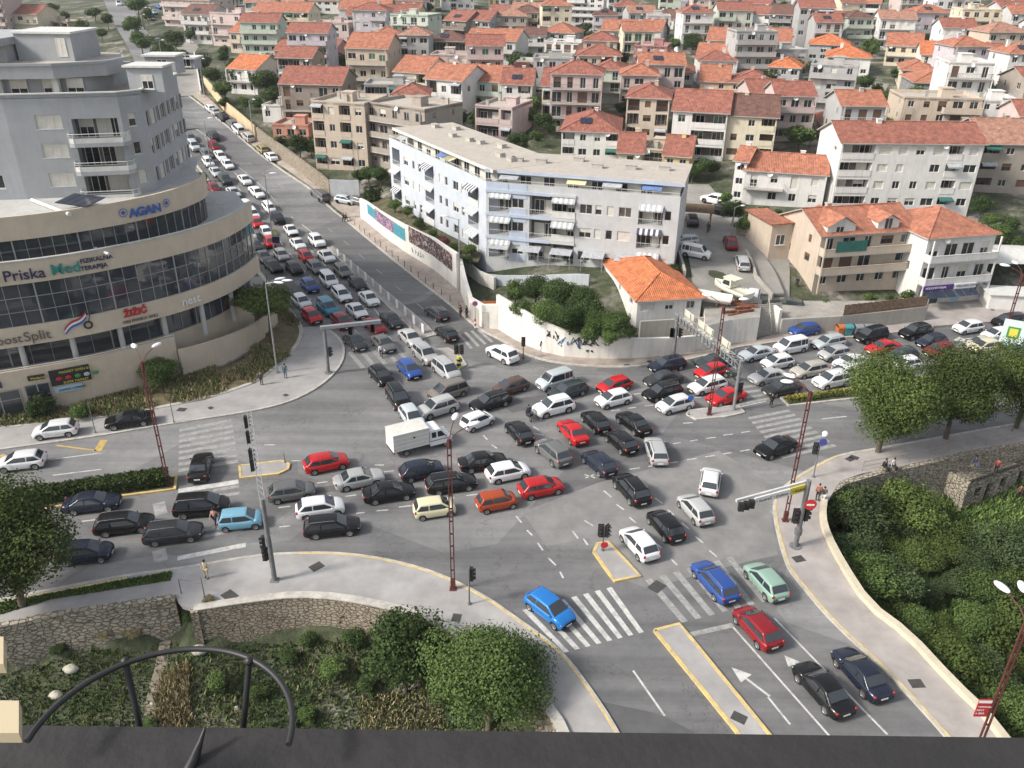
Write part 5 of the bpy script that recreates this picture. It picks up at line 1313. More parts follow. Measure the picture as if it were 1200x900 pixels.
def curved_centre():
    O = empty('business_centre', (-60, 90, 0), 0, 'curved beige stone business centre with dark glass bands and shop lettering', 'business centre')
    loc = lambda p, z: (p[0]+60, p[1]-90, z)
    c1 = smooth([G(-160, 352, 13.3)] + [G(*p, 13.3) for p in [(-60,343),(0,335),(50,329),(100,321),(150,311),(200,300),(250,285),(280,270)]] + [(-31.6, 97.5)], 2)
    c2 = smooth([G(-160, 298, 17.2)] + [G(*p, 17.2) for p in [(-60,290),(0,283),(50,277.5),(100,270),(150,261),(200,249),(237,234)]] + [(-35.6, 95)], 2)
    back1 = [(-36, 106), (-100, 106), (-100, 60)]; back2 = [(-38, 99), (-40, 106), (-100, 106), (-100, 60)]
    def band(c, z0, z1, th=.25, m=M_stone, name='stone_band', out=.25):
        mb = MB(); o1 = offs(c, out); o2 = offs(c, out-th)
        rows = [[(x+60, y-90, z0), (x+60, y-90, z1), (u+60, v-90, z1), (u+60, v-90, z0)] for (x, y), (u, v) in zip(o1, o2)]
        mb.grid(rows, 0, False, True); mb.face(rows[0]); mb.face(rows[-1][::-1]); return obj(name, mb, m, O)
    def sheet(c, back, z, m, name, thick=.3, ov=0):
        mb = MB(); mb.prism([(x+60, y-90) for x, y in offs(c, ov)+back], z-thick, z); return obj(name, mb, m, O)
    def glass(c, z0, z1, step, rows_, name='window_band', fr=.05, m=M_curt):
        mb = MB(); rr = [[(x+60, y-90, z0), (x+60, y-90, z1)] for x, y in c]; mb.grid(rr, 0, False); q = obj(name, mb, m, O)
        mu = MB(); L = length(c); s = .3; k = 0
        while s < L:
            x, y, a = along(c, s); w = .13 if k % 5 == 0 else fr; M = Matrix.Translation((x+60, y-90, 0)) @ Matrix.Rotation(a, 4, 'Z'); mu.box(-w/2, -.09, z0, w/2, .03, z1, 0, M); s += step; k += 1
        for i in range(rows_+1):
            z = z0+(z1-z0)*i/rows_; o1 = offs(c, .07); o2 = offs(c, -.02)
            mu.grid([[(x+60, y-90, z-fr/2), (x+60, y-90, z+fr/2), (u+60, v-90, z+fr/2), (u+60, v-90, z-fr/2)] for (x, y), (u, v) in zip(o1, o2)], 0, False, True)
        obj('mullion', mu, M_mull, q); return q
    band(c1, 13.3, 15.5); band(c1, 15.5, 15.62, .4, M_terr, 'coping', .32); sheet(c1, back1, 14.6, M_terr, 'terrace'); glass(c1, 9.0, 13.3, 1.35, 3); band(c1, 7.0, 9.0); sheet(c1, back1, 7.3, M_in, 'soffit', .25)
    glass(offs(c1, -1.3), 4.3, 7.1, 1.9, 1, 'shop_window'); band(c2, 17.2, 19.5, .3); sheet(c2, back2, 18.9, M_terr, 'roof_terrace'); glass(offs(c2, -.15), 14.6, 17.3, 1.15, 1)
    L = length(c1)
    for i in range(12):
        s = 2+i*4.6
        if s > L-2: break
        x, y, a = along(offs(c1, -.25), s); mb = MB(); mb.tube([(x+60, y-90, 3.2), (x+60, y-90, 7.05)], .28, 12); obj('column', mb, M_terr, O)
    sh_ = MB(); sh_.prism([(x+60, y-90) for x, y in offs(c1, -1.32)+back1], -1, 4.25); obj('plinth', sh_, M_stone, O)
    # base wall with walkway
    c0 = [p for p in offs(c1, 1.1)]; n = at_px(c0, 4.3, 205); cc = [p for i, p in enumerate(c0) if length(c0[:i+1]) < n] if True else c0
    mb = MB(); o2 = offs(cc, -3.0)
    rows = [[(x+60, y-90, -.3), (x+60, y-90, 4.35+.5), (u+60, v-90, 4.85)] for (x, y), (u, v) in zip(cc, offs(cc, -.3))]
    mb.grid(rows, 0, False); mb.grid([[(u+60, v-90, 4.85), (u+60, v-90, 4.2)] for u, v in offs(cc, -.3)], 0, False); mb.grid([[(x+60, y-90, 4.2), (u+60, v-90, 4.2)] for (x, y), (u, v) in zip(offs(cc, -.3), o2)], 0, False)
    obj('base_wall', mb, M_stone, O)
    mb = MB(); mb.tube([(x+60, y-90, 5.1) for x, y in cc], .05, 6); [mb.tube([(x+60, y-90, 4.8), (x+60, y-90, 5.1)], .03, 5) for x, y in cc[::2]]; obj('handrail', mb, M_railw, O)
    # ground level ramp wall to the right with lower parapet
    cr = [p for i, p in enumerate(c0) if length(c0[:i+1]) >= n-.5]
    mb = MB(); cr2 = offs(cr, .6)
    k_ = len(cr2); rows = [[(x+60, y-90, -.3), (x+60, y-90, 3.4-1.6*i/k_), (u+60, v-90, 3.4-1.6*i/k_), (u+60, v-90, -.3)] for i, ((x, y), (u, v)) in enumerate(zip(cr2, offs(cr2, -.35)))]
    mb.grid(rows, 0, False, True); mb.face(rows[0]); obj('ramp_wall', mb, M_stone, O)
    # shops at ground level far left
    for X0, X1, zt in ((-70, -30, 2.9), (-22, 26, 2.9), (33, 62, 3.1)):
        s0 = at_px(cc, 1.5, X0); s1 = at_px(cc, 1.5, X1); cs = [along(offs(cc, .06), s0+(s1-s0)*i/6)[:2] for i in range(7)]
        mb = MB(); mb.grid([[(x+60, y-90, .1), (x+60, y-90, zt)] for x, y in cs], 0, False); q = obj('shop_front', mb, M_curt, O)
        mu = MB()
        for i in (0, 3, 6): x, y, a = along(offs(cc, .06), s0+(s1-s0)*i/6); M = Matrix.Translation((x+60, y-90, 0)) @ Matrix.Rotation(a, 4, 'Z'); mu.box(-.05, -.06, .1, .05, .02, zt, 0, M)
        o1 = offs(cs, .05)
        for z in (.15, 1.9, zt): mu.grid([[(x+60, y-90, z-.04), (x+60, y-90, z+.04)] for x, y in o1], 0, False)
        obj('shop_frame', mu, M_mull, q)
    # lettering
    def word(c, z, X, s, size, m, dx=0, bold=.01, dout=.36):
        x, y, a = along(offs(c, dout), at_px(c, z, X)); text(s, size, m, O, (x+60, y-90, z), (PI/2, 0, a), bold=bold)
    word(c2, 17.75, 153, 'AGAN', 1.2, M_sblue, bold=.05)
    for X in (145, 195):
        x, y, a = along(offs(c2, .36), at_px(c2, 18.3, X)); mb = MB(); M = Matrix.Translation((x+60, y-90, 18.35)) @ Matrix.Rotation(a, 4, 'Z')
        for r0, r1, mi in ((.38, .45, 0), (0, .2, 0)): mb.grid([[M @ Vector((q*math.cos(2*PI*i/20), 0, q*math.sin(2*PI*i/20))) for i in range(20)] for q in (r0, r1)], mi, False, True)
        obj('emblem', mb, M_sblue, O)
    word(c1, 13.75, 5, 'Priska', 1.5, M_navy, bold=.012); word(c1, 13.8, 61, 'Med', 1.5, M_teal, bold=.02)
    word(c1, 14.5, 95, 'FIZIKALNA', .62, M_navy, bold=.012); word(c1, 13.75, 96, 'TERAPIJA', .62, M_navy, bold=.012); word(c1, 13.8, -10, 'o', 1.4, M_navy)
    word(c1, 7.45, -12, 'Boost', 1.25, M_sgrey, bold=.0); word(c1, 7.45, 30, 'Split', 1.4, M_sgrey, bold=.0)
    word(c1, 8.05, 146, '\u017dI\u017dI\u0106', .95, M_sred, bold=.05); word(c1, 7.35, 144, '1893 PIVNICA GRILL', .42, M_sgrey)
    word(c1, 7.6, 214, 'nest', 1.3, M_swhite, bold=.02)
    # flag swoosh with a dark round mark
    x, y, a = along(offs(c1, .4), at_px(c1, 8, 76)); M = Matrix.Translation((x+60, y-90, 7.6)) @ Matrix.Rotation(a, 4, 'Z')
    for k, m in enumerate((M_sred, M_swhite, M_sblue)):
        mb = MB(); mb.grid([[M @ Vector((t*2.2, -.02*k, t*1.5+.18*math.sin(t*6)+.55-k*.22)), M @ Vector((t*2.2, -.02*k, t*1.5+.18*math.sin(t*6)+.33-k*.22))] for t in np.linspace(0, 1, 9)], 0, False); obj('emblem', mb, m, O)
    mb = MB(); mb.grid([[M @ Vector((2.2+q*math.cos(2*PI*i/16), -.03, .55+q*math.sin(2*PI*i/16))) for i in range(16)] for q in (.25, .45)], 0, False, True); mb.tube([M @ Vector((2.3, -.04, .9)), M @ Vector((2.6, -.04, 1.8))], .05, 5); obj('emblem', mb, M_sblk, O)
    # signboards on the base wall
    def board(X0, X1, z0, z1, m, name='signboard'):
        s0 = at_px(cc, z0, X0); s1 = at_px(cc, z0, X1); x, y, a = along(offs(cc, .12), s0); w_ = s1-s0; mb = MB(); M = Matrix.Translation((x+60, y-90, 0)) @ Matrix.Rotation(along(cc, (s0+s1)/2)[2], 4, 'Z'); mb.box(0, -.1, z0, w_, .05, z1, 0, M); q = obj(name, mb, m, O); return q, M, w_
    q, M, w_ = board(61, 108, 2.6, 4.3, M_sblk)
    def on(M, x, z, s, size, m, q): p = M @ Vector((x, -.13, z)); text(s, size, m, q, p, (PI/2, 0, M.to_euler().z), ext=.01)
    on(M, .9, 3.85, 'MARKET OPEN 0-24', .36, M_syel, q); on(M, 1.1, 2.7, 'SUPER MARKET', .34, M_syel, q)
    for i, m in enumerate((M_sred, M_sred, M_sgreen, M_sky, M_sgreen)):
        mb = MB(); mb.ell((.8+i*.85, -.12, 3.3), (.3, .03, .22), 8, 5, 0, M); obj('picture_patch', mb, m, q)
    q, M, w_ = board(66, 98, 1.75, 2.4, M_sky); on(M, .3, 1.95, 'ODMOR I OPREMA', .3, M_sblk, q)
    q, M, w_ = board(34, 53, 3.6, 4.1, M_sblk); on(M, .25, 3.72, 'Moderna', .36, M_syel, q)
    q, M, w_ = board(38, 58, 1.0, 2.2, M_sblk); on(M, .2, 1.7, 'BAR', .4, M_swhite, q)
    word(cc, 3.4, -6, 'N', .9, M_navy, bold=.04, dout=.12)
    # entrance stairs on the street corner
    mb = MB(); A = Vector(G(178, 426, .1)); B = Vector(G(208, 398, 2.2)); d = (B-A); nrm = Vector((-d.y, d.x)).normalized()*-1.6
    n_ = 14
    for i in range(n_):
        p = A+d*(i/n_); q = A+d*((i+1)/n_); z = .15+2.9*(i+1)/n_
        mb.prism([(p.x+60, p.y-90), (q.x+60, q.y-90), (q.x+nrm.x+60, q.y+nrm.y-90), (p.x+nrm.x+60, p.y+nrm.y-90)], -.2, z)
    obj('stairs', mb, mat('stair_dark', (.10, .10, .095), .9, .2), O)
    # terrace things
    mb = MB(); x, y = G(95, 239, 19.4); M = Matrix.Translation((x+60, y-90, 19.75)) @ Matrix.Rotation(-.35, 4, 'Z') @ Matrix.Rotation(.12, 4, 'X')
    [mb.box(-2.0+i*1.02, -1.3, 0, -1.04+i*1.02, 1.3, .08, 0, M) for i in range(4)]; obj('roof_solar_panel', mb, M_solar, O)
    mb = MB(); a = G(38, 236, 19); b = G(82, 253, 19); mb.tube([(a[0]+60, a[1]-90, 19.15), (b[0]+60, b[1]-90, 19.15)], .22, 6); obj('roof_duct', mb, M_railw, O)
    mb = MB(); a = G(98, 287, 15); b = G(128, 300, 15); mb.tube([(a[0]+60, a[1]-90, 15.2), (b[0]+60, b[1]-90, 15.2)], .16, 6); obj('roof_duct', mb, M_railw, O)
    mb = MB(); px_ = [G(*p, 14.6) for p in ((240, 249), (262, 250), (280, 250))]
    mb.tube([(x+60, y-90, 15.7) for x, y in px_], .04, 5)
    for x, y in px_: mb.tube([(x+60, y-90, 14.6), (x+60, y-90, 15.7)], .03, 5)
    obj('railing', mb, M_railw, O)
curved_centre()

def tower():
    O = empty('grey_apartment_tower', (-60, 95, 18.9), 0, 'grey apartment tower with loggias and white shutters standing on the curved business centre', 'apartment building')
    def L(x, y): return (x+60, y-95)
    Fp = [(-92, 78.5), (-50.6, 85), (-40.3, 87.6), (-38.7, 89.3), (-39.7, 102.5), (-50, 110), (-92, 112)]
    mb = MB(); wins = []; Z1 = 10.3
    def wall(a, b, H, ops, z0=-.2):
        A = Vector((*L(*a), z0)); B = Vector((*L(*b), z0)); U = (B-A); W = U.length; U.normalize(); N = Vector((U.y, -U.x, 0)); facade(mb, A, U, N, W, H-z0, [(o[0], o[1]-z0, o[2], o[3]-z0, o[4]) for o in ops]); return A, math.atan2(U.y, U.x), U, N
    fl = [-.2, 2.75, 5.6]                       # three floors showing
    W0 = math.hypot(41.4, 6.5)
    ops = []; ws = []
    for z in [-3.0]+fl:
        for c in (3.9, 8.9, 13.9, 18.9, 23.9, 28.9, 33.9, 38.9): ops.append((c-1.3, z+1.1+.25, c+1.3, z+2.5+.25, .12)); ws.append((c-1.3, z+1.35, 2.6, 1.4))
    ops = [o for o in ops if o[1] > 0]; ws = [w_ for w_ in ws if w_[1] > 0]
    rnd = random.Random(3)
    A, a, U, N = wall(Fp[0], Fp[1], Z1, ops)
    for x, z, w_, h_ in ws:
        p = A+U*x-N*.1; put_window(O, p.x, p.y, z, w_, h_, a, random.Random(int(x*7+z*11)), 'w')
    ops = [(2.6, z+1.35, 5.0, z+2.75, .12) for z in fl] + [(5.9, z+.05, 10.2, z+2.25, 1.5) for z in fl]
    A, a, U, N = wall(Fp[1], Fp[2], Z1, ops)
    for z in fl:
        p = A+U*2.6-N*.1; fr, pn = winmesh(2.4, 1.4, 'cw'); o = link('window', fr, O, (p.x, p.y, z+1.35), a); link('pane', pn, o)
        for x in (6.2, 7.9, 9.1):
            p = A+U*x-N*1.48; put_window(O, p.x, p.y, z+.1, 1.0 if x > 8 else 1.4, 2.0, a, rnd, 'w')
        s = MB(); M = Matrix.Translation(A) @ Matrix.Rotation(a, 4, 'Z')
        pts = [(5.4, .02), (5.5, -1.0), (6.0, -1.25), (10.6, -1.25), (11.1, -.8), (11.2, .02)]
        s.prism([tuple((M @ Vector((x, y, 0)))[:2]) for x, y in pts], z-.35, z+.05); q = obj('balcony', s, M_tower, O)
        s = MB()
        for (x0, y0), (x1, y1) in zip(pts, pts[1:]):
            p0 = M @ Vector((x0, y0, 0)); p1 = M @ Vector((x1, y1, 0)); s.tube([(p0.x, p0.y, z+.95), (p1.x, p1.y, z+.95)], .04, 5); s.tube([(p0.x, p0.y, z+.7), (p1.x, p1.y, z+.7)], .02, 5); s.tube([(p0.x, p0.y, z+.05), (p0.x, p0.y, z+.95)], .03, 5)
            s.face([(p0.x, p0.y, z+.05), (p1.x, p1.y, z+.05), (p1.x, p1.y, z+.55), (p0.x, p0.y, z+.55)])
        obj('railing', s, M_railw, q)
    A, a, U, N = wall(Fp[2], Fp[3], Z1, [(.7, z+1.3, 1.5, z+2.6, .12) for z in fl])
    for z in fl: p = A+U*.7-N*.1; put_window(O, p.x, p.y, z+1.3, .8, 1.3, a, rnd)
    cols = [(.8, .8), (2.2, 1.4), (4.2, .8), (5.6, 1.6), (8.0, .9), (9.4, 1.5), (11.4, .8), (12.7, 1.0)]
    ops = [(c, z+.9, c+w_, z+2.5, .15) for z in fl for c, w_ in cols]
    A, a, U, N = wall(Fp[3], Fp[4], Z1, ops)
    for z in fl:
        for c, w_ in cols: p = A+U*c-N*.13; put_window(O, p.x, p.y, z+.9, w_, 1.6, a, rnd)
    wall(Fp[4], Fp[5], Z1, []); wall(Fp[5], Fp[6], Z1, [])
    mb.prism([L(*p) for p in Fp], Z1-.4, Z1-.3, 2, 0)
    obj('wall', mb, [M_tower, M_in, M_grav], O)
    # parapet cap, railing
    s = MB(); ribbon(s, [L(*p) for p in Fp[:6]], .4, Z1, Z1+.12, f=None); obj('parapet_cap', s, M_railw, O)
    # set-back sixth floor and its heavy band
    F6 = [(-92, 82), (-51.5, 87.4), (-44, 89.2), (-42.9, 93), (-44, 101), (-92, 106)]
    s = MB(); s.prism([L(*p) for p in F6], Z1-1.2, Z1+1.5); q = obj('set_back_storey', s, M_tower, O)
    for c in range(9):
        p = Vector(L(-54-c*4.3, 87.05-c*.57)); put_window(q, p.x, p.y-.04, Z1-.9, 2.2, 2.1, math.atan2(6.2, 40.5), random.Random(c+40), 'w')
    for c in (0, 3.0, 5.2): p = Vector(L(-50.8+c, 87.55+c*.2)); put_window(q, p.x, p.y-.05, Z1-.9, 1.6, 2.1, .18, rnd, 'w')
    F6b = [(-92, 79.5), (-52, 86.0), (-46, 87.2), (-42.0, 90.2), (-41.6, 93.5), (-44.5, 100), (-92, 107)]
    s = MB(); s.prism([L(*p) for p in F6b], Z1+1.3, Z1+2.5, 1, 0); ob = obj('roof_band', s, [M_tower, M_grav], O)
    s = MB(); ribbon(s, [L(*p) for p in F6b[:6]], .25, Z1+2.5, Z1+2.75, f=None); obj('parapet', s, M_tower, ob)
    for i, p in enumerate([(-62, 84.8), (-57, 85.6), (-51.5, 86.6), (-46.4, 87.6)]):
        s = MB(); a_, b_ = L(*p); s.box(a_-.3, b_+.2, Z1-.3, a_+.3, b_+.7, Z1+1.3); obj('pillar', s, M_railw if i % 2 else M_tower, O)
    # penthouse
    z = Z1+2.5; a_, b_ = L(-50.5, 91.5)
    s = MB(); s.box(a_-1, b_, z, a_+4.8, b_+6, z+2.6); pq = obj('penthouse', s, M_tower, O)
    s = MB(); s.box(a_-1.2, b_-.2, z+2.6, a_+5.0, b_+6.2, z+2.8); obj('roof', s, M_railw, pq); put_window(pq, a_+3.2, b_-.03, z+.4, 1.0, 1.8, 0, rnd)
    s = MB(); s.box(a_-32, b_-1.5, z, a_-1.3, b_+8, z+1.6); w2 = obj('penthouse', s, M_tower, O); s = MB(); s.box(a_-32.5, b_-4.0, z+1.6, a_-1.0, b_+8.5, z+2.3); obj('roof', s, [M_tower], w2)
    for c in range(5): put_window(w2, a_-5-c*4, b_-1.53, z+.05, 1.8, 1.5, 0, random.Random(c), 'w')
    # cabins and rails on the right-hand roof
    for (X, Y, w_, d_, h_) in ((152, 104, 3.6, 3, 2.4), (172, 84, 3.5, 3, 2.0), (200, 78, 3.0, 2.5, 1.2)):
        x, y = G(X, Y, 29.2); a_, b_ = L(x, y); s = MB(); s.box(a_, b_, Z1-.3, a_+w_, b_+d_, Z1-.3+h_, 0); q = obj('roof_cabin', s, M_tower, O); s = MB(); s.box(a_-.3, b_-.3, Z1-.3+h_, a_+w_+.3, b_+d_+.3, Z1-.1+h_); obj('roof', s, M_railw, q)
        put_window(q, a_+1.4, b_-.04, Z1, 1.2, 1.4, 0, rnd)
tower()

# ---- long blue-white block
def blue_block():
    z0 = 3.7; C = Vector(G(570, 302, z0)); R = Vector(G(788, 324, z0)); Lf = Vector(G(460, 236, z0))
    H = zpix(C.x, C.y, 213)-z0; fh = (H-1.0)/3
    O = empty('long_apartment_block', (C.x, C.y, z0), 0, 'long pale blue and white apartment block with flat beige roof and awninged loggias', 'apartment building')
    M_b1 = stained('render_pale_blue', (.44, .50, .60), .9, .12); M_b2 = stained('render_light_grey', (.50, .51, .52), .9, .15); M_b3 = stained('render_bluewhite', (.50, .54, .60), .9, .12)
    rnd = random.Random(11)
    def wing(A, B, D, Hh, cols, m, seg, name='wing'):
        U = (B-A); W = U.length; a = math.atan2(U.y, U.x)
        Wg = empty(name, (A.x-C.x, A.y-C.y, 0), a); Wg.parent = O
        ops = []; ws = []; bl = []
        for f in range(4 if True else 3):
            zf = f*fh
            if f == 3: continue
            for (u, kind) in cols:
                x = u*W
                if kind == 'L': ops.append((x, zf+.15, x+3.2, zf+fh-.3, 1.4)); bl.append((x, x+3.2, zf)); ws += [(x+.4, 1.38, zf+.2, 1.4, 1.9), (x+1.9, 1.38, zf+.2, 1.0, 1.9)]
                else:
                    w_ = {'W': 1.7, 'w': .9}[kind]; ops.append((x, zf+1.0, x+w_, zf+2.3, .12)); ws.append((x, .1, zf+1.0, w_, 1.3))
        mb = MB(); facade(mb, (0, 0, 0), (1, 0, 0), (0, -1, 0), W, Hh, ops)
        mb.face([(0, 0, 0), (0, D, 0), (0, D, Hh), (0, 0, Hh)][::-1], 0); mb.face([(W, 0, 0), (W, D, 0), (W, D, Hh), (W, 0, Hh)], 0); mb.face([(W, D, 0), (0, D, 0), (0, D, Hh), (W, D, Hh)], 0)
        mb.face([(0, 0, -3), (W, 0, -3), (W, 0, 0), (0, 0, 0)], 0); mb.face([(0, D, -3), (0, 0, -3), (0, 0, 0), (0, D, 0)], 0); mb.face([(0, 0, Hh-1), (W, 0, Hh-1), (W, D, Hh-1), (0, D, Hh-1)], 2)
        obj('wall', mb, [m, M_in, M_grav], Wg)
        for x, y, z, w_, h_ in ws: put_window(Wg, x, y, z, w_, h_, 0, rnd, 'w', True)
        for i, (x0, x1, zf) in enumerate(bl):
            s = MB(); railing(s, x0, -.04, x1, -.04, zf+.15, .85, rnd.random() < .3); obj('railing', s, M_railw, Wg)
            if rnd.random() < .7:
                s = MB(); zt = zf+fh-.3; k = rnd.uniform(.5, 1.1); n_ = 9
                for j in range(n_): xa, xb = x0+(x1-x0)*j/n_, x0+(x1-x0)*(j+1)/n_; s.face([(xa, -k, zt-.55), (xb, -k, zt-.55), (xb, -.02, zt), (xa, -.02, zt)], j % 2); s.face([(xa, -k, zt-.75), (xb, -k, zt-.75), (xb, -k, zt-.55), (xa, -k, zt-.55)], j % 2)
                obj('awning', s, [M_awn, M_railw] if rnd.random() < .5 else [mat('awning_navy', (.06, .07, .12), .9, .2), M_railw], Wg)
        return Wg, W
    colsR = [(.015, 'L'), (.14, 'W'), (.235, 'L'), (.355, 'L'), (.50, 'W'), (.58, 'w'), (.64, 'w'), (.70, 'W'), (.80, 'L'), (.93, 'w')]
    colsL = [(.03, 'L'), (.17, 'W'), (.27, 'w'), (.34, 'w'), (.41, 'L'), (.56, 'w'), (.62, 'w'), (.70, 'W'), (.78, 'w'), (.84, 'L')]
    wr, WR = wing(C, R, 13, H, colsR, M_b2, 1); wl, WL = wing(Lf, C, 12, H-.02, colsL, M_b3, 1)
    # blue bay on the right-hand wing: a painted panel 8 cm proud between the loggias
    s = MB()
    for x0, x1 in ((WR*.125, WR*.22),):
        for f in range(3):
            for (a, b, c, d) in ((x0, f*fh, x1, f*fh+.98), (x0, f*fh+2.32, x1, (f+1)*fh)): s.box(a, -.05, b, c, -.003, d)
        s.box(x0, -.05, 3*fh, x1, -.003, H)
    s.box(0.02, -.05, 3*fh, WR*.12, -.003, H); obj('blue_panel', s, M_b1, wr)
    for f in range(3):
        s = MB(); s.box(-.05, -.22, f*fh+fh-.3, WR*.345, -.06, f*fh+fh+.12); obj('storey_band', s, M_b1, wr)
        s = MB(); s.box(WR*.345+.01, -.2, f*fh+fh-.25, WR*.48, -.003, f*fh+fh+.1); obj('storey_band', s, M_b2, wr)
    # penthouse floor set back, flat beige roof with fascia
    for Wg, W, D, e in ((wr, WR, 13, 0), (wl, WL, 12, .03)):
        s = MB(); s.box(0.1, 1.9, H-1.0, W-.3, D-.5, H+1.15+e); q = obj('penthouse', s, stained('render_white_pent', (.62, .61, .56), .9, .2), Wg)
        for i in range(int(W/3.3)): put_window(q, 1+i*3.3, 1.87, H-.9, 1.6, 1.7, 0, rnd, 'w', True)
        s = MB(); s.box(-.4, .9, H+1.15+e, W+.3, D+.2, H+1.5+e, 0); r = obj('roof', s, [M_grav], q)
        s = MB(); s.box(-.45, .84, H+1.1+e, W+.35, .9, H+1.55+e); obj('fascia', s, M_b1 if Wg is wr else M_railw, r)
        for i in range(int(W/4)):
            s = MB(); x = 2+i*4+rnd.uniform(-.8, .8); y = rnd.uniform(5.5, 9.5); s.box(x, y, H+1.4, x+1.5, y+.8, H+2.05); s.box(x-.08, y-.08, H+2.05, x+1.58, y+.88, H+2.14); obj('chimney', s, M_slab, r)
        for i in range(4):
            s = MB(); x = rnd.uniform(1, W-4); s.face([(x, .0, H+.55), (x+2.6, .0, H+.55), (x+2.6, 1.8, H+1.05), (x, 1.8, H+1.05)]); obj('awning', s, rnd.choice([M_awn, mat('awning_yellow', (.6, .56, .35), .9, .1), mat('awning_blue', (.12, .2, .4), .9, .2)]), q)
        s = MB(); railing(s, .1, .1, W-.1, .1, H, .45); obj('railing', s, M_railw, Wg)
        s = MB(); s.box(-.02, .02, H-1, W+.02, .22, H+.02); obj('parapet', s, M_b3 if Wg is wl else M_b2, Wg)
    # ground floor garden canopies
    for i in range(5):
        x = WR*(.02+i*.17); s = MB(); s.face([(x, -1.7, 2.0), (x+3.0, -1.7, 2.0), (x+3.0, -.05, 2.4), (x, -.05, 2.4)])
        for q in (x, x+2.9): s.tube([(q, -1.65, 0), (q, -1.65, 2.0)], .04, 5)
        obj('garden_canopy', s, [M_awn], wr)
blue_block()

# ---- near houses
OH = house('Z', 744, 391, 818, 386, 352, 2, 14.5, 'hip', 'white', 'b', 'W', 'white cottage with bright orange pyramid roof above the graffiti wall', extra='n')
PH = house('Z', 951, 341, 1058, 338, 276, 3, 10, 'gx', 'beige', 'o', 'B', 'large beige house with green awning, white gable dormers and cluttered balconies', extra='')
def dormers(PHo, H, specs):
    for x, w_, y0, h_ in specs:
        s = MB(); s.box(x, y0, H-.2, x+w_, y0+4.5, H+h_); 
        s.face([(x, y0, H+h_), (x+w_, y0, H+h_), (x+w_/2, y0, H+h_+w_*.28)]); q = obj('dormer', s, wallm('white'), PHo)
        r = MB(); r.face([(x-.3, y0-.4, H+h_-.05), (x+w_/2, y0-.4, H+h_+w_*.28+.08), (x+w_/2, y0+6, H+h_+w_*.28+.08), (x-.3, y0+6, H+h_-.05)]); r.face([(x+w_/2, y0-.4, H+h_+w_*.28+.08), (x+w_+.3, y0-.4, H+h_-.05), (x+w_+.3, y0+6, H+h_-.05), (x+w_/2, y0+6, H+h_+w_*.28+.08)]); obj('roof', r, TILE['o'], q)
        rnd = random.Random(int(x)); put_window(q, x+w_*.3, y0-.03, H+.2, 1.2, 1.7, 0, rnd)
H_ph = 7.6
dormers(PH, H_ph, [(.8, 4.2, .2, 1.3), (8.4, 3.2, .3, 1.5)])
s = MB(); s.box(1.6, -1.3, H_ph-1.9, 6.2, -1.27, H_ph-.4); obj('green_awning', s, M_awng, PH)
s = MB(); s.box(-3.2, 7, -3, -.02, 14, 7.4); q = obj('side_wing', s, wallm('beige'), PH); put_window(q, -2.4, 6.97, 1, 1.2, 1.3, 0, random.Random(1)); put_window(q, -2.4, 6.97, 4.4, 1.4, 1.5, 0, random.Random(2))
r = MB(); r.box(-3.6, 6.6, 7.4, -.02, 14.4, 7.6); obj('roof', r, TILE['o'], q)
SH = house('Z', 1069, 358, 1146, 352, 279, 3, 11, 'hip', 'white', 'o', 'B', 'white house with orange hipped roof above two shops with dark awnings', cat='house', extra='n')
for x, w_, m in ((-.1, 4.6, M_spurple), (4.7, 3.4, M_swhite)):
    s = MB(); s.box(x, -1.45, 2.55, x+w_, -1.3, 3.25); q = obj('shop_sign', s, m, SH); text('VODOMATERIJAL' if m is M_spurple else 'WELLNESS CENTAR', .42, M_swhite if m is M_spurple else M_navy, q, (x+.25, -1.47, 2.78), (PI/2, 0, 0), ext=.01)
    s = MB(); n_ = 3
    for i in range(n_): a = x+.1+i*(w_-.2)/n_; s.face([(a, -2.7, 1.95), (a+(w_-.2)/n_-.08, -2.7, 1.95), (a+(w_-.2)/n_-.08, -1.46, 2.5), (a, -1.46, 2.5)])
    obj('awning', s, mat('awning_dark_blue', (.025, .035, .06), .5, .2), SH)
for x, m in ((.9, M_curt), (2.4, M_curt), (5.8, M_sky)):
    s = MB(); s.box(x, -.12, 0, x+1.3, -.04, 2.1); q = obj('shop_door', s, m, SH); s = MB(); s.box(x-.1, -.14, 0, x, -.02, 2.2); s.box(x+1.3, -.14, 0, x+1.4, -.02, 2.2); s.box(x-.1, -.14, 2.1, x+1.4, -.02, 2.25); obj('door_frame', s, M_railw, q)
WT = house('4', 290, 985, 928, 1012, 668, 4, 10, 'gx', 'white', 'r', 'L', 'broad white terrace of flats with long red roof and plain gable end', cat='block')
for x in (7.2, 13.6, 17.4): s = MB(); s.box(x, -.3, -1, x+.3, 5.2, 11.2); 
RW = house('Z', 868, 238, 962, 243, 199, 2, 9, 'gx', 'white', 'o', 'B', 'white house with grey storey band and orange roof at the lane corner')
house('Z', 856, 236, 869, 238, 188, 3, 7, 'gx', 'white', 'o', 'W', 'narrow white tower-like wing left of the lane corner house')
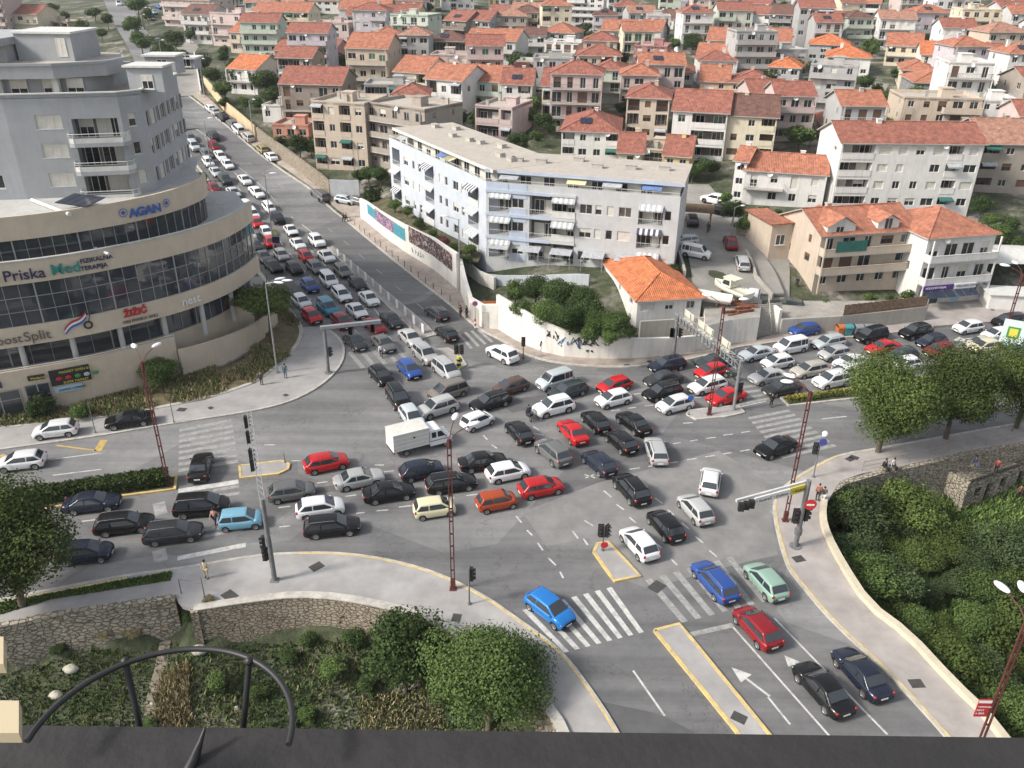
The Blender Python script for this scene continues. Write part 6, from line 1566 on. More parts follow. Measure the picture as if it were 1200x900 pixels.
# ================================================================ WALLS, YARDS, STREET FURNITURE
M_rub = stonemat('rubble_wall', (.42, .38, .31), (.27, .24, .19), (.16, .14, .11), 2.2); M_rub2 = stonemat('retaining_stone', (.42, .36, .28), (.26, .22, .17), (.16, .13, .10), 2.6)
M_old = stained('old_white_wall', (.68, .66, .62), .9, .5, (.22, .20, .17)); M_conc = stained('wall_concrete', (.36, .34, .31), .9, .5)
M_rust = mat('lamp_post_red', (.11, .03, .026), .6, .25, 2); M_galv = mat('galvanised_steel', (.34, .35, .36), .5, .15, 2, metal=.4); M_galvd = mat('grey_paint', (.17, .175, .18), .6, .2, 2); M_lampw = mat('lamp_head_white', (.75, .76, .78), .3, 0)
M_wood = mat('wood_boards', (.22, .15, .10), .85, .35, 3); M_yard = mat('yard_concrete', (.33, .31, .28), .9, .25, .4)
def wallob(line, w, z0, z1, m, label, cat='wall', name='wall', f=hs, side=0.0, step=1.5):
    mb = MB(); ribbon(mb, densify(line, step), w, z0, z1, f=f, side=side); o = obj(name, mb, m); return tag(o, label, cat)
# mural wall
MW = tt([(424,256),(450,277),(475,295)])+g0([(510,318),(537,340)])
mw = MB(); ribbon(mw, densify(MW, 1.5), .4, -.5, [3.6, 5.3]); MWO = tag(obj('mural_wall', mw, M_old), 'long white retaining wall with two painted murals beside the pavement', 'wall')
def muralmat(name, cols, scale):
    m = bpy.data.materials.new(name); m.use_nodes = True; N = m.node_tree.nodes; L = m.node_tree.links; p = N['Principled BSDF']; p.inputs['Roughness'].default_value = .8
    tc = N.new('ShaderNodeTexCoord'); n = N.new('ShaderNodeTexNoise'); n.inputs['Scale'].default_value = scale; n.inputs['Detail'].default_value = 3; n.inputs['Distortion'].default_value = 1.5; L.new(tc.outputs['Object'], n.inputs['Vector'])
    r = N.new('ShaderNodeValToRGB'); r.color_ramp.interpolation = 'CONSTANT'; e = r.color_ramp.elements; e[0].color = (*cols[0], 1); e[1].position = .42; e[1].color = (*cols[1], 1)
    for i, c in enumerate(cols[2:]): q = e.new(.49+.06*i); q.color = (*c, 1)
    L.new(n.outputs['Fac'], r.inputs[0]); L.new(r.outputs[0], p.inputs['Base Color']); return m
M_mu1 = muralmat('mural_purple', [(.10, .05, .12), (.30, .22, .34), (.05, .04, .07), (.45, .25, .35)], 1.1); M_mu2 = muralmat('mural_maroon', [(.06, .025, .03), (.09, .035, .04), (.05, .03, .035), (.30, .27, .25)], 1.6); M_mut = mat('mural_teal', (.06, .26, .33), .8, .15, 1)
def onwall(line, s0, s1, h0, h1, out, m, name='mural', par=None):
    L_ = length(line); mb = MB(); rows = []
    for i in range(9):
        s = s0+(s1-s0)*i/8; x, y, a = along(line, s); z = z_at(x, y); rows.append([(x+math.sin(a)*out, y-math.cos(a)*out, z+h0), (x+math.sin(a)*out, y-math.cos(a)*out, z+h1)])
    mb.grid(rows, 0, False); return obj(name, mb, m, par)
Lm = length(MW)
def sx(X, z=2): return min(((abs(proj(*along(MW, s)[:2], z)[0]-X), s) for s in np.arange(0, Lm, .3)))[1]
for a, b, m in ((432, 441, M_mut), (441, 463, M_mu1), (463, 476, M_mut)): onwall(MW, sx(a, 3), sx(b, 3), 1.9, 3.6 if b < 450 else 3.9, .215, m, 'mural', MWO)
onwall(MW, sx(480, 3), sx(532, 3), 2.2, 4.7, .215, M_mu2, 'mural', MWO)
def scribble(line, s0, s1, zc, out, m, par, seed, sz=.5):
    r = random.Random(seed); mb = MB(); s = s0
    while s < s1:
        pts = []
        for k in range(5):
            x, y, a = along(line, s+r.uniform(0, sz)); pts.append((x+math.sin(a)*out, y-math.cos(a)*out, z_at(x, y)+zc+r.uniform(-sz*.6, sz*.6)))
        mb.tube(pts, .07, 4); s += sz*1.25
    obj('graffiti', mb, m, par)
M_ink = mat('black_spray_and_shade', (.02, .02, .025), .7, 0); M_inkb = mat('spray_blue', (.16, .26, .42), .7, 0)
scribble(MW, sx(484, 1), sx(497, 1), 1.2, .22, M_inkb, MWO, 3, .7); scribble(MW, sx(497, 3), sx(512, 3), 3.4, .24, M_lampw, MWO, 4, .6)
# garden terrace edge wall joining to the old gate, and the gate itself
s = MB(); gp = g0([(540,338),(552,372),(566,384),(584,386)])
ribbon(s, densify(gp, 1), .5, -.3, [4.2, 3.2, 2.8, 3.4]); GT = tag(obj('ruined_gate_wall', s, M_old), 'crumbling whitewashed corner wall with a walled-up gateway', 'wall')
onwall(gp, length(gp)*.52, length(gp)*.93, .1, 2.3, .27, stained('gate_boards', (.42, .40, .37), .8, .5), 'gate', GT)
s = MB(); ribbon(s, densify(tt([(540,312),(562,330),(580,338)]), 1), .4, -1, 1.6); tag(obj('wall', s, M_old), 'upper white wall behind the old gate', 'wall')
wallob(tt([(562,330),(585,333),(640,333),(690,333)]), .3, -1, 1.3, stained('wall_bluish', (.46, .50, .53), .9, .3), 'pale blue garden wall below the long block')
# curved graffiti wall
CW = smooth(g0([(583,385),(610,402),(648,417),(700,420.5),(744,420.5),(792,415.5),(824,409.5)]), 1)
s = MB(); ribbon(s, densify(CW, 1.2), .4, -.3, [4.6, 4.5, 4.0, 3.1, 2.7, 2.4, 1.9]); CWO = tag(obj('graffiti_wall', s, M_old), 'curved whitewashed wall with black and blue graffiti around the cottage garden', 'wall')
Lc = length(CW)
def sc(X): return min(((abs(proj(*along(CW, q)[:2], 1.5)[0]-X), q) for q in np.arange(0, Lc, .3)))[1]
scribble(CW, sc(641), sc(657), 2.7, .22, M_ink, CWO, 1, .75); scribble(CW, sc(641), sc(655), 2.3, .22, M_ink, CWO, 11, .7); scribble(CW, sc(654), sc(678), 2.1, .23, M_inkb, CWO, 2, .9); scribble(CW, sc(654), sc(678), 1.7, .23, M_inkb, CWO, 12, .8); scribble(CW, sc(673), sc(697), 2.2, .25, M_ink, CWO, 5, .9); scribble(CW, sc(673), sc(695), 2.0, .25, M_ink, CWO, 15, .7); scribble(CW, sc(688), sc(694), 1.0, .22, M_ink, CWO, 6, .4)
# raised garden behind it (a step in the ground)
gt = g0([(586,382),(612,399),(648,414),(700,417.5),(735,417.5)])+[G(740,394,3.2), G(690,347,3.9), G(590,350,3.9)]
s = drape(gt, 3, 0, 0, f=lambda x, y: np.full(np.shape(x), 3.0)+.25*np.sin(np.asarray(x)*.9)); M_soil = mat('garden_soil', (.10, .095, .05), .95, .4, 1.2, .5, 4); struct('garden_soil', s, M_soil)
s = MB(); ribbon(s, densify(g0([(748,402),(824,397)]), 2), .35, .5, 2.9, f=None); tag(obj('wall', s, M_conc), 'grey concrete parapet in front of the white cottage', 'wall')
# mural wall garden
gt2 = tt([(428,250),(452,270),(478,288)])+g0([(512,312),(538,333)])+[T(560, 330)[:2], T(566, 312)[:2], T(500, 276)[:2], T(455, 238)[:2]]
s = drape(gt2, 3, 3.0, 0, f=lambda x, y: hs(x, y)*.35+.3); struct('garden_soil', s, M_soil)
# boat yard over a garage, steps, retaining walls
s = MB(); s.prism(g0([(853,404),(886,400.5)])+[G(893,352,3.3), G(872,338,3.6), G(825,345,3.6), G(826,384,3.1)], -.3, 3.3, 1, 0); YD = tag(obj('garage_terrace', s, [M_old, M_yard]), 'white garage front carrying a cluttered rusty yard for boats', 'garage')
s = MB(); a = Vector((*G(853,404), 0)); b = Vector((*G(886,400.5), 0))
rr = mat('rusty_iron', (.20, .075, .045), .8, .4, 2.5)
for i in range(9):
    r_ = random.Random(i); M = Matrix.Translation((*G(856+i*2.9, 362+r_.uniform(-8, 6), 3.4), 3.3)) @ Matrix.Rotation(r_.uniform(-.5, .5), 4, 'Z'); s.box(-1.1, -.15, 0, 1.1, .15, r_.uniform(.1, .6), 0, M)
obj('scrap_iron', s, rr, YD)
s = MB(); A = Vector(G(903, 392)); B = Vector(G(900, 356, 3.5)); d = B-A; n_ = 16; nn = Vector((d.y, -d.x)).normalized()*1.9
for i in range(n_):
    p = A+d*(i/n_); q = A+d*((i+1)/n_); s.prism([(p.x-nn.x, p.y-nn.y), (p.x+nn.x, p.y+nn.y), (q.x+nn.x, q.y+nn.y), (q.x-nn.x, q.y-nn.y)], -.2, 3.5*(i+1)/n_)
ST = tag(obj('stone_steps', s, M_conc), 'grey flight of steps between the garage and the yard wall', 'stairs')
s = MB(); s.tube([(A.x, A.y, .9), (B.x, B.y, 4.4)], .04, 6); [s.tube([(A.x+d.x*t, A.y+d.y*t, 3.5*t), (A.x+d.x*t, A.y+d.y*t, 3.5*t+.9)], .03, 5) for t in (0, .33, .66, 1)]; obj('handrail', s, M_railw, ST)
yw = g0([(913,392),(980,388),(1040,381.5),(1082,376)])
s = MB(); ribbon(s, densify(yw, 2), .4, -.2, 2.1); YW = tag(obj('retaining_wall', s, M_conc), 'streaked concrete retaining wall behind the blue hatchback and the bins', 'wall')
s = MB(); s.prism(yw+[G(1078,352,2.0), G(940,352,2.0), G(905,352,2.6)], -.2, 1.95); tag(obj('yard', s, M_yard), kind='structure')
s = MB(); ywl = g0([(984,388),(1080,376.5)]); Lf_ = Vector((ywl[1][0]-ywl[0][0], ywl[1][1]-ywl[0][1])); n_ = 40; an = math.atan2(Lf_.y, Lf_.x)
for i in range(n_):
    M = Matrix.Translation((ywl[0][0]+Lf_.x*i/n_, ywl[0][1]+Lf_.y*i/n_, 2.1)) @ Matrix.Rotation(an, 4, 'Z'); s.box(0, -.03, 0, Lf_.length/n_*.92, .03, 1.45+.04*math.sin(i*2.3), 0, M)
s.box(0, -.06, .3, Lf_.length, -.031, .42, 0, Matrix.Translation((*ywl[0], 2.1)) @ Matrix.Rotation(an, 4, 'Z'))
tag(obj('board_fence', s, M_wood), 'weathered brown board fence on top of the retaining wall', 'fence')
s = MB(); ribbon(s, densify(tt([(905,390),(912,365),(940,345)])[0:0]+[G(911,391), G(905,366,2.2), G(900,350,3)], 1.5), .4, [2.2, 3.0], [2.6, 3.9], f=None); 
wallob([G(911,391), G(904,362,2.6)], .4, -.3, 3.2, M_old, 'white wall beside the steps')
# forecourt wall with banners
fw = [G(1147,342), G(1170,362), G(1215,366), G(1330,360)]
FWO = wallob(fw, .3, -.2, 1.7, stained('forecourt_wall', (.60, .56, .50), .9, .3), 'cream forecourt wall with purple banners beside the shops')
for a, b in ((.52, .9),): onwall(fw, length(fw[:2])*a, length(fw[:2])*b, .5, 1.3, .17, M_spurple, 'banner', FWO)
onwall(fw, length(fw[:2])+.4, length(fw[:2])+4.5, .5, 1.3, .17, M_spurple, 'banner', FWO)
s = MB(); x, y = G(1185, 345, 2); M = Matrix.Translation((x, y, 0)) @ Matrix.Rotation(-.1, 4, 'Z'); s.box(-3, -1.0, -1, 3.4, 2.2, 2.2, 0, M); SP = tag(obj('garden_pavilion', s, wallm('white')), 'white pavilion with pale tent roof behind the forecourt wall', 'pavilion')
r = MB(); r.box(-3.3, -1.3, 2.2, 3.7, 2.5, 2.32, 0, M); obj('roof', r, M_railw, SP)
s = MB(); x, y = G(1183, 300, 4.0); M = Matrix.Translation((x, y, z_at(x, y))); rows = [[M @ Vector((-6+u, -3.4*math.cos(v*PI/8), 2+1.4*math.sin(v*PI/8))) for v in range(9)] for u in (0, 6, 12)]; s.grid(rows, 0, True)
for q in ((-6, -3.4), (-6, 3.4), (6, -3.4), (6, 3.4)): s.tube([M @ Vector((*q, -1)), M @ Vector((*q, 2))], .08, 6)
tag(obj('tent_roof', s, M_railw), 'long white tent roof right of the shop house', 'tent')
# sunken garden walls
wallob(g0([(-100,752),(0,737),(60,724),(206,702.5)]), .5, -4.6, .35, M_rub, 'low grey rubble wall along the left grass edge', f=None)
SWW = smooth(g0([(228,716),(300,705),(350,700),(400,703),(462,715),(512,732),(560,761),(612,798),(650,840),(668,880)]), 1)
s = MB(); ribbon(s, densify(SWW, 1.2), .6, -4.8, .28, f=None); ribbon(s, [SWW[0], G(232,740,-1.5)], .5, -4.8, .28, f=None); rw = tag(obj('stone_retaining_wall', s, M_rub2), 'tall beige stone retaining wall curving under the pavement towards the bushes', 'wall')
s = MB(); ribbon(s, densify(SWW, 1.2), .7, .28, .36, f=None); obj('coping', s, M_kerb, rw)
SEW = smooth(g0([(965,590),(963,610),(968,630),(986,665),(1016,712),(1063,747),(1113,802),(1163,850),(1236,960)]), 1)
wallob(SEW, .5, -5.5, .55, stained('parapet_pale', (.56, .50, .38), .9, .45, (.2, .17, .12)), 'pale low parapet following the right-hand pavement above the bushes', f=None)
wallob(g0([(975,575),(990,566),(1030,554),(1065,547),(1130,532),(1200,520),(1330,500)]), .6, -5.5, .1, M_rub, 'grey rubble wall below the tree-lined pavement', f=None)
# ruined stone house in the sunken wood
rz = math.atan2(*(np.subtract(G(1200,560,-4.5), G(1130,585,-4.5))[::-1])); x, y = G(1128, 598, -4.6)
RH = empty('ruined_house', (x, y, -4.7), rz, 'ruined roofless stone house below the rubble wall at the right edge', 'ruin')
s = MB(); ops = [(1.0, 1.2, 1.8, 2.3, .4), (2.6, .2, 3.5, 2.4, .4), (4.6, 1.2, 5.6, 2.4, .4), (7.2, .2, 8.3, 2.5, .4), (9.6, 1.1, 10.4, 2.2, .4)]
facade(s, (0, 0, 0), (1, 0, 0), (0, -1, 0), 12, 3.2, ops, 0, 1); s.box(0, .42, 0, 12, .46, 3.2, 0); s.box(-.3, .01, 0, -.001, 5, 3.3, 0); s.box(12.001, 0, 0, 12.3, 5, 3.1, 0); s.box(0, 4.7, 0, 12, 5, 3.4, 0); s.prism([(0, .5), (7.5, .5), (7.5, 4.7), (0, 4.7)], 2.7, 2.95)
obj('wall', s, [M_rub, M_ink], RH)  # backs of the openings coloured black to stand in for shade inside

# boats
def boat(px_, py_, z, ang, L_, W_, col, label, cabin):
    x, y = G(px_, py_, z+.8); O = empty('motor_boat' if cabin else 'boat_hull', (x, y, z), ang, label, 'boat')
    mh_ = mat('boat_'+('cream' if cabin else 'white'), col, .4, .06); s = MB(); rows = []
    for i in range(11):
        t = i/10; hw = W_/2*(1-max(0, (t-.45)/.55)**2.2); z0 = .35+.5*max(0, t-.7)**1.5*2; zt = 1.25+.35*t**2; X = -L_/2+L_*t
        rows.append([(X, 0, z0), (X, hw*.55, z0+.12), (X, hw*.95, z0+.6), (X, hw, zt), (X, hw*.86, zt), (X, hw*.8, zt-.12 if cabin or t > .8 else zt-.5), (X, 0, zt-.1 if cabin or t > .8 else zt-.55)])
    rows = [r+[(a, -b, c) for a, b, c in r[-2:0:-1]] for r in rows]; s.grid(rows, 0, True, True); s.face(rows[0]); obj('hull', s, mh_, O)
    if cabin:
        s = MB(); q = [(-.4, .8, 1.3), (1.3, .7, 1.3), (.9, .6, 2.35), (-.3, .7, 2.45)]
        s.grid([[(a, -b, c) for a, b, c in q], [(a, b, c) for a, b, c in q]], 0, False, True); s.face([(a, -b, c) for a, b, c in q]); s.face([(a, b, c) for a, b, c in q][::-1]); cb = obj('cabin', s, mh_, O)
        for sg in (-1, 1): s = MB(); f_ = [(-.2, sg*.80, 1.6), (1.0, sg*.735, 1.6), (.8, sg*.69, 2.15), (-.15, sg*.755, 2.25)]; s.face(f_ if sg < 0 else f_[::-1]); s.v = [(a, b+sg*.03, c) for a, b, c in s.v]; obj('window', s, M_glass, cb)
        s = MB(); s.face([(1.27, .6, 1.45), (1.27, -.6, 1.45), (1.0, -.52, 2.2), (1.0, .52, 2.2)]); obj('windscreen', s, M_glass, cb); s = MB(); s.box(-1.0, -.75, 2.42, 1.0, .75, 2.5); obj('roof', s, mh_, cb)
    s = MB()
    for X in (-L_*.25, L_*.2): s.box(X-.1, -.7, 0, X+.1, .7, .5)
    obj('cradle', s, M_wood, O)
boat(857, 340, 3.8, 2.2, 5.6, 2.3, (.66, .64, .52), 'cream cabin boat raised on trestles in the cluttered yard', True)
boat(826, 348, 3.4, 2.75, 6.5, 2.3, (.58, .57, .54), 'upturned-looking white boat hull beside the orange roof', False)
# wheelie bins
for i, (X, m, lab) in enumerate(((984, 'orange', 'small orange bin left of the big containers'), (993, 'teal', 'turquoise bell container by the retaining wall'), (1005, 'grey', 'grey waste container with open lid'), (1016, 'grey', 'grey waste container beside the black people carrier'), (1024, 'teal', 'blue-green container with raised lid'))):
    x, y = G(X, 388, .6); cm = {'orange': (.45, .14, .05), 'teal': (.06, .25, .27), 'grey': (.22, .24, .25)}[m]; O = empty('waste_container', (x, y, .13), .1, lab, 'waste container', 'waste containers by the retaining wall')
    w_ = .4 if m == 'orange' else .52; s = MB(); q = lambda k, z: [(-w_*k, -.5*k, z), (w_*k, -.5*k, z), (w_*k, .5*k, z), (-w_*k, .5*k, z)]; s.grid([q(.8, .1), q(1, 1.05)], 0, False, True); s.face(q(.8, .1)[::-1]); obj('bin_body', s, mat('bin_'+m, cm, .6, .15), O)
    s = MB(); s.grid([[(-w_*1.05, -.55*math.cos(t), 1.05+.35*math.sin(t)), (w_*1.05, -.55*math.cos(t), 1.05+.35*math.sin(t))] for t in np.linspace(0, PI, 7)], 0, True); obj('lid', s, mat('bin_'+m, cm, .6, .15), O)
    s = MB(); [s.tube([(a-.05, b, .09), (a+.05, b, .09)], .09, 8) for a in (-w_*.7, w_*.7) for b in (-.35, .35)]; obj('wheel', s, M_tyre, O)

# ---- lamp posts: two red rails bolted together, two white oval heads
def lamp_post(bx, by, tx, ty, label, head=(-1.2, .8), z0=.13, banner=None, hz=None):
    x, y = G(bx, by, z0); H = hz or zpix(x, y, ty)-z0; O = empty('street_lamp', (x, y, z0), 0, label, 'street lamp', 'red lattice street lamps')
    s = MB()
    for sg in (-1, 1):
        s.box(sg*.12-.04, -.05, 0, sg*.12+.04, .05, H)
    for k in range(int(H/1.1)): s.box(-.1, -.02, .6+k*1.1, .1, .02, .72+k*1.1)
    s.box(-.18, -.12, 0, .18, .12, .9); s.box(-.26, -.26, 0, .26, .26, .04); obj('post', s, M_rust, O)
    s = MB(); hp = []
    for a in head:
        dx, dy = 1.5*math.cos(a), 1.5*math.sin(a); s.tube([(0, 0, H-.1), (dx*.4, dy*.4, H+.45), (dx, dy, H+.75)], .035, 6); hp.append((dx, dy, a))
    s.tube([(0, 0, H-.6), (0, 0, H+.1)], .12, 8); obj('arm', s, M_rust, O)
    for dx, dy, a in hp:
        s = MB(); M = Matrix.Translation((dx*1.25, dy*1.25, H+.8)) @ Matrix.Rotation(a, 4, 'Z'); s.ell((0, 0, 0), (.52, .24, .14), 14, 7, 0, M); obj('lamp_head', s, M_lampw, O)
    if banner:
        s = MB(); s.box(-.95, -.03, banner, -.22, .03, banner+1.3); q = obj('banner', s, M_sred, O); s = MB(); s.box(-.95, -.036, banner+1.05, -.22, -.031, banner+1.25); obj('banner_stripe', s, M_swhite, q)
        for i, w_ in enumerate(('TERMINAL', 'RENT', 'A CAR')): text(w_, .17, M_swhite, q, (-.92, -.04, banner+.7-i*.25), (PI/2, 0, 0), ext=.004)
    return O
lamp_post(197, 568, 181, 425, 'red lattice street lamp at the eastern end of the clipped hedge', (1.2, 2.2))
lamp_post(531, 690, 537, 516, 'red lattice street lamp on the southern pavement in the middle of the picture', (.5, 1.4))
lamp_post(920, 610, 955, 460, 'red lattice street lamp on the right pavement beside the direction arm', (2.4, 3.0))
lamp_post(831, 485.5, 853, 360, 'red lattice street lamp on the refuge by the signal gantry', (2.5, .1), .15)
lamp_post(1160, 448, 1199, 323, 'red lattice street lamp in the flowerbed median at the right', (1.6, 2.6), .15)
lamp_post(1135, 905, 1200, 745, 'red lattice street lamp with a red banner at the bottom right corner', (1.3, 1.9), .13, 4.6, 11.5)
def pole(bx, by, ty, r, m, label, cat, name, z0=.13, T_=False, group=None):
    x, y = (G(bx, by, z0) if not T_ else T(bx, by)[:2]); z0 = z0 if not T_ else z_at(x, y); H = zpix(x, y, ty)-z0; O = empty(name, (x, y, z0), 0, label, cat, group); s = MB(); s.tube([(0, 0, 0), (0, 0, H)], [r, r*.6], 8); s.tube([(0, 0, 0), (0, 0, .12)], r*2, 8); obj('post', s, m, O); return O, H
def grey_lamp(bx, by, ty, label, arms, T_=False, hl=.6):
    O, H = pole(bx, by, ty, .11, M_galv, label, 'street lamp', 'street_lamp', T_=T_, group='thin grey street lamps')
    for a, l in arms:
        s = MB(); s.tube([(0, 0, H-.05), (l*math.cos(a), l*math.sin(a), H+.25)], .04, 6); obj('arm', s, M_galv, O)
        s = MB(); s.ell((0, 0, 0), (hl, .22, .12), 12, 6, 0, Matrix.Translation(((l+.4)*math.cos(a), (l+.4)*math.sin(a), H+.28)) @ Matrix.Rotation(a, 4, 'Z')); obj('lamp_head', s, M_lampw, O)
grey_lamp(325, 437, 332, 'grey lamp with a cluster of white heads at the grass corner', ((.5, 1.2), (.1, 1.9), (-.25, 1.2)))
grey_lamp(539, 342, 257, 'grey lamp on the pavement below the second mural', ((2.9, 1.6),), T_=True)
grey_lamp(322, 300, 205, 'thin grey lamp rising from the queue near the yellow round sign', ((0, .9),), T_=True)
grey_lamp(248, 200, 140, 'thin grey lamp beside the upper queue near the tower', ((0, .9),), T_=True)
for i, (a, b, c, lab) in enumerate(((422,215,176,'thin lamp in front of the beige apartment block hedge'), (297,160,118,'thin lamp by the yellow boundary wall'), (240,115,70,'thin lamp at the side lane corner'), (193,88,48,'thin lamp below the roadside trees'), (171,52,18,'thin lamp between the roadside trees'), (857,275,243,'grey lamp beside the hillside lot'), (1018,150,118,'thin lamp on the hill lane'))): grey_lamp(a, b, c, lab, ((0, .7),), T_=True, hl=.35)

# ---- traffic signals
def sighead(par, x, y, z, rz=0.0, n=3, sc_=1.0):
    s = MB(); M = Matrix.Translation((x, y, z)) @ Matrix.Rotation(rz, 4, 'Z') @ Matrix.Scale(sc_, 4); s.box(-.17, -.12, 0, .17, .12, .36*n, 0, M); s.box(-.24, .1, -.06, .24, .12, .36*n+.06, 0, M)
    for k in range(n): s.grid([[M @ Vector((.13*math.cos(t), yy, .18+.36*k+.13*math.sin(t))) for t in np.linspace(-.3, PI+.3, 8)] for yy in (-.12, -.3)], 0, True)
    q = obj('signal_head', s, M_blk, par)
    for k, m in enumerate((mat('lens_green', (.01, .06, .04), .3, 0), mat('lens_amber', (.14, .07, .01), .3, 0), mat('lens_red', (.22, .02, .015), .3, 0))[:n]):
        s = MB(); s.face([M @ Vector((.11*math.cos(t), -.13, .18+.36*k+.11*math.sin(t))) for t in np.linspace(0, 2*PI, 13)[:-1]]); obj('lens', s, m, q)
def disc(par, x, y, z, r, m, name='round_sign', rz=0, m2=None, r2=.6):
    s = MB(); M = Matrix.Translation((x, y, z)) @ Matrix.Rotation(rz, 4, 'Z'); c = [(r*math.cos(t), r*math.sin(t)) for t in np.linspace(0, 2*PI, 21)[:-1]]
    s.face([M @ Vector((a, -.03, b)) for a, b in c]); s.face([M @ Vector((a, .01, b)) for a, b in c][::-1]); s.grid([[M @ Vector((a, yy, b)) for a, b in c] for yy in (-.03, .01)], 0, False, True); q = obj(name, s, m, par)
    if m2: s = MB(); s.face([M @ Vector((a*r2, -.038, b*r2)) for a, b in c]); obj('sign_face', s, m2, q)
    return q
def truss(s, A, B, w=.5, h=.55, r=.045):
    A = Vector(A); B = Vector(B); d = (B-A); L_ = d.length; d.normalize(); n = Vector((-d.y, d.x, 0)).normalized()*w/2; u = Vector((0, 0, h)); k = max(4, int(L_/.8))
    ch = [(-1, 0), (1, 0), (-1, 1), (1, 1)]
    for a, b in ch: s.tube([A+n*a+u*b, B+n*a+u*b], r, 5)
    for i in range(k):
        p = A+d*(L_*i/k); q = A+d*(L_*(i+1)/k); f = i % 2
        for sg in (-1, 1): s.tube([p+n*sg+u*f, q+n*sg+u*(1-f)], r*.6, 4)
        s.tube([p-n, p+n], r*.6, 4); s.tube([p-n+u, q+n+u], r*.6, 4)
# western gantry: post on the southern pavement, lattice arm over the street
x, y = G(322, 680, .13); H = zpix(x, y, 590)-.13; tx, ty = G(291, 478, H+.2)
WG = empty('signal_gantry', (x, y, .13), 0, 'long grey signal gantry arm reaching over the western street', 'traffic signal gantry')
s = MB(); s.tube([(0, 0, 0), (0, 0, H+.4)], [.2, .16], 12); s.box(-.3, -.3, 0, .3, .3, .06); obj('post', s, M_galvd, WG)
s = MB(); truss(s, (0, 0, H-.3), (tx-x, ty-y, H-.3), .34, .4, .035); obj('lattice_arm', s, M_galv, WG)
for t in (.45, .55, .75, .93): sighead(WG, (tx-x)*t-.35, (ty-y)*t, H-1.3, PI/2)
sighead(WG, -.45, 0, 1.9, 0); sighead(WG, -.4, 0, 3.0, -1.2)
# north gantry beam over the queue
x, y = G(385, 437, .13); H = zpix(x, y, 384)-.13; tx, ty = G(446, 378, H)
NG = empty('signal_gantry', (x, y, .13), 0, 'grey signal gantry with a beam over the stop line of the climbing street', 'traffic signal gantry')
s = MB(); s.tube([(0, 0, 0), (0, 0, H+.1)], .2, 12); s.tube([(0, 0, 0), (0, 0, .1)], .45, 12); obj('post', s, M_galvd, NG)
s = MB(); d = Vector((tx-x, ty-y)); M = Matrix.Translation((0, 0, H-.15)) @ Matrix.Rotation(math.atan2(d.y, d.x), 4, 'Z'); s.box(-.4, -.22, 0, d.length, .22, .35, 0, M); obj('beam', s, M_galv, NG)
for t in (.45, .85): sighead(NG, d.x*t, d.y*t+.1, H-1.15, PI)
sighead(NG, .4, 0, 2.1, PI/2)
# eastern portal: two posts and a walkway truss carrying sign backs
x, y = G(789, 418, .13); H = zpix(x, y, 372)-.13; x2, y2 = G(859.5, 480, .15)
EG = empty('signal_portal', (x, y, .13), 0, 'white lattice signal portal across the eastern street with sign backs and lamps', 'traffic signal gantry')
s = MB(); s.tube([(0, 0, 0), (0, 0, H+.3)], .22, 12); obj('post', s, M_galvd, EG); s = MB(); s.tube([(x2-x, y2-y, 0), (x2-x, y2-y, H+.6)], .17, 12); obj('post', s, M_galv, EG)
s = MB(); truss(s, (0, 0, H-.2), (x2-x, y2-y, H-.2), .8, .75, .05); obj('lattice_beam', s, M_galv, EG)
an = math.atan2(y2-y, x2-x); LL = math.hypot(x2-x, y2-y)
for t0, t1 in ((.04, .2), (.27, .52), (.62, .78)):
    s = MB(); M = Matrix.Translation((0, 0, H+.25)) @ Matrix.Rotation(an, 4, 'Z'); s.box(LL*t0, .5, -.3, LL*t1, .56, 1.0, 0, M); obj('sign_panel', s, mat('sign_back_cream', (.56, .54, .44), .6, .1), EG)
for i in range(17):
    s = MB(); M = Matrix.Translation((0, 0, H-.25)) @ Matrix.Rotation(an, 4, 'Z'); X = LL*(.06+i*.055); s.box(X, -.56, .15, X+.22, -.46, .85, 0, M); obj('fin', s, M_galvd, EG)
for i in range(8): s = MB(); M = Matrix.Rotation(an, 4, 'Z'); X = LL*(.05+i*.12); s.tube([M @ Vector((X, .3, H+.6)), M @ Vector((X, .3, H+1.3))], .05, 5); obj('lamp_stub', s, M_galvd, EG)
for dx in (-.5, .45): sighead(EG, dx, -.1, 2.6, PI if dx < 0 else PI/2)
sighead(EG, x2-x+.5, y2-y+.2, 1.9, 0)
# direction arm
x, y = G(932, 640, .13); H = zpix(x, y, 582)-.13; H = 6.2; tx, ty = G(864, 590, H-.1)
DA = empty('direction_sign_arm', (x, y, .13), 0, 'grey post with a white and yellow direction arm and a red no-entry sign', 'signpost')
s = MB(); s.tube([(0, 0, 0), (0, 0, H+.1)], .2, 12); s.tube([(0, 0, 0), (0, 0, .06)], .5, 12); s.tube([(0, 0, 1.2), (0, 0, 1.7)], .3, 10); obj('post', s, M_galvd, DA)
d = Vector((tx-x, ty-y)); an = math.atan2(d.y, d.x); M = Matrix.Translation((0, 0, H-.9)) @ Matrix.Rotation(an+PI, 4, 'Z')
s = MB(); s.box(-d.length, .08, .72, 0, .24, .92, 0, M); obj('arm', s, M_railw, DA)
for x0, x1, m, tx_ in ((-d.length+1.6, -d.length*.53, M_swhite, '\u2022 Stobre\u010d'), (-d.length*.52, -d.length*.26, M_swhite, '\u2022 Duilovo'), (-d.length*.25, -.35, M_syel, '\u2022 Radnik')):
    s = MB(); s.box(x0, -.06, .1, x1, .06, .72, 0, M); q = obj('direction_panel', s, m, DA); p = M @ Vector((x0+.15, -.08, .27)); text(tx_, .36, M_sblk, q, p, (PI/2, 0, an+PI), ext=.004)
p = M @ Vector((-d.length+.2, 0, 0)); 
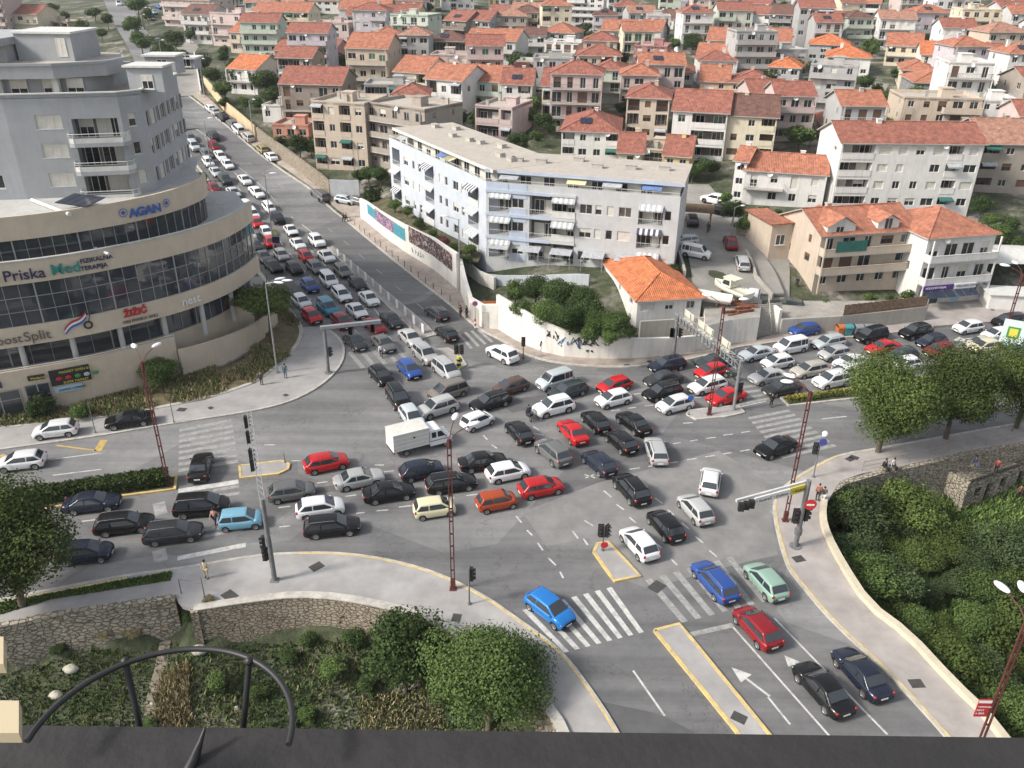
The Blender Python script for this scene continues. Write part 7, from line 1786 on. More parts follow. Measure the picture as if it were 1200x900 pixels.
for k in range(3): 
    q = M @ Vector((-d.length+.15+k*.48, 0, .1)); s = MB(); s.box(q.x, q.y-.16, q.z-.1, q.x+.42, q.y+.16, q.z+.55); obj('signal_head', s, M_blk, DA)
disc(DA, .35, -.35, 4.3, .48, mat('no_entry_red', (.5, .03, .03), .5, 0), 'no_entry_sign', 0); s = MB(); s.box(.05, -.40, 4.22, .65, -.385, 4.38); obj('sign_bar', s, M_swhite, DA)
sighead(DA, -.4, 0, 2.3, 0, 3, 1.15); sighead(DA, .35, 0, 2.6, PI/2, 3, 1.15)
def small_signal(bx, by, ty, label, heads=((0, 0),), sign=None, m=M_galvd, extra=None, z0=.13):
    O, H = pole(bx, by, ty+8, .07, m, label, 'traffic signal', 'traffic_signal', z0, group='small post-mounted signals')
    for dx, rz_ in heads: sighead(O, dx, 0, H-1.05, rz_)
    if sign: disc(O, .1, -.16, H-1.75, .3, sign[0], 'round_sign', 0, sign[1])
    return O, H
small_signal(706, 645, 608, 'signal with two black heads on the small yellow-edged island', ((-.22, 0), (.3, .8)), (mat('no_entry_red', (.5, .03, .03), .5, 0), M_sred))
small_signal(550, 708, 658, 'signal near the red lamp on the southern pavement', ((.2, PI/2),))
O, H = small_signal(538, 430, 397, 'signal over a black and yellow bollard on the striped island', ((-.3, 0), (.35, .5)), (M_sblue, M_swhite))
for k in range(5): s = MB(); s.tube([(0, -.35, .1+k*.28), (0, -.35, .1+(k+1)*.28)], .25, 12); obj('bollard_band', s, M_syel if k % 2 == 0 else M_blk, O)
small_signal(613, 420, 388, 'rusty signal on the pavement by the graffiti wall', ((0, 0),), None, M_rust)
O, H = small_signal(953, 559, 512, 'signal with a magenta-edged no-stopping sign near the first plane tree', ((-.3, 0),))
disc(O, .15, -.15, H+.25, .36, M_sblue, 'no_stopping_sign', 0, M_sred, .35); s = MB(); s.ell((.25, 0, H+1.0), (.28, .28, .3)); obj('lamp_head', s, M_lampw, O)
O, H = pole(807, 486, 466, .04, M_galvd, 'small blue arrow sign at the tip of the eastern refuge', 'road sign', 'keep_right_sign', .15); disc(O, 0, -.06, H, .3, M_sblue)
O, H = pole(557, 385, 352, .05, M_galvd, 'no-parking sign by the old gate', 'road sign', 'no_parking_sign'); disc(O, 0, -.08, H-.4, .34, M_sred, 'round_sign', 0, M_sblue); 
for k in range(4): s = MB(); s.tube([(0, -.0, .1+k*.3), (0, 0, .1+(k+1)*.3)], .12, 8); obj('post_band', s, M_sred if k % 2 else M_swhite, O)
x, y = G(575, 372, 2); s = MB(); s.box(-.8, -.05, 2.1, 1.0, 0, 2.5); o = tag(obj('board_sign', s, mat('sign_orange', (.5, .16, .05), .6, .1)), 'small orange board on the old gate wall', 'sign'); o.location = (*G(573, 381, 0), .8); s = MB(); s.box(-.9, -.05, 1.45, .2, 0, 1.8); obj('lower_board', s, M_sky, o)
O, H = pole(328, 318, 272, .05, M_galv, 'yellow round sign with a dark plate beneath among the queue', 'road sign', 'round_sign_post', T_=True); disc(O, 0, -.06, H-.1, .5, M_syel, 'round_sign', 0, M_swhite); s = MB(); s.box(-.55, -.1, H-1.6, .55, -.04, H-.7); obj('dark_plate', s, M_navy, O)
O, H = pole(240, 700, 676, .05, M_galvd, 'dark tubular barrier frame at the top of the garden path', 'barrier', 'barrier_frame')
x0, y0 = G(248, 704); xx, yy = G(213, 697); s = MB(); a_ = (xx-O.location.x, yy-O.location.y); s.tube([(0, 0, 1.3), (a_[0], a_[1], 1.3), (a_[0], a_[1], 0)], .05, 6); obj('rail', s, M_galvd, O)
for i, (a, b, c, lab) in enumerate(((112, 507, 470, 'plain steel post on the western pavement between the two parked cars'), (204, 495, 463, 'plain steel post on the western pavement right of the black saloon'), (334, 542, 530, 'short post on the western refuge island'), (483, 385, 370, 'short double post at the end of the barrier'), (1186, 505, 478, 'white-topped post behind the plane trees'))): pole(a, b, c, .05, M_galvd, lab, 'post', 'steel_post', group='plain posts')
# billboard on the eastern median seen from behind the trees
x, y = G(1168, 452, .15); BB = empty('billboard', (x, y, .15), -.5, 'leaning white two-sided billboard with a green and yellow logo above the plane trees', 'billboard')
zb = zpix(x, y, 402)-.15; s = MB(); s.tube([(0, 0, 0), (0, 0, zb)], .12, 8); obj('post', s, M_galvd, BB)
s = MB(); s.box(-1.1, -.12, zb, 1.1, .12, zb+2.6); q = obj('panel', s, mat('billboard_pale', (.58, .68, .66), .5, 0), BB); s = MB(); s.box(-.6, -.14, zb+.6, .6, -.122, zb+1.9); q2 = obj('logo_patch', s, M_sgreen, q); s = MB(); s.box(-.4, -.155, zb+.8, .4, -.142, zb+1.7); obj('logo_patch', s, M_syel, q2)

# white barrier panels on the northern median
bp = tt([(497,392),(470,366),(432,332),(388,294)]); Lb = length(bp); s_ = 0
BR = empty('median_barrier', (0, 0, 0), 0, 'white and wire median barrier with broad white panels along the queue', 'barrier')
k = 0
while s_ < Lb-1.2:
    x, y, a = along(bp, s_); z = z_at(x, y); M = Matrix.Translation((x, y, z+.13)) @ Matrix.Rotation(a, 4, 'Z')
    s = MB(); s.box(0, -.04, .02, .75, .04, 1.15, 0, M); obj('white_panel', s, M_swhite, BR)
    s = MB(); s.box(.75, -.02, 1.08, 3.0, .02, 1.15, 0, M); s.box(.75, -.02, .08, 3.0, .02, .13, 0, M); [s.box(.9+j*.3, -.01, .13, .915+j*.3, .01, 1.08, 0, M) for j in range(7)]; [s.box(.75, -.008, .3+j*.2, 3.0, .008, .315+j*.2, 0, M) for j in range(4)]; obj('mesh_panel', s, M_galv, BR); s_ += 3.0
# bollards along the mural pavement and other pavements
BG = 'short bollards beside the mural pavement'
bm_ = MB(); bm_.tube([(0, 0, 0), (0, 0, .8)], .06, 8); bm_.ell((0, 0, .83), (.09, .09, .08)); bme = bm_.mesh('bollard', M_wood)
pl_ = densify(tt([(408,262),(437,286),(479,321)])+g0([(505,341),(535,364)]), 2.4)
for x, y in pl_:
    o = link('bollard', bme, None, (x+.3, y+.5, z_at(x, y)+.13)); tag(o, 'short brown bollard in the row beside the mural pavement', 'bollard', BG)
# railing above the rubble wall by the plane trees
s = MB(); rl = g0([(1010,553),(1065,543),(1130,528),(1200,516),(1300,500)]); rp = densify(rl, 2.2); s.tube([(x, y, 1.1) for x, y in rp], .035, 5); s.tube([(x, y, .6) for x, y in rp], .025, 5)
for x, y in rp: s.tube([(x, y, .1), (x, y, 1.1)], .03, 5)
tag(obj('pipe_railing', s, M_galv), 'thin pipe railing along the tree-lined pavement edge', 'railing')
# flat white dish lamp in the wood, rocks, stone wall and boundary walls up the street
O, H = pole(1192, 760, 700, .07, M_rust, 'white disc lamp over the thicket at the right edge', 'lamp', 'garden_lamp', -5); s = MB(); s.ell((0, 0, H), (.5, .5, .12)); obj('lamp_head', s, M_lampw, O)
wallob(tt([(240,100),(262,128),(300,160)]), .3, -.3, 2.2, stained('wall_yellow', (.56, .44, .28), .9, .3), 'yellow boundary wall along the upper parked row')
wallob(tt([(303,166),(338,192),(372,218),(388,232)]), .4, -.3, 3.0, M_rub2, 'beige stone retaining wall beside the lowest parked cars')
wallob(tt([(236,112),(232,88),(228,66)]), .3, -.2, 1.2, M_old, 'white low wall along the side lane')
wallob(tt([(388,232),(422,233)]), .3, -.3, 3.4, stained('garage_band', (.42, .44, .46), .9, .3), 'grey garage front under the dark hedge'); 
wallob(tt([(862,275),(900,283),(925,300)]), .4, -.6, 1.4, M_rub, 'grey stone wall above the hillside lot')
wallob(tt([(873,300),(885,330),(905,352)]), .3, -.6, 1.0, M_conc, 'low concrete wall on the right side of the hillside lot')
wallob(tt([(795,300),(802,325)]), .3, -.6, .9, M_conc, 'short wall at the left of the hillside lot')
# pergola over a parked car
x, y, z = T(808, 262); PG = empty('pergola', (x, y, z), -.2, 'dark wooden pergola at the top of the hillside lot', 'pergola'); s = MB()
for a, b in ((-3, -2), (3, -2), (-3, 2), (3, 2)): s.box(a-.08, b-.08, -1, a+.08, b+.08, 2.4)
obj('post', s, M_wood, PG); s = MB(); [s.box(-3.4, -2.4+i*.5, 2.4, 3.4, -2.3+i*.5, 2.52) for i in range(10)]; obj('slat_roof', s, M_wood, PG)
# ================================================================ PLANTS
def leafmat(name, dark, light, dry=None):
    m = bpy.data.materials.new(name); m.use_nodes = True; N = m.node_tree.nodes; L = m.node_tree.links; p = N['Principled BSDF']; p.inputs['Roughness'].default_value = .75; p.inputs['Specular IOR Level'].default_value = .12
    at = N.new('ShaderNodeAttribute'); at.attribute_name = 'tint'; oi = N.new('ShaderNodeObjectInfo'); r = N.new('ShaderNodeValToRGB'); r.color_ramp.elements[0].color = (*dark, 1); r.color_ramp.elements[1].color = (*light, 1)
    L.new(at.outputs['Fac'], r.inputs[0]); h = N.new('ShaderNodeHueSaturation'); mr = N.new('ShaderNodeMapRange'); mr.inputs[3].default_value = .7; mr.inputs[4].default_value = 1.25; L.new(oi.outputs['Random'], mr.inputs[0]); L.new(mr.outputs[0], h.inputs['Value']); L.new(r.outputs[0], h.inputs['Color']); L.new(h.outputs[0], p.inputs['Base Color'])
    return m
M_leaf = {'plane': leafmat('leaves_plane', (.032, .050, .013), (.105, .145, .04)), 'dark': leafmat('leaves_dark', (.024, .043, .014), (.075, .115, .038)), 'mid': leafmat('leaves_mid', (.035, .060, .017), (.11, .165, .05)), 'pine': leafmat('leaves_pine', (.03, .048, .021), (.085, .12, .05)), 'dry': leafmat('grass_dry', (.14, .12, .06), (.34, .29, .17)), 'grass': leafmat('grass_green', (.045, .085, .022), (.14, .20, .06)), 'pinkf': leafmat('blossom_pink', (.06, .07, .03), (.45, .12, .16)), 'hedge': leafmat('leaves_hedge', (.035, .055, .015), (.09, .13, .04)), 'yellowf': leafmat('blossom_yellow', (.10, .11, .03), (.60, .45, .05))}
M_bark = mat('bark', (.12, .095, .07), .95, .3, 4, .4, 15)
def cloud(seed, n, leaf, lobes=13, flat=.8, core=.25, shape=None):
    """leaf-sized faces spread over many overlapping lobes of a crown of radius 1"""
    R = np.random.RandomState(seed); c = []
    for i in range(lobes):
        v = R.normal(size=3); v /= np.linalg.norm(v); q = R.uniform(.3, .72); v = v*q; v[2] = v[2]*flat + .05; c.append((v, R.uniform(.28, .5), R.uniform(0, .45)))
    c.append((np.zeros(3), .62, .1)); w = np.array([x[1]**2 for x in c]); w /= w.sum()
    k = R.choice(len(c), n, p=w); cen = np.array([x[0] for x in c])[k]; rad = np.array([x[1] for x in c])[k]; ti = np.array([x[2] for x in c])[k]
    d = R.normal(size=(n, 3)); d /= np.linalg.norm(d, axis=1)[:, None]; rr = rad*(R.uniform(core, 1, n)**.45)*R.uniform(.9, 1.15, n)
    P = cen + d*rr[:, None]*np.array([1, 1, flat])
    N_ = d + R.normal(size=(n, 3))*.6 + np.array([0, 0, .35]); N_ /= np.linalg.norm(N_, axis=1)[:, None]
    t = np.cross(N_, R.normal(size=(n, 3))); t /= np.linalg.norm(t, axis=1)[:, None]; b = np.cross(N_, t); s = (leaf*R.uniform(.6, 1.3, n))[:, None]
    V = np.stack([P-t*s*.5, P-b*s*.32+N_*s*.1, P+t*s*.55, P+b*s*.32+N_*s*.1], 1).reshape(-1, 3)
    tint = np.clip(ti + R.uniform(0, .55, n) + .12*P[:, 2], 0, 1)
    return V, tint
def cloudmesh(name, V, tint, m, base=0):
    n = len(tint); me = bpy.data.meshes.new(name); me.vertices.add(len(V)); me.vertices.foreach_set('co', V.astype(np.float32).ravel())
    me.loops.add(4*n); me.loops.foreach_set('vertex_index', np.arange(4*n, dtype=np.int32)); me.polygons.add(n); me.polygons.foreach_set('loop_start', np.arange(0, 4*n, 4, dtype=np.int32)); me.polygons.foreach_set('loop_total', np.full(n, 4, np.int32)); me.update(calc_edges=True)
    a = me.attributes.new('tint', 'FLOAT', 'FACE'); a.data.foreach_set('value', tint.astype(np.float32)); me.materials.append(m); return me
CRM = {}
def crown(kind, size, var):
    k = (kind, size, var)
    if k not in CRM:
        n, lf, lobes = {'xl': (42000, .042, 34), 'l': (13000, .07, 24), 'm': (4000, .115, 16), 's': (1400, .18, 11)}[size]
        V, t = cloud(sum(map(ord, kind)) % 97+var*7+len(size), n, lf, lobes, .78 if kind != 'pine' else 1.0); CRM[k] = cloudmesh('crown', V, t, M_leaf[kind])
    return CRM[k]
TRK = {}
def trunk(var):
    if var not in TRK:
        r = random.Random(var); s = MB(); a = (r.uniform(-.1, .1), r.uniform(-.1, .1)); s.tube([(0, 0, -.1), (a[0]*.5, a[1]*.5, .5), (a[0], a[1], 1.0)], [.075, .055, .045], 9)
        for i in range(6):
            t = r.uniform(0, 2*PI); z = r.uniform(.62, 1.0); s.tube([(a[0]*z, a[1]*z, z), (a[0]+.22*math.cos(t), a[1]+.22*math.sin(t), z+.25), (a[0]+.5*math.cos(t), a[1]+.5*math.sin(t), z+.6)], [.035, .025, .01], 6)
        TRK[var] = s.mesh('trunk', M_bark)
    return TRK[var]
def nearest(px_, py_):
    best = None
    for hx, hy, lab, W, D, a in HOUSES:
        q = proj(hx, hy, z_at(hx, hy)+3); d = math.hypot(q[0]-px_, (q[1]-py_)*1.4)
        if best is None or d < best[0]: best = (d, q, lab)
    d, q, lab = best
    if abs(px_-q[0]) > abs(py_-q[1]): side = 'right of' if px_ > q[0] else 'left of'
    else: side = 'below' if py_ > q[1] else 'above'
    return side, ' '.join(lab.split()[:8])
USEDL = {}
def tree(cx, cy, rp, kind='mid', size='s', label=None, low=False, plane=None, squash=.85, th=None, base=None, group=None, cat='tree'):
    f = ht if low else hs; r = 2.0
    if plane is not None:
        for _ in range(4): hc = r*.75; bx, by = G(cx, cy, plane+hc); z0 = plane; q = np.array([bx, by, z0+hc-HC]) @ _fw; r = rp*q/F
    elif base is not None:
        bx, by = G(*base, -4.2) if low else T(*base)[:2]; z0 = float(f(bx, by)); hc = zpix(bx, by, cy)-z0; q = np.array([bx, by, z0+hc-HC]) @ _fw; r = rp*q/F
    else:
        for _ in range(4):
            hc = r*(.75 if cat != 'tree' else 1.15) if th is None else r*squash*.8+th
            bx, by, z0 = T(cx, cy, hc, f); q = np.array([bx, by, z0+hc-HC]) @ _fw; r = rp*q/F
    if label is None:
        sd, nm = nearest(cx, cy); tone = {'mid': 'green', 'dark': 'dark green', 'pine': 'dark pine-like', 'plane': 'broad green', 'hedge': 'clipped'}[kind]; sz = 'large' if r > 3.4 else 'small' if r < 2 else 'medium'
        label = f'{sz} {tone} {cat} {sd} the {nm}'; k = label; c = USEDL.get(k, 0); USEDL[k] = c+1
        if c: label = f'{sz} {tone} {cat} {sd} the {nm}, ' + ['behind the first', 'third there', 'fourth there', 'fifth there'][min(c-1, 3)]
        label = ' '.join(label.split()[:16])
    var = int(abs(cx*3+cy*7)) % 4; O = empty({'tree': 'tree', 'shrub': 'shrub'}[cat], (bx, by, z0), 0, label, cat, group or 'trees and shrubs among the houses')
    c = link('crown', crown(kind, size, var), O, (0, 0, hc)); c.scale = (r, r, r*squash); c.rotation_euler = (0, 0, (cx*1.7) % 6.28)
    t = link('trunk', trunk(var), O, (0, 0, 0)); t.scale = (max(.8, r*.75), max(.8, r*.75), hc*.95); return O
GN = 'street trees and bushes near the junction'
tree(1040, 468, 64, 'plane', 'xl', 'first plane tree of the row on the right pavement, nearest the crossing', base=(1028, 531), group=GN, squash=1.0)
tree(1124, 457, 60, 'plane', 'xl', 'second plane tree of the row on the right pavement', base=(1108, 515), group=GN, squash=1.0)
tree(1188, 448, 56, 'plane', 'xl', 'third plane tree of the row, at the right picture edge', base=(1190, 503), group=GN, squash=1.0)
tree(14, 640, 86, 'plane', 'xl', 'large round tree at the left picture edge over the western street', base=(26, 712), group=GN, squash=1.05)
tree(572, 790, 80, 'mid', 'xl', 'big leafy evergreen at the bottom centre beside the stone wall', low=True, squash=.95, group=GN)
tree(472, 764, 60, 'dark', 'l', 'darker bushy tree left of the big evergreen at the bottom', low=True, squash=.95, group=GN)
tree(525, 800, 36, 'dark', 'l', 'dark bush filling the gap between the two bottom trees', low=True, group=GN, cat='shrub')
tree(328, 352, 42, 'plane', 'l', 'spreading tree on the grass corner in front of the kerbside queue', base=(318, 402), squash=.6, group=GN)
tree(186, 436, 27, 'mid', 'l', 'rounded bright shrub below the dark entrance stairs', cat='shrub', group=GN); tree(163, 441, 14, 'mid', 'm', 'smaller shrub touching the rounded bright one', cat='shrub', group=GN)
tree(48, 476, 20, 'dark', 'm', 'dark shrub in the dry grass by the shop fronts', cat='shrub', group=GN); tree(92, 480, 15, 'mid', 'm', 'low olive shrub above the white parked hatchback', cat='shrub', group=GN)
tree(262, 246, 14, 'dark', 'm', 'dense dark shrub at the terrace end beside the queue', cat='shrub', group=GN); tree(246, 238, 11, 'dark', 'm', 'dark shrub in the corner under the tower', cat='shrub', group=GN); tree(236, 208, 9, 'dark', 'm', 'low hedge-like shrub between tower and kerb', cat='shrub', group=GN)
tree(280, 368, 9, 'dark', 'm', 'small planter shrub along the entrance ramp', cat='shrub', group=GN); tree(262, 380, 12, 'dark', 'm', 'reddish dark shrub bed beside the ramp wall', cat='shrub', group=GN)
gl = [(604,337,17,'mid'),(628,334,22,'dark'),(655,340,26,'dark'),(682,350,24,'dark'),(640,362,22,'mid'),(668,370,24,'dark'),(612,356,15,'mid'),(700,374,22,'mid'),(722,376,24,'mid'),(694,360,18,'dark'),(714,392,13,'mid'),(690,386,14,'mid'),(738,384,12,'mid')]
nm = ['leftmost','second','third','fourth','fifth front','sixth front','small pale left','seventh','rightmost big','middle dark','overhanging right','overhanging middle','rightmost small']
for (a, b, c, k), n in zip(gl, nm): tree(a, b+4, c, k, 'm' if c < 20 else 'l', f'{n} bush of the thicket between graffiti wall and orange roof', cat='shrub', plane=3.1, squash=.9, group='bushes behind the graffiti wall')
for a, b, c, k, n in ((462,240,10,'mid','round bush above the first mural'), (478,247,8,'mid','bush between the two murals'), (492,262,9,'plane','yellow-green bush above the second mural'), (508,274,8,'mid','bush left of the pink blossom'), (520,282,9,'pinkf','pink flowering bush above the second mural'), (533,290,9,'mid','bush right of the pink blossom'), (552,292,11,'mid','tall bush at the corner of the long block'), (548,304,8,'dark','hanging ivy at the end of the mural wall'), (666,302,8,'mid','clipped bush at the foot of the long block, left'), (684,306,6,'mid','clipped bush at the foot of the long block, middle'), (790,315,9,'dark','hedge at the right end of the long block'), (795,330,8,'dark','lower hedge left of the hillside lot')):
    tree(a, b, c, k, 'm', n, cat='shrub', th=3 if a < 560 else None, group='bushes of the long block garden')
far_ = '''160,4,13,mid|157,27,14,mid|165,48,14,mid|172,16,9,dark|190,60,15,dark|205,46,14,dark|212,64,11,mid|200,76,10,dark|222,40,8,dark|184,76,9,mid|250,88,13,mid|262,104,13,mid|238,72,11,dark|272,76,10,dark|286,120,9,mid|262,120,8,dark|311,94,17,dark|318,112,13,dark|303,120,9,mid|340,43,6,mid|400,70,9,dark|372,77,8,mid|350,168,14,dark|330,166,10,dark|364,172,10,dark|432,203,13,dark|446,205,13,dark|420,206,9,dark|540,136,12,dark|528,142,8,mid|507,39,6,dark|556,165,8,mid|637,142,14,dark|630,160,10,mid|607,165,15,dark|645,150,9,mid|800,36,13,dark|812,48,12,dark|790,50,9,mid|826,33,8,mid|822,194,13,dark|812,200,11,dark|834,196,10,dark|660,72,8,dark|640,66,7,mid|620,66,6,mid|770,118,7,mid|712,14,7,dark|732,20,7,mid|720,100,7,dark|690,110,7,mid|922,116,14,dark|912,128,10,mid|942,137,12,dark|938,158,14,dark|925,150,9,dark|950,160,9,mid|1015,96,12,dark|1040,112,12,mid|1028,104,9,dark|1005,124,12,dark|1035,141,10,mid|1022,58,10,mid|1012,70,8,dark|1142,90,13,dark|1155,100,12,dark|1130,100,9,mid|1182,98,10,dark|1170,104,8,mid|1060,78,8,mid|1050,86,8,dark|860,246,15,dark|884,255,16,dark|905,262,12,dark|872,262,12,mid|895,248,10,mid|912,252,9,dark|850,232,9,mid|1152,240,14,dark|1172,272,17,mid|1160,258,12,mid|1186,262,13,dark|1192,285,12,mid|968,356,8,mid|1020,348,8,mid|1063,346,9,mid|940,368,7,dark|1044,350,7,dark|660,18,6,dark|648,4,6,dark|588,44,6,dark|478,82,7,mid|560,88,6,dark|450,96,7,mid|290,22,6,mid|262,60,8,dark|340,88,7,dark|700,60,7,dark|745,60,7,mid|750,92,6,dark|870,90,8,dark|890,100,8,mid|848,120,8,dark|860,60,6,mid|940,72,7,dark|965,112,7,mid|1080,60,7,dark|1100,52,6,mid|1150,60,7,dark|985,62,7,mid|1075,130,8,dark|1090,118,7,mid|980,155,8,dark|1195,135,9,dark|870,165,8,dark|845,160,7,mid|560,118,6,mid|600,60,6,dark|10,60,8,dark|75,20,9,dark|95,30,9,mid|110,14,9,mid|60,8,8,mid|125,22,9,dark|118,38,8,mid|255,30,6,mid|230,18,6,dark|980,30,6,mid|1130,18,6,mid|1170,30,7,dark'''
for t in far_.split('|'):
    a, b, c, k = t.split(','); c = float(c); tree(float(a), float(b), c*1.12, k, 'm' if c >= 11 else 's')
_q = random.Random(8); _nt = 0
for _t in range(4000):
    if _nt >= 95: break
    Y = _q.uniform(135, 380); X = _q.uniform(-.4, .66)*Y; p = proj(X, Y, z_at(X, Y)+2)
    if not (236 < p[0] < 1205 and 4 < p[1] < 240) or (p[1] > 150 and 440 < p[0] < 800) or (p[0] < 430 and p[1] > 95) or 690 < p[0] < 770 and p[1] < 14: continue
    if min(math.hypot(X-h[0], Y-h[1])-h[3]*.5 for h in HOUSES) < 2.2: continue
    if _nd(X, Y, densify(_road, 4)) < 12 or _nd(X, Y, densify(_lane, 3)) < 9 or _nd(X, Y, densify(_lane2, 3)) < 5: continue
    _nt += 1; r_ = _q.uniform(2.0, 3.6); tree(p[0], p[1], r_*F/(Y*.89+12), _q.choice(['dark', 'dark', 'mid']), 's')
print('INFILL TREES', _nt)
rw_ = random.Random(21)
se = [(985,588,24),(1002,604,26),(1030,596,22),(1062,590,28),(1092,600,24),(1060,620,26),(1000,640,30),(1038,640,30),(1076,648,30),(1112,640,28),(1146,636,24),(1182,640,26),(1012,676,26),(1046,684,30),(1084,690,30),(1122,682,30),(1160,690,28),(1194,680,26),(1040,716,24),(1072,728,28),(1108,732,30),(1146,734,30),(1186,728,28),(1088,764,24),(1122,776,28),(1160,782,30),(1196,776,28),(1136,812,24),(1172,824,26),(1200,836,28),(1010,622,22),(1100,620,20),(1150,660,22)]
sn = ['by the wall corner','under the pavement bend','next to the rubble wall','below the pipe railing','left of the ruin','in front of the ruin','against the parapet bend','in the middle of the upper thicket','behind the parapet middle','below the ruin','right below the ruin','at the right edge near the ruin','touching the parapet','second from the parapet','in the thicket centre','right of the thicket centre','towards the right edge','at the right edge, middle','beside the lower parapet','inside the lower thicket','below the thicket centre','right of the lower centre','near the disc lamp','by the parapet bend below','in the lower thicket middle','left of the red banner','behind the red banner','beside the last parapet stretch','at the foot of the red banner lamp','in the bottom right corner','hugging the parapet top','small one beside the ruin door','between ruin and disc lamp']
for i, (a, b, c) in enumerate(se):
    k = rw_.choice(['plane', 'mid', 'plane', 'pine']); tree(a+rw_.uniform(-5, 5), b+4, c*rw_.choice([.8, 1.1, 1.3, 1.7]), k, 'l', f"{ {'plane': 'olive green', 'mid': 'fresh green', 'pine': 'grey-green'}[k]} bush {sn[i]} in the right-hand wood", low=True, squash=rw_.uniform(.75, 1.1), cat='shrub', group='bushes of the right-hand wood')
for i, (a, b, c, k, n) in enumerate([(388,782,20,'mid','leafy shrub left of the bottom trees'),(340,770,15,'dark','dark shrub inside the iron ring view'),(255,798,16,'mid','pale-leaved shrub between the ring spokes'),(300,812,14,'mid','low shrub near the ring\'s right spoke'),(360,838,14,'mid','low green clump above the sill, middle left'),(430,800,14,'dark','dark weedy clump under the bottom trees'),(222,722,10,'dark','weeds spilling at the break in the stone wall'),(245,702,8,'dry','dry bush by the tubular barrier'),(120,742,13,'dry','dry bush against the rubble wall'),(155,738,14,'dry','second dry bush against the rubble wall'),(70,760,13,'dark','dark weeds at the foot of the rubble wall, left'),(170,850,14,'mid','bright weeds by the ring\'s left spoke'),(415,745,18,'dark','shrub in the shade of the tall stone wall'),(360,748,14,'dark','ivy at the foot of the tall stone wall')]):
    tree(a, b, c, k, 'm', n, low=a != 245, cat='shrub', squash=.7, group='shrubs of the sunken garden')
# clipped hedge and flowerbed, built leaf by leaf on a box
def hedge(poly_px, h, kind, label, name, cat, n, z0=.15, dens=.16):
    P = g0(poly_px); R = np.random.RandomState(3); P2 = np.array(P); lo = P2.min(0); hi = P2.max(0); pts = []
    while len(pts) < n:
        q = R.uniform(lo, hi, (n, 2)); q = q[inpoly(q[:, 0], q[:, 1], P)]; pts += [tuple(a) for a in q]
    q = np.array(pts[:n]); e = pdist(q[:, 0], q[:, 1], P); z = np.where(e < .35, R.uniform(0, h, n), h*R.uniform(.82, 1.05, n))+z0
    C_ = np.stack([q[:, 0], q[:, 1], z], 1); d = R.normal(size=(n, 3))+np.array([0, 0, .8]); d /= np.linalg.norm(d, axis=1)[:, None]; t = np.cross(d, R.normal(size=(n, 3))); t /= np.linalg.norm(t, axis=1)[:, None]; b = np.cross(d, t); s = dens
    V = np.stack([C_-t*s, C_-b*s*.7, C_+t*s, C_+b*s*.7], 1).reshape(-1, 3); tint = np.clip(R.uniform(0, .7, n)+.2*np.sin(q[:, 0]*.7)*np.sin(q[:, 1]*1.3), 0, 1)
    o = link(name, cloudmesh(name, V, tint, M_leaf[kind])); tag(o, label, cat); return o
hd = hedge([(199,559.5),(198,572),(120,583),(-80,612),(-80,601),(60,580)], 1.15, 'hedge', 'long clipped green hedge on the western median', 'clipped_hedge', 'hedge', 16000, dens=.13)
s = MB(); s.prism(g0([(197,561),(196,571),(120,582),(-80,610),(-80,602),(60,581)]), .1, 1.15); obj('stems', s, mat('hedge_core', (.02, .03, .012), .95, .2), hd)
tag(hedge([(926,474),(1000,465),(1200,441),(1200,426),(985,460),(918,468.5)], .25, 'hedge', None, 'flowerbed_plants', None, 6000, dens=.12), kind='stuff')
tag(hedge([(922,472),(985,463.5),(1200,430),(1200,426),(985,459.5),(917,468)], .38, 'yellowf', None, 'yellow_flowers', None, 3000, dens=.12), kind='stuff')
# ---- grass as stuff
def grass(poly, n, kind, hgt, f=hs, seed=1, thr=None, name='grass', wd=.05, low=0.0):
    R = np.random.RandomState(seed); P2 = np.array(poly); lo = P2.min(0); hi = P2.max(0); acc = []
    tot = 0
    while tot < n:
        q = R.uniform(lo, hi, (n, 2)); q = q[inpoly(q[:, 0], q[:, 1], poly)]
        if thr is not None: nz = np.sin(q[:, 0]*.45+1.3)*np.sin(q[:, 1]*.38+q[:, 0]*.2)+.4*np.sin(q[:, 0]*1.3)*np.cos(q[:, 1]*1.1); q = q[nz > thr]
        if len(q) == 0: break
        acc.append(q); tot += len(q)
    q = np.concatenate(acc)[:n]
    if f is ht: q = q[(inpoly(q[:, 0], q[:, 1], SWLOW) & (pdist(q[:, 0], q[:, 1], SWLOW) > .5)) | (inpoly(q[:, 0], q[:, 1], SELOW) & (pdist(q[:, 0], q[:, 1], SELOW) > .6))]
    if f is hs: q = q[~inpoly(q[:, 0], q[:, 1], PLAZA)]
    n = len(q); z = f(q[:, 0], q[:, 1])+low; a = R.uniform(0, 2*PI, n); w = wd*R.uniform(.6, 1.5, n); h = hgt*R.uniform(.4, 1.3, n); lean = R.normal(size=(n, 2))*.35*h[:, None]
    B = np.stack([q[:, 0], q[:, 1], z], 1); t = np.stack([np.cos(a), np.sin(a), 0*a], 1)*w[:, None]; top = B+np.concatenate([lean, h[:, None]], 1)
    V = np.stack([B-t, B+t, top+t*.4, top-t*.4], 1).reshape(-1, 3); tint = R.uniform(0, 1, n)
    o = link(name, cloudmesh(name, V, tint, M_leaf[kind])); tag(o, kind='stuff'); return o
PLAZA = g0([(180,440),(225,436),(262,428),(292,412),(302,398),(296,384),(280,378),(262,384),(240,402),(222,412),(196,424)])
pave(PLAZA, mat('plaza_stone', (.48, .42, .37), .9, .15, .6), 'plaza', .16); lane('side_path', [(262,392),(283,372),(298,345),(303,325)], 1.8, M_lane, .15)
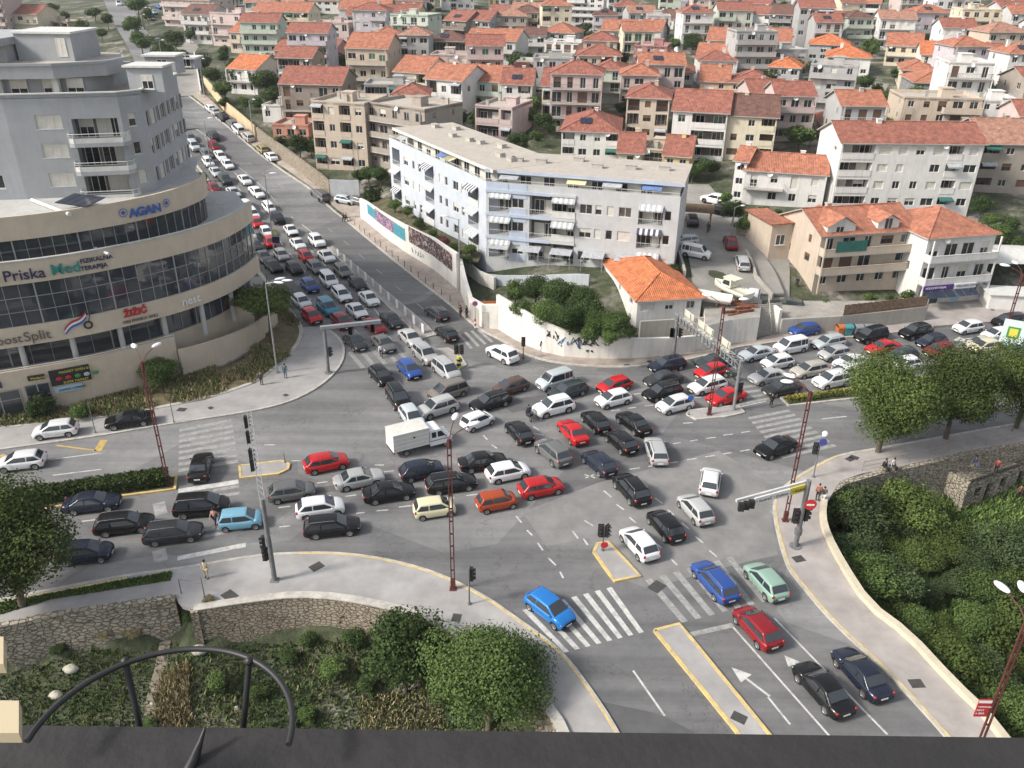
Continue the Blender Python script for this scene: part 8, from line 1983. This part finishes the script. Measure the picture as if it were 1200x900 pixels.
GR = g0([(-150,519),(0,502),(130,489),(240,469),(300,449),(315,436),(337,421),(352,396),(352,380),(332,358),(306,345),(300,400),(290,420),(262,430),(215,432),(170,452),(110,470),(0,478),(-150,492)])
s = drape(GR, 3, .05, .3); struct('verge', s, mat('verge_soil', (.16, .135, .075), .95, .35, .8, .5, 5))
grass(GR, 16000, 'dry', .45, seed=2, thr=-.15, wd=.07); grass(GR, 9000, 'grass', .4, seed=3, thr=.25, wd=.08)
grass(g0([(0,709),(150,681),(202,672),(200,682),(60,704),(0,722)]), 5000, 'grass', .15, seed=4, wd=.06, low=.14)
s = drape(g0([(0,709),(150,681),(202,672),(200,682),(60,704),(0,722)]), 3, .135); struct('grass_strip', s, mat('strip_soil', (.12, .12, .06), .95, .3, 1))
lo_ = lambda P: [G(a, b, -4.2) for a, b in P]
LOWV = lo_([(-40,770),(60,748),(200,728),(330,745),(450,760),(560,800),(680,900),(500,1000),(200,1000),(-60,1000)])
grass(LOWV, 26000, 'grass', .28, ht, 5, None, wd=.06); grass(lo_([(190,790),(225,785),(222,860),(235,900),(190,900),(180,840)]), 4200, 'dry', .5, ht, 6, None, wd=.05); grass(lo_([(420,820),(520,800),(520,880),(420,880)]), 2000, 'dry', .3, ht, 7, None, wd=.05); grass(LOWV, 2500, 'dry', .3, ht, 8, .3, wd=.05)
grass([G(a, b, -5) for a, b in [(985,600),(1250,560),(1300,900),(1190,880),(1100,800),(1010,690)]], 22000, 'grass', .6, ht, 9, None, wd=.1)
s = MB(); pth = densify([G(*p, -4.1) for p in ((205,728),(192,770),(182,800),(176,835),(200,870),(215,900))], 1); ribbon(s, pth, .8, -.3, .12, f=lambda x, y: ht(x, y)); struct('garden_path', s, mat('path_earth', (.26, .22, .18), .95, .3, 1))
for i, (a, b, r, n) in enumerate(((85,790,.55,'pale boulder in the dark grass, upper one'), (65,813,.5,'pale boulder seen through the iron ring'), (236,772,.7,'long pale rock below the break in the stone wall'), (64,769,.2,'small white stone at the foot of the rubble wall'), (178,822,.22,'small white stone by the garden path'), (277,828,.25,'small pale stone right of the dry grass'))):
    x, y = G(a, b, -3.9); s = MB(); s.ell((0, 0, 0), (r, r*.7, r*.6), 9, 6); q = random.Random(i); s.v = [(p[0]*q.uniform(.8, 1.15), p[1]*q.uniform(.8, 1.15), p[2]*q.uniform(.8, 1.1)) for p in s.v]; o = tag(obj('boulder', s, mat('pale_rock', (.48, .45, .38), .9, .25, 2)), n, 'rock', 'pale rocks in the sunken garden'); o.location = (x, y, float(ht(x, y))+r*.3)
# ================================================================ PEOPLE
M_skin = mat('skin', (.42, .26, .19), .6, 0)
def clothm(c): return mat('cloth_%d_%d_%d' % tuple(int(v*100) for v in c), c, .9, .12, 6)
TMP = bpy.data.scenes.new('tmp')
def skinned(name, V, E_, R, m, parent, lvl=1):
    me = bpy.data.meshes.new(name); me.from_pydata(V, E_, []); me.materials.append(m); o = bpy.data.objects.new(name, me); o.parent = parent
    bm = bmesh.new(); bm.from_mesh(me); ly = bm.verts.layers.skin.verify(); bm.verts.ensure_lookup_table()
    for v, r in zip(bm.verts, R): v[ly].radius = (r, r*.85) if not isinstance(r, tuple) else r
    bm.verts[0][ly].use_root = True; bm.to_mesh(me); bm.free()
    TMP.collection.objects.link(o)
    a = o.modifiers.new('skin', 'SKIN'); a.use_smooth_shade = True; b = o.modifiers.new('sub', 'SUBSURF'); b.levels = lvl; b.render_levels = lvl
    TMP.view_layers[0].update(); ev = bpy.data.meshes.new_from_object(o.evaluated_get(TMP.view_layers[0].depsgraph)); o.modifiers.clear(); o.data = ev; ev.name = name; TMP.collection.objects.unlink(o); COL.objects.link(o)
    return o
def person(x, y, z, rz, top, legs, hair, label, pose='stand', group='people on foot', h=1.74, long_=False):
    O = empty('person', (x, y, z), rz, label, 'person', group); k = h/1.74; sw = {'walk': .28, 'stand': .04, 'sit': 0}[pose]
    hipz = .93 if pose != 'sit' else .5; off = hipz-.93
    J = {'pel': (0, 0, hipz), 'waist': (0, 0, hipz+.17), 'chest': (.02, 0, hipz+.38), 'neck': (.02, 0, hipz+.55), 'head': (.04, 0, hipz+.68), 'crown': (.03, 0, hipz+.80)}
    for s, n in ((1, 'l'), (-1, 'r')):
        f = sw*s
        if pose == 'sit': J['hip'+n] = (.02, .09*s, hipz-.02); J['kne'+n] = (.42, .1*s, hipz+.0); J['ank'+n] = (.46, .1*s, .09); J['toe'+n] = (.62, .1*s, .04)
        else: J['hip'+n] = (0, .09*s, hipz-.04); J['kne'+n] = (f*.55+.03, .1*s, .50); J['ank'+n] = (f*1.0-.02, .1*s, .09+(.05 if f < 0 else 0)); J['toe'+n] = (f+.15, .12*s, .04)
        J['sho'+n] = (.01, .18*s, hipz+.48); J['elb'+n] = (-f*.5-.03, .25*s, hipz+.22); J['wri'+n] = (-f*.8+.08, .26*s, hipz-.0); J['han'+n] = (-f*.9+.12, .26*s, hipz-.08)
    order = list(J); V = [tuple(c*k for c in J[n]) for n in order]; ix = {n: i for i, n in enumerate(order)}
    rad = dict(pel=.13, waist=.115, chest=.135, neck=.055, head=.095, crown=.075); rl = {'hip': .09, 'kne': .058, 'ank': .042, 'toe': .04, 'sho': .06, 'elb': .042, 'wri': .03, 'han': .035}
    E_ = [('pel', 'waist'), ('waist', 'chest'), ('chest', 'neck'), ('neck', 'head'), ('head', 'crown')]
    for n in 'lr': E_ += [('pel', 'hip'+n), ('hip'+n, 'kne'+n), ('kne'+n, 'ank'+n), ('ank'+n, 'toe'+n), ('chest', 'sho'+n), ('sho'+n, 'elb'+n), ('elb'+n, 'wri'+n), ('wri'+n, 'han'+n)]
    def sub(names, grow, m, nm):
        ns = [n for n in order if n in names]; mp = {n: i for i, n in enumerate(ns)}; sc = [(rad.get(n) or rl[n[:3]])*k*grow for n in ns]
        return skinned(nm, [V[ix[n]] for n in ns], [(mp[a], mp[b]) for a, b in E_ if a in mp and b in mp], sc, m, O)
    sub(set(order), 1.0, M_skin, 'body'); sub({'pel', 'hipl', 'hipr', 'knel', 'kner', 'ankl', 'ankr'}, 1.32, clothm(legs), 'trousers'); sub({'pel', 'waist', 'chest', 'shol', 'shor', 'elbl', 'elbr'} | {'wril', 'wrir', 'neck'}, 1.3, clothm(top), 'jacket' if long_ else 'shirt')
    for n in 'lr': s = MB(); p = V[ix['ank'+n]]; s.ell((p[0]+.06*k, p[1], max(.05, p[2]-.04)), (.14, .055, .05)); obj('shoe', s, M_blk, O)
    s = MB(); c = V[ix['head']]; s.ell((c[0]-.02, c[1], c[2]+.055), (.108, .1, .115), 10, 6); obj('hair', s, clothm(hair), O)
    s = MB(); s.ell((c[0]+.105, 0, c[2]), (.02, .015, .025), 6, 4); obj('nose', s, M_skin, O)
    return O
BL = (.02, .02, .025); HR = (.03, .02, .015)
PP = [(403,261,-.6,BL,BL,'person in black walking in the road near the mural, left of the pair'), (406,261,-.6,(.04,.04,.05),BL,'person in dark clothes walking in the road near the mural, right of the pair'), (540,373,2.6,(.16,.03,.04),BL,'person in dark red jacket by the old gate'), (547,374,2.6,BL,BL,'person in black behind the one in dark red by the old gate'),
 (639,411,1.2,BL,BL,'person in black against the graffiti wall'), (634,412,.3,(.06,.05,.05),BL,'dark-clothed person beside the rusty signal'), (335,444,-1.2,(.03,.16,.16),(.05,.12,.16),'person in teal on the pavement near the grass corner'), (307,452,-1.5,(.05,.05,.06),BL,'person in dark clothes beside the thin lamp at the grass corner'),
 (447,419,-1.4,(.62,.64,.68),(.05,.05,.07),'man in white shirt walking between stopped cars at the zebra'), (253,616,-1.6,(.50,.28,.24),BL,'person in pink top walking among the cars beside the sky-blue car'), (243,679,-1.6,(.6,.52,.38),(.5,.42,.3),'person in cream dress on the southern pavement'), (957,588,1.3,(.35,.12,.08),BL,'person in dark orange top on the right pavement'), (963,590,1.3,(.04,.05,.04),(.6,.6,.6),'person with pale trousers walking beside the orange top'),
 (903,477,-1.3,BL,BL,'person in black standing beside the eastern zebra'), (829,273,.5,BL,BL,'person in black walking on the hillside lane'), (277,385,-1.0,(.35,.15,.15),(.06,.06,.07),'person in faded red on the side path by the planter'), (933,338,1.5,BL,BL,'person in black in the yard of the peach house'), (1192,585,-1.5,(.25,.10,.07),BL,'person in rust-red at the ruin door')]
for a, b, hd_, t, l, lab in PP:
    z = -4.4 if 'ruin' in lab else None
    if z is None: x, y, _ = T(a, b); z = z_at(x, y)+(.13 if 'pavement' in lab or 'gate' in lab or 'wall' in lab or 'lamp' in lab else .01)
    else: x, y = G(a, b, z)
    if 'yard' in lab: x, y = G(a, b, 1.95); z = 1.95
    person(x, y, z, hd_, t, l, HR, lab, 'walk' if 'walking' in lab else 'stand')
for a, b, zz, hd_, t, l, lab in ((1037,545,.15,.3,BL,BL,'person in black sitting by the railing under the first plane tree'), (1047,544,.15,.3,(.6,.6,.62),BL,'person in white shirt sitting beside the one in black under the plane tree'), (1143,541,-.7,.2,(.10,.13,.2),(.12,.14,.2),'person in dark blue sitting on the rubble wall'), (1168,549,-1.5,-.6,(.4,.08,.06),BL,'person in red on the ruin roof'), (1033,592,-3.6,.8,(.5,.48,.44),(.45,.42,.4),'pale-clothed person among the bushes below the wall')):
    x, y = G(a, b, zz+.6); s = 'sit' if zz > -1 else 'stand'; person(x, y, zz, hd_-1.5, t, l, HR, lab, s)
    if s == 'sit': q = MB(); q.box(x-.3, y-.3, zz-.0, x+.3, y+.3, zz+.42); tag(obj('stone_block', q, M_rub), 'rough stone block under the '+' '.join(lab.split()[:9]).rstrip(' the'), 'stone block')
rd = person(MX, MY, .35, MH, (.03, .04, .08), BL, BL, 'motorcycle rider in dark jacket in the middle of the junction', 'sit', long_=True)
# ================================================================ THE SILL THE PICTURE IS TAKEN FROM
M_sill = mat('sill_dark_stone', (.024, .0225, .023), .75, .15, 14, .08, 40)
s = MB(); s.box(-6, -.55, HC-.72, 6, G(600, 857, HC-.5)[1], HC-.5); s.v = [(a, b, c-(.004*0)) for a, b, c in s.v]; SL = tag(obj('window_sill', s, M_sill), 'dark blurred stone window sill across the bottom of the picture', 'window sill')
s = MB(); s.box(-9, -9, -4.5, 9, .1, HC-.74); tag(obj('viewing_tower', s, wallm('grey')), 'wall of the high building below the viewer sill', 'building')
SY = G(600, 857, HC-.5)[1]; zr = HC-.47
M_iron2 = mat('wrought_iron', (.035, .035, .037), .5, .2, 10, metal=.3)
cx_, cy_ = G(186, 868, zr); rx_ = (G(338, 866, zr)[0]-G(30, 868, zr)[0])/2; ry_ = G(205, 760, zr)[1]-cy_
IR = empty('iron_ring_basket', (cx_, cy_, zr), 0, 'black wrought iron half ring basket fixed outside the sill', 'flower basket')
s = MB(); s.tube([(rx_*math.cos(t), ry_*math.sin(t), 0) for t in np.linspace(-.02, PI+.02, 40)], .0022, 10); obj('ring', s, M_iron2, IR)
for (ax_, ay_), (bx_, by_) in (((147, 775), (168, 870)), ((292, 775), (284, 868))):
    p = G(ax_, ay_, zr); q = G(bx_, by_, zr-.06); s = MB(); s.tube([(p[0]-cx_, p[1]-cy_, 0), (q[0]-cx_, q[1]-cy_, -.06)], .0024, 8); s.ell((p[0]-cx_, p[1]-cy_, 0), (.0036, .0036, .0036)); obj('spoke', s, M_iron2, IR)
x, y = G(215, 890, HC-.49); s = MB(); s.tube([(0, 0, 0), (.004, .006, .008), (.007, .014, .016), (.009, .02, .022)], [.005, .004, .002, .001], 8); o = tag(obj('iron_finial', s, M_iron2), 'small dark pointed iron finial on the sill', 'finial'); o.location = (x, y, HC-.505)
M_cream = mat('cream_enamel', (.50, .42, .28), .5, .05)
def plate(a, b, lab):
    P = [G(*p, HC-.40) for p in (a, (b[0], a[1]+1), b, (a[0], b[1]))]; s = MB(); s.prism(P, HC-.408, HC-.40); tag(obj('enamel_plate', s, M_cream), lab, 'sign plate', 'cream plates at the left edge')
plate((-60, 820), (22, 859), 'lower cream enamel plate poking in at the left edge above the sill'); plate((-60, 745), (4, 778), 'upper narrow cream enamel plate at the left edge')

bpy.data.scenes.remove(TMP)
bpy.data.scenes.remove(TX)

# ================================================================ THIN HAZE over the whole place
hz = MB(); hz.box(-2600, -260, -9, 2600, 3200, 175); ho = obj('haze', hz, []); tag(ho, kind='stuff')
hm = bpy.data.materials.new('haze'); hm.use_nodes = True; N = hm.node_tree.nodes; L = hm.node_tree.links
for n_ in list(N):
    if n_.type == 'BSDF_PRINCIPLED': N.remove(n_)
pv = N.new('ShaderNodeVolumePrincipled'); pv.inputs['Color'].default_value = (.86, .90, .96, 1); pv.inputs['Density'].default_value = 0.00014; pv.inputs['Anisotropy'].default_value = .2
L.new(pv.outputs[0], [n_ for n_ in N if n_.type == 'OUTPUT_MATERIAL'][0].inputs['Volume']); ho.data.materials.append(hm)
scene.cycles.volume_bounces = 0
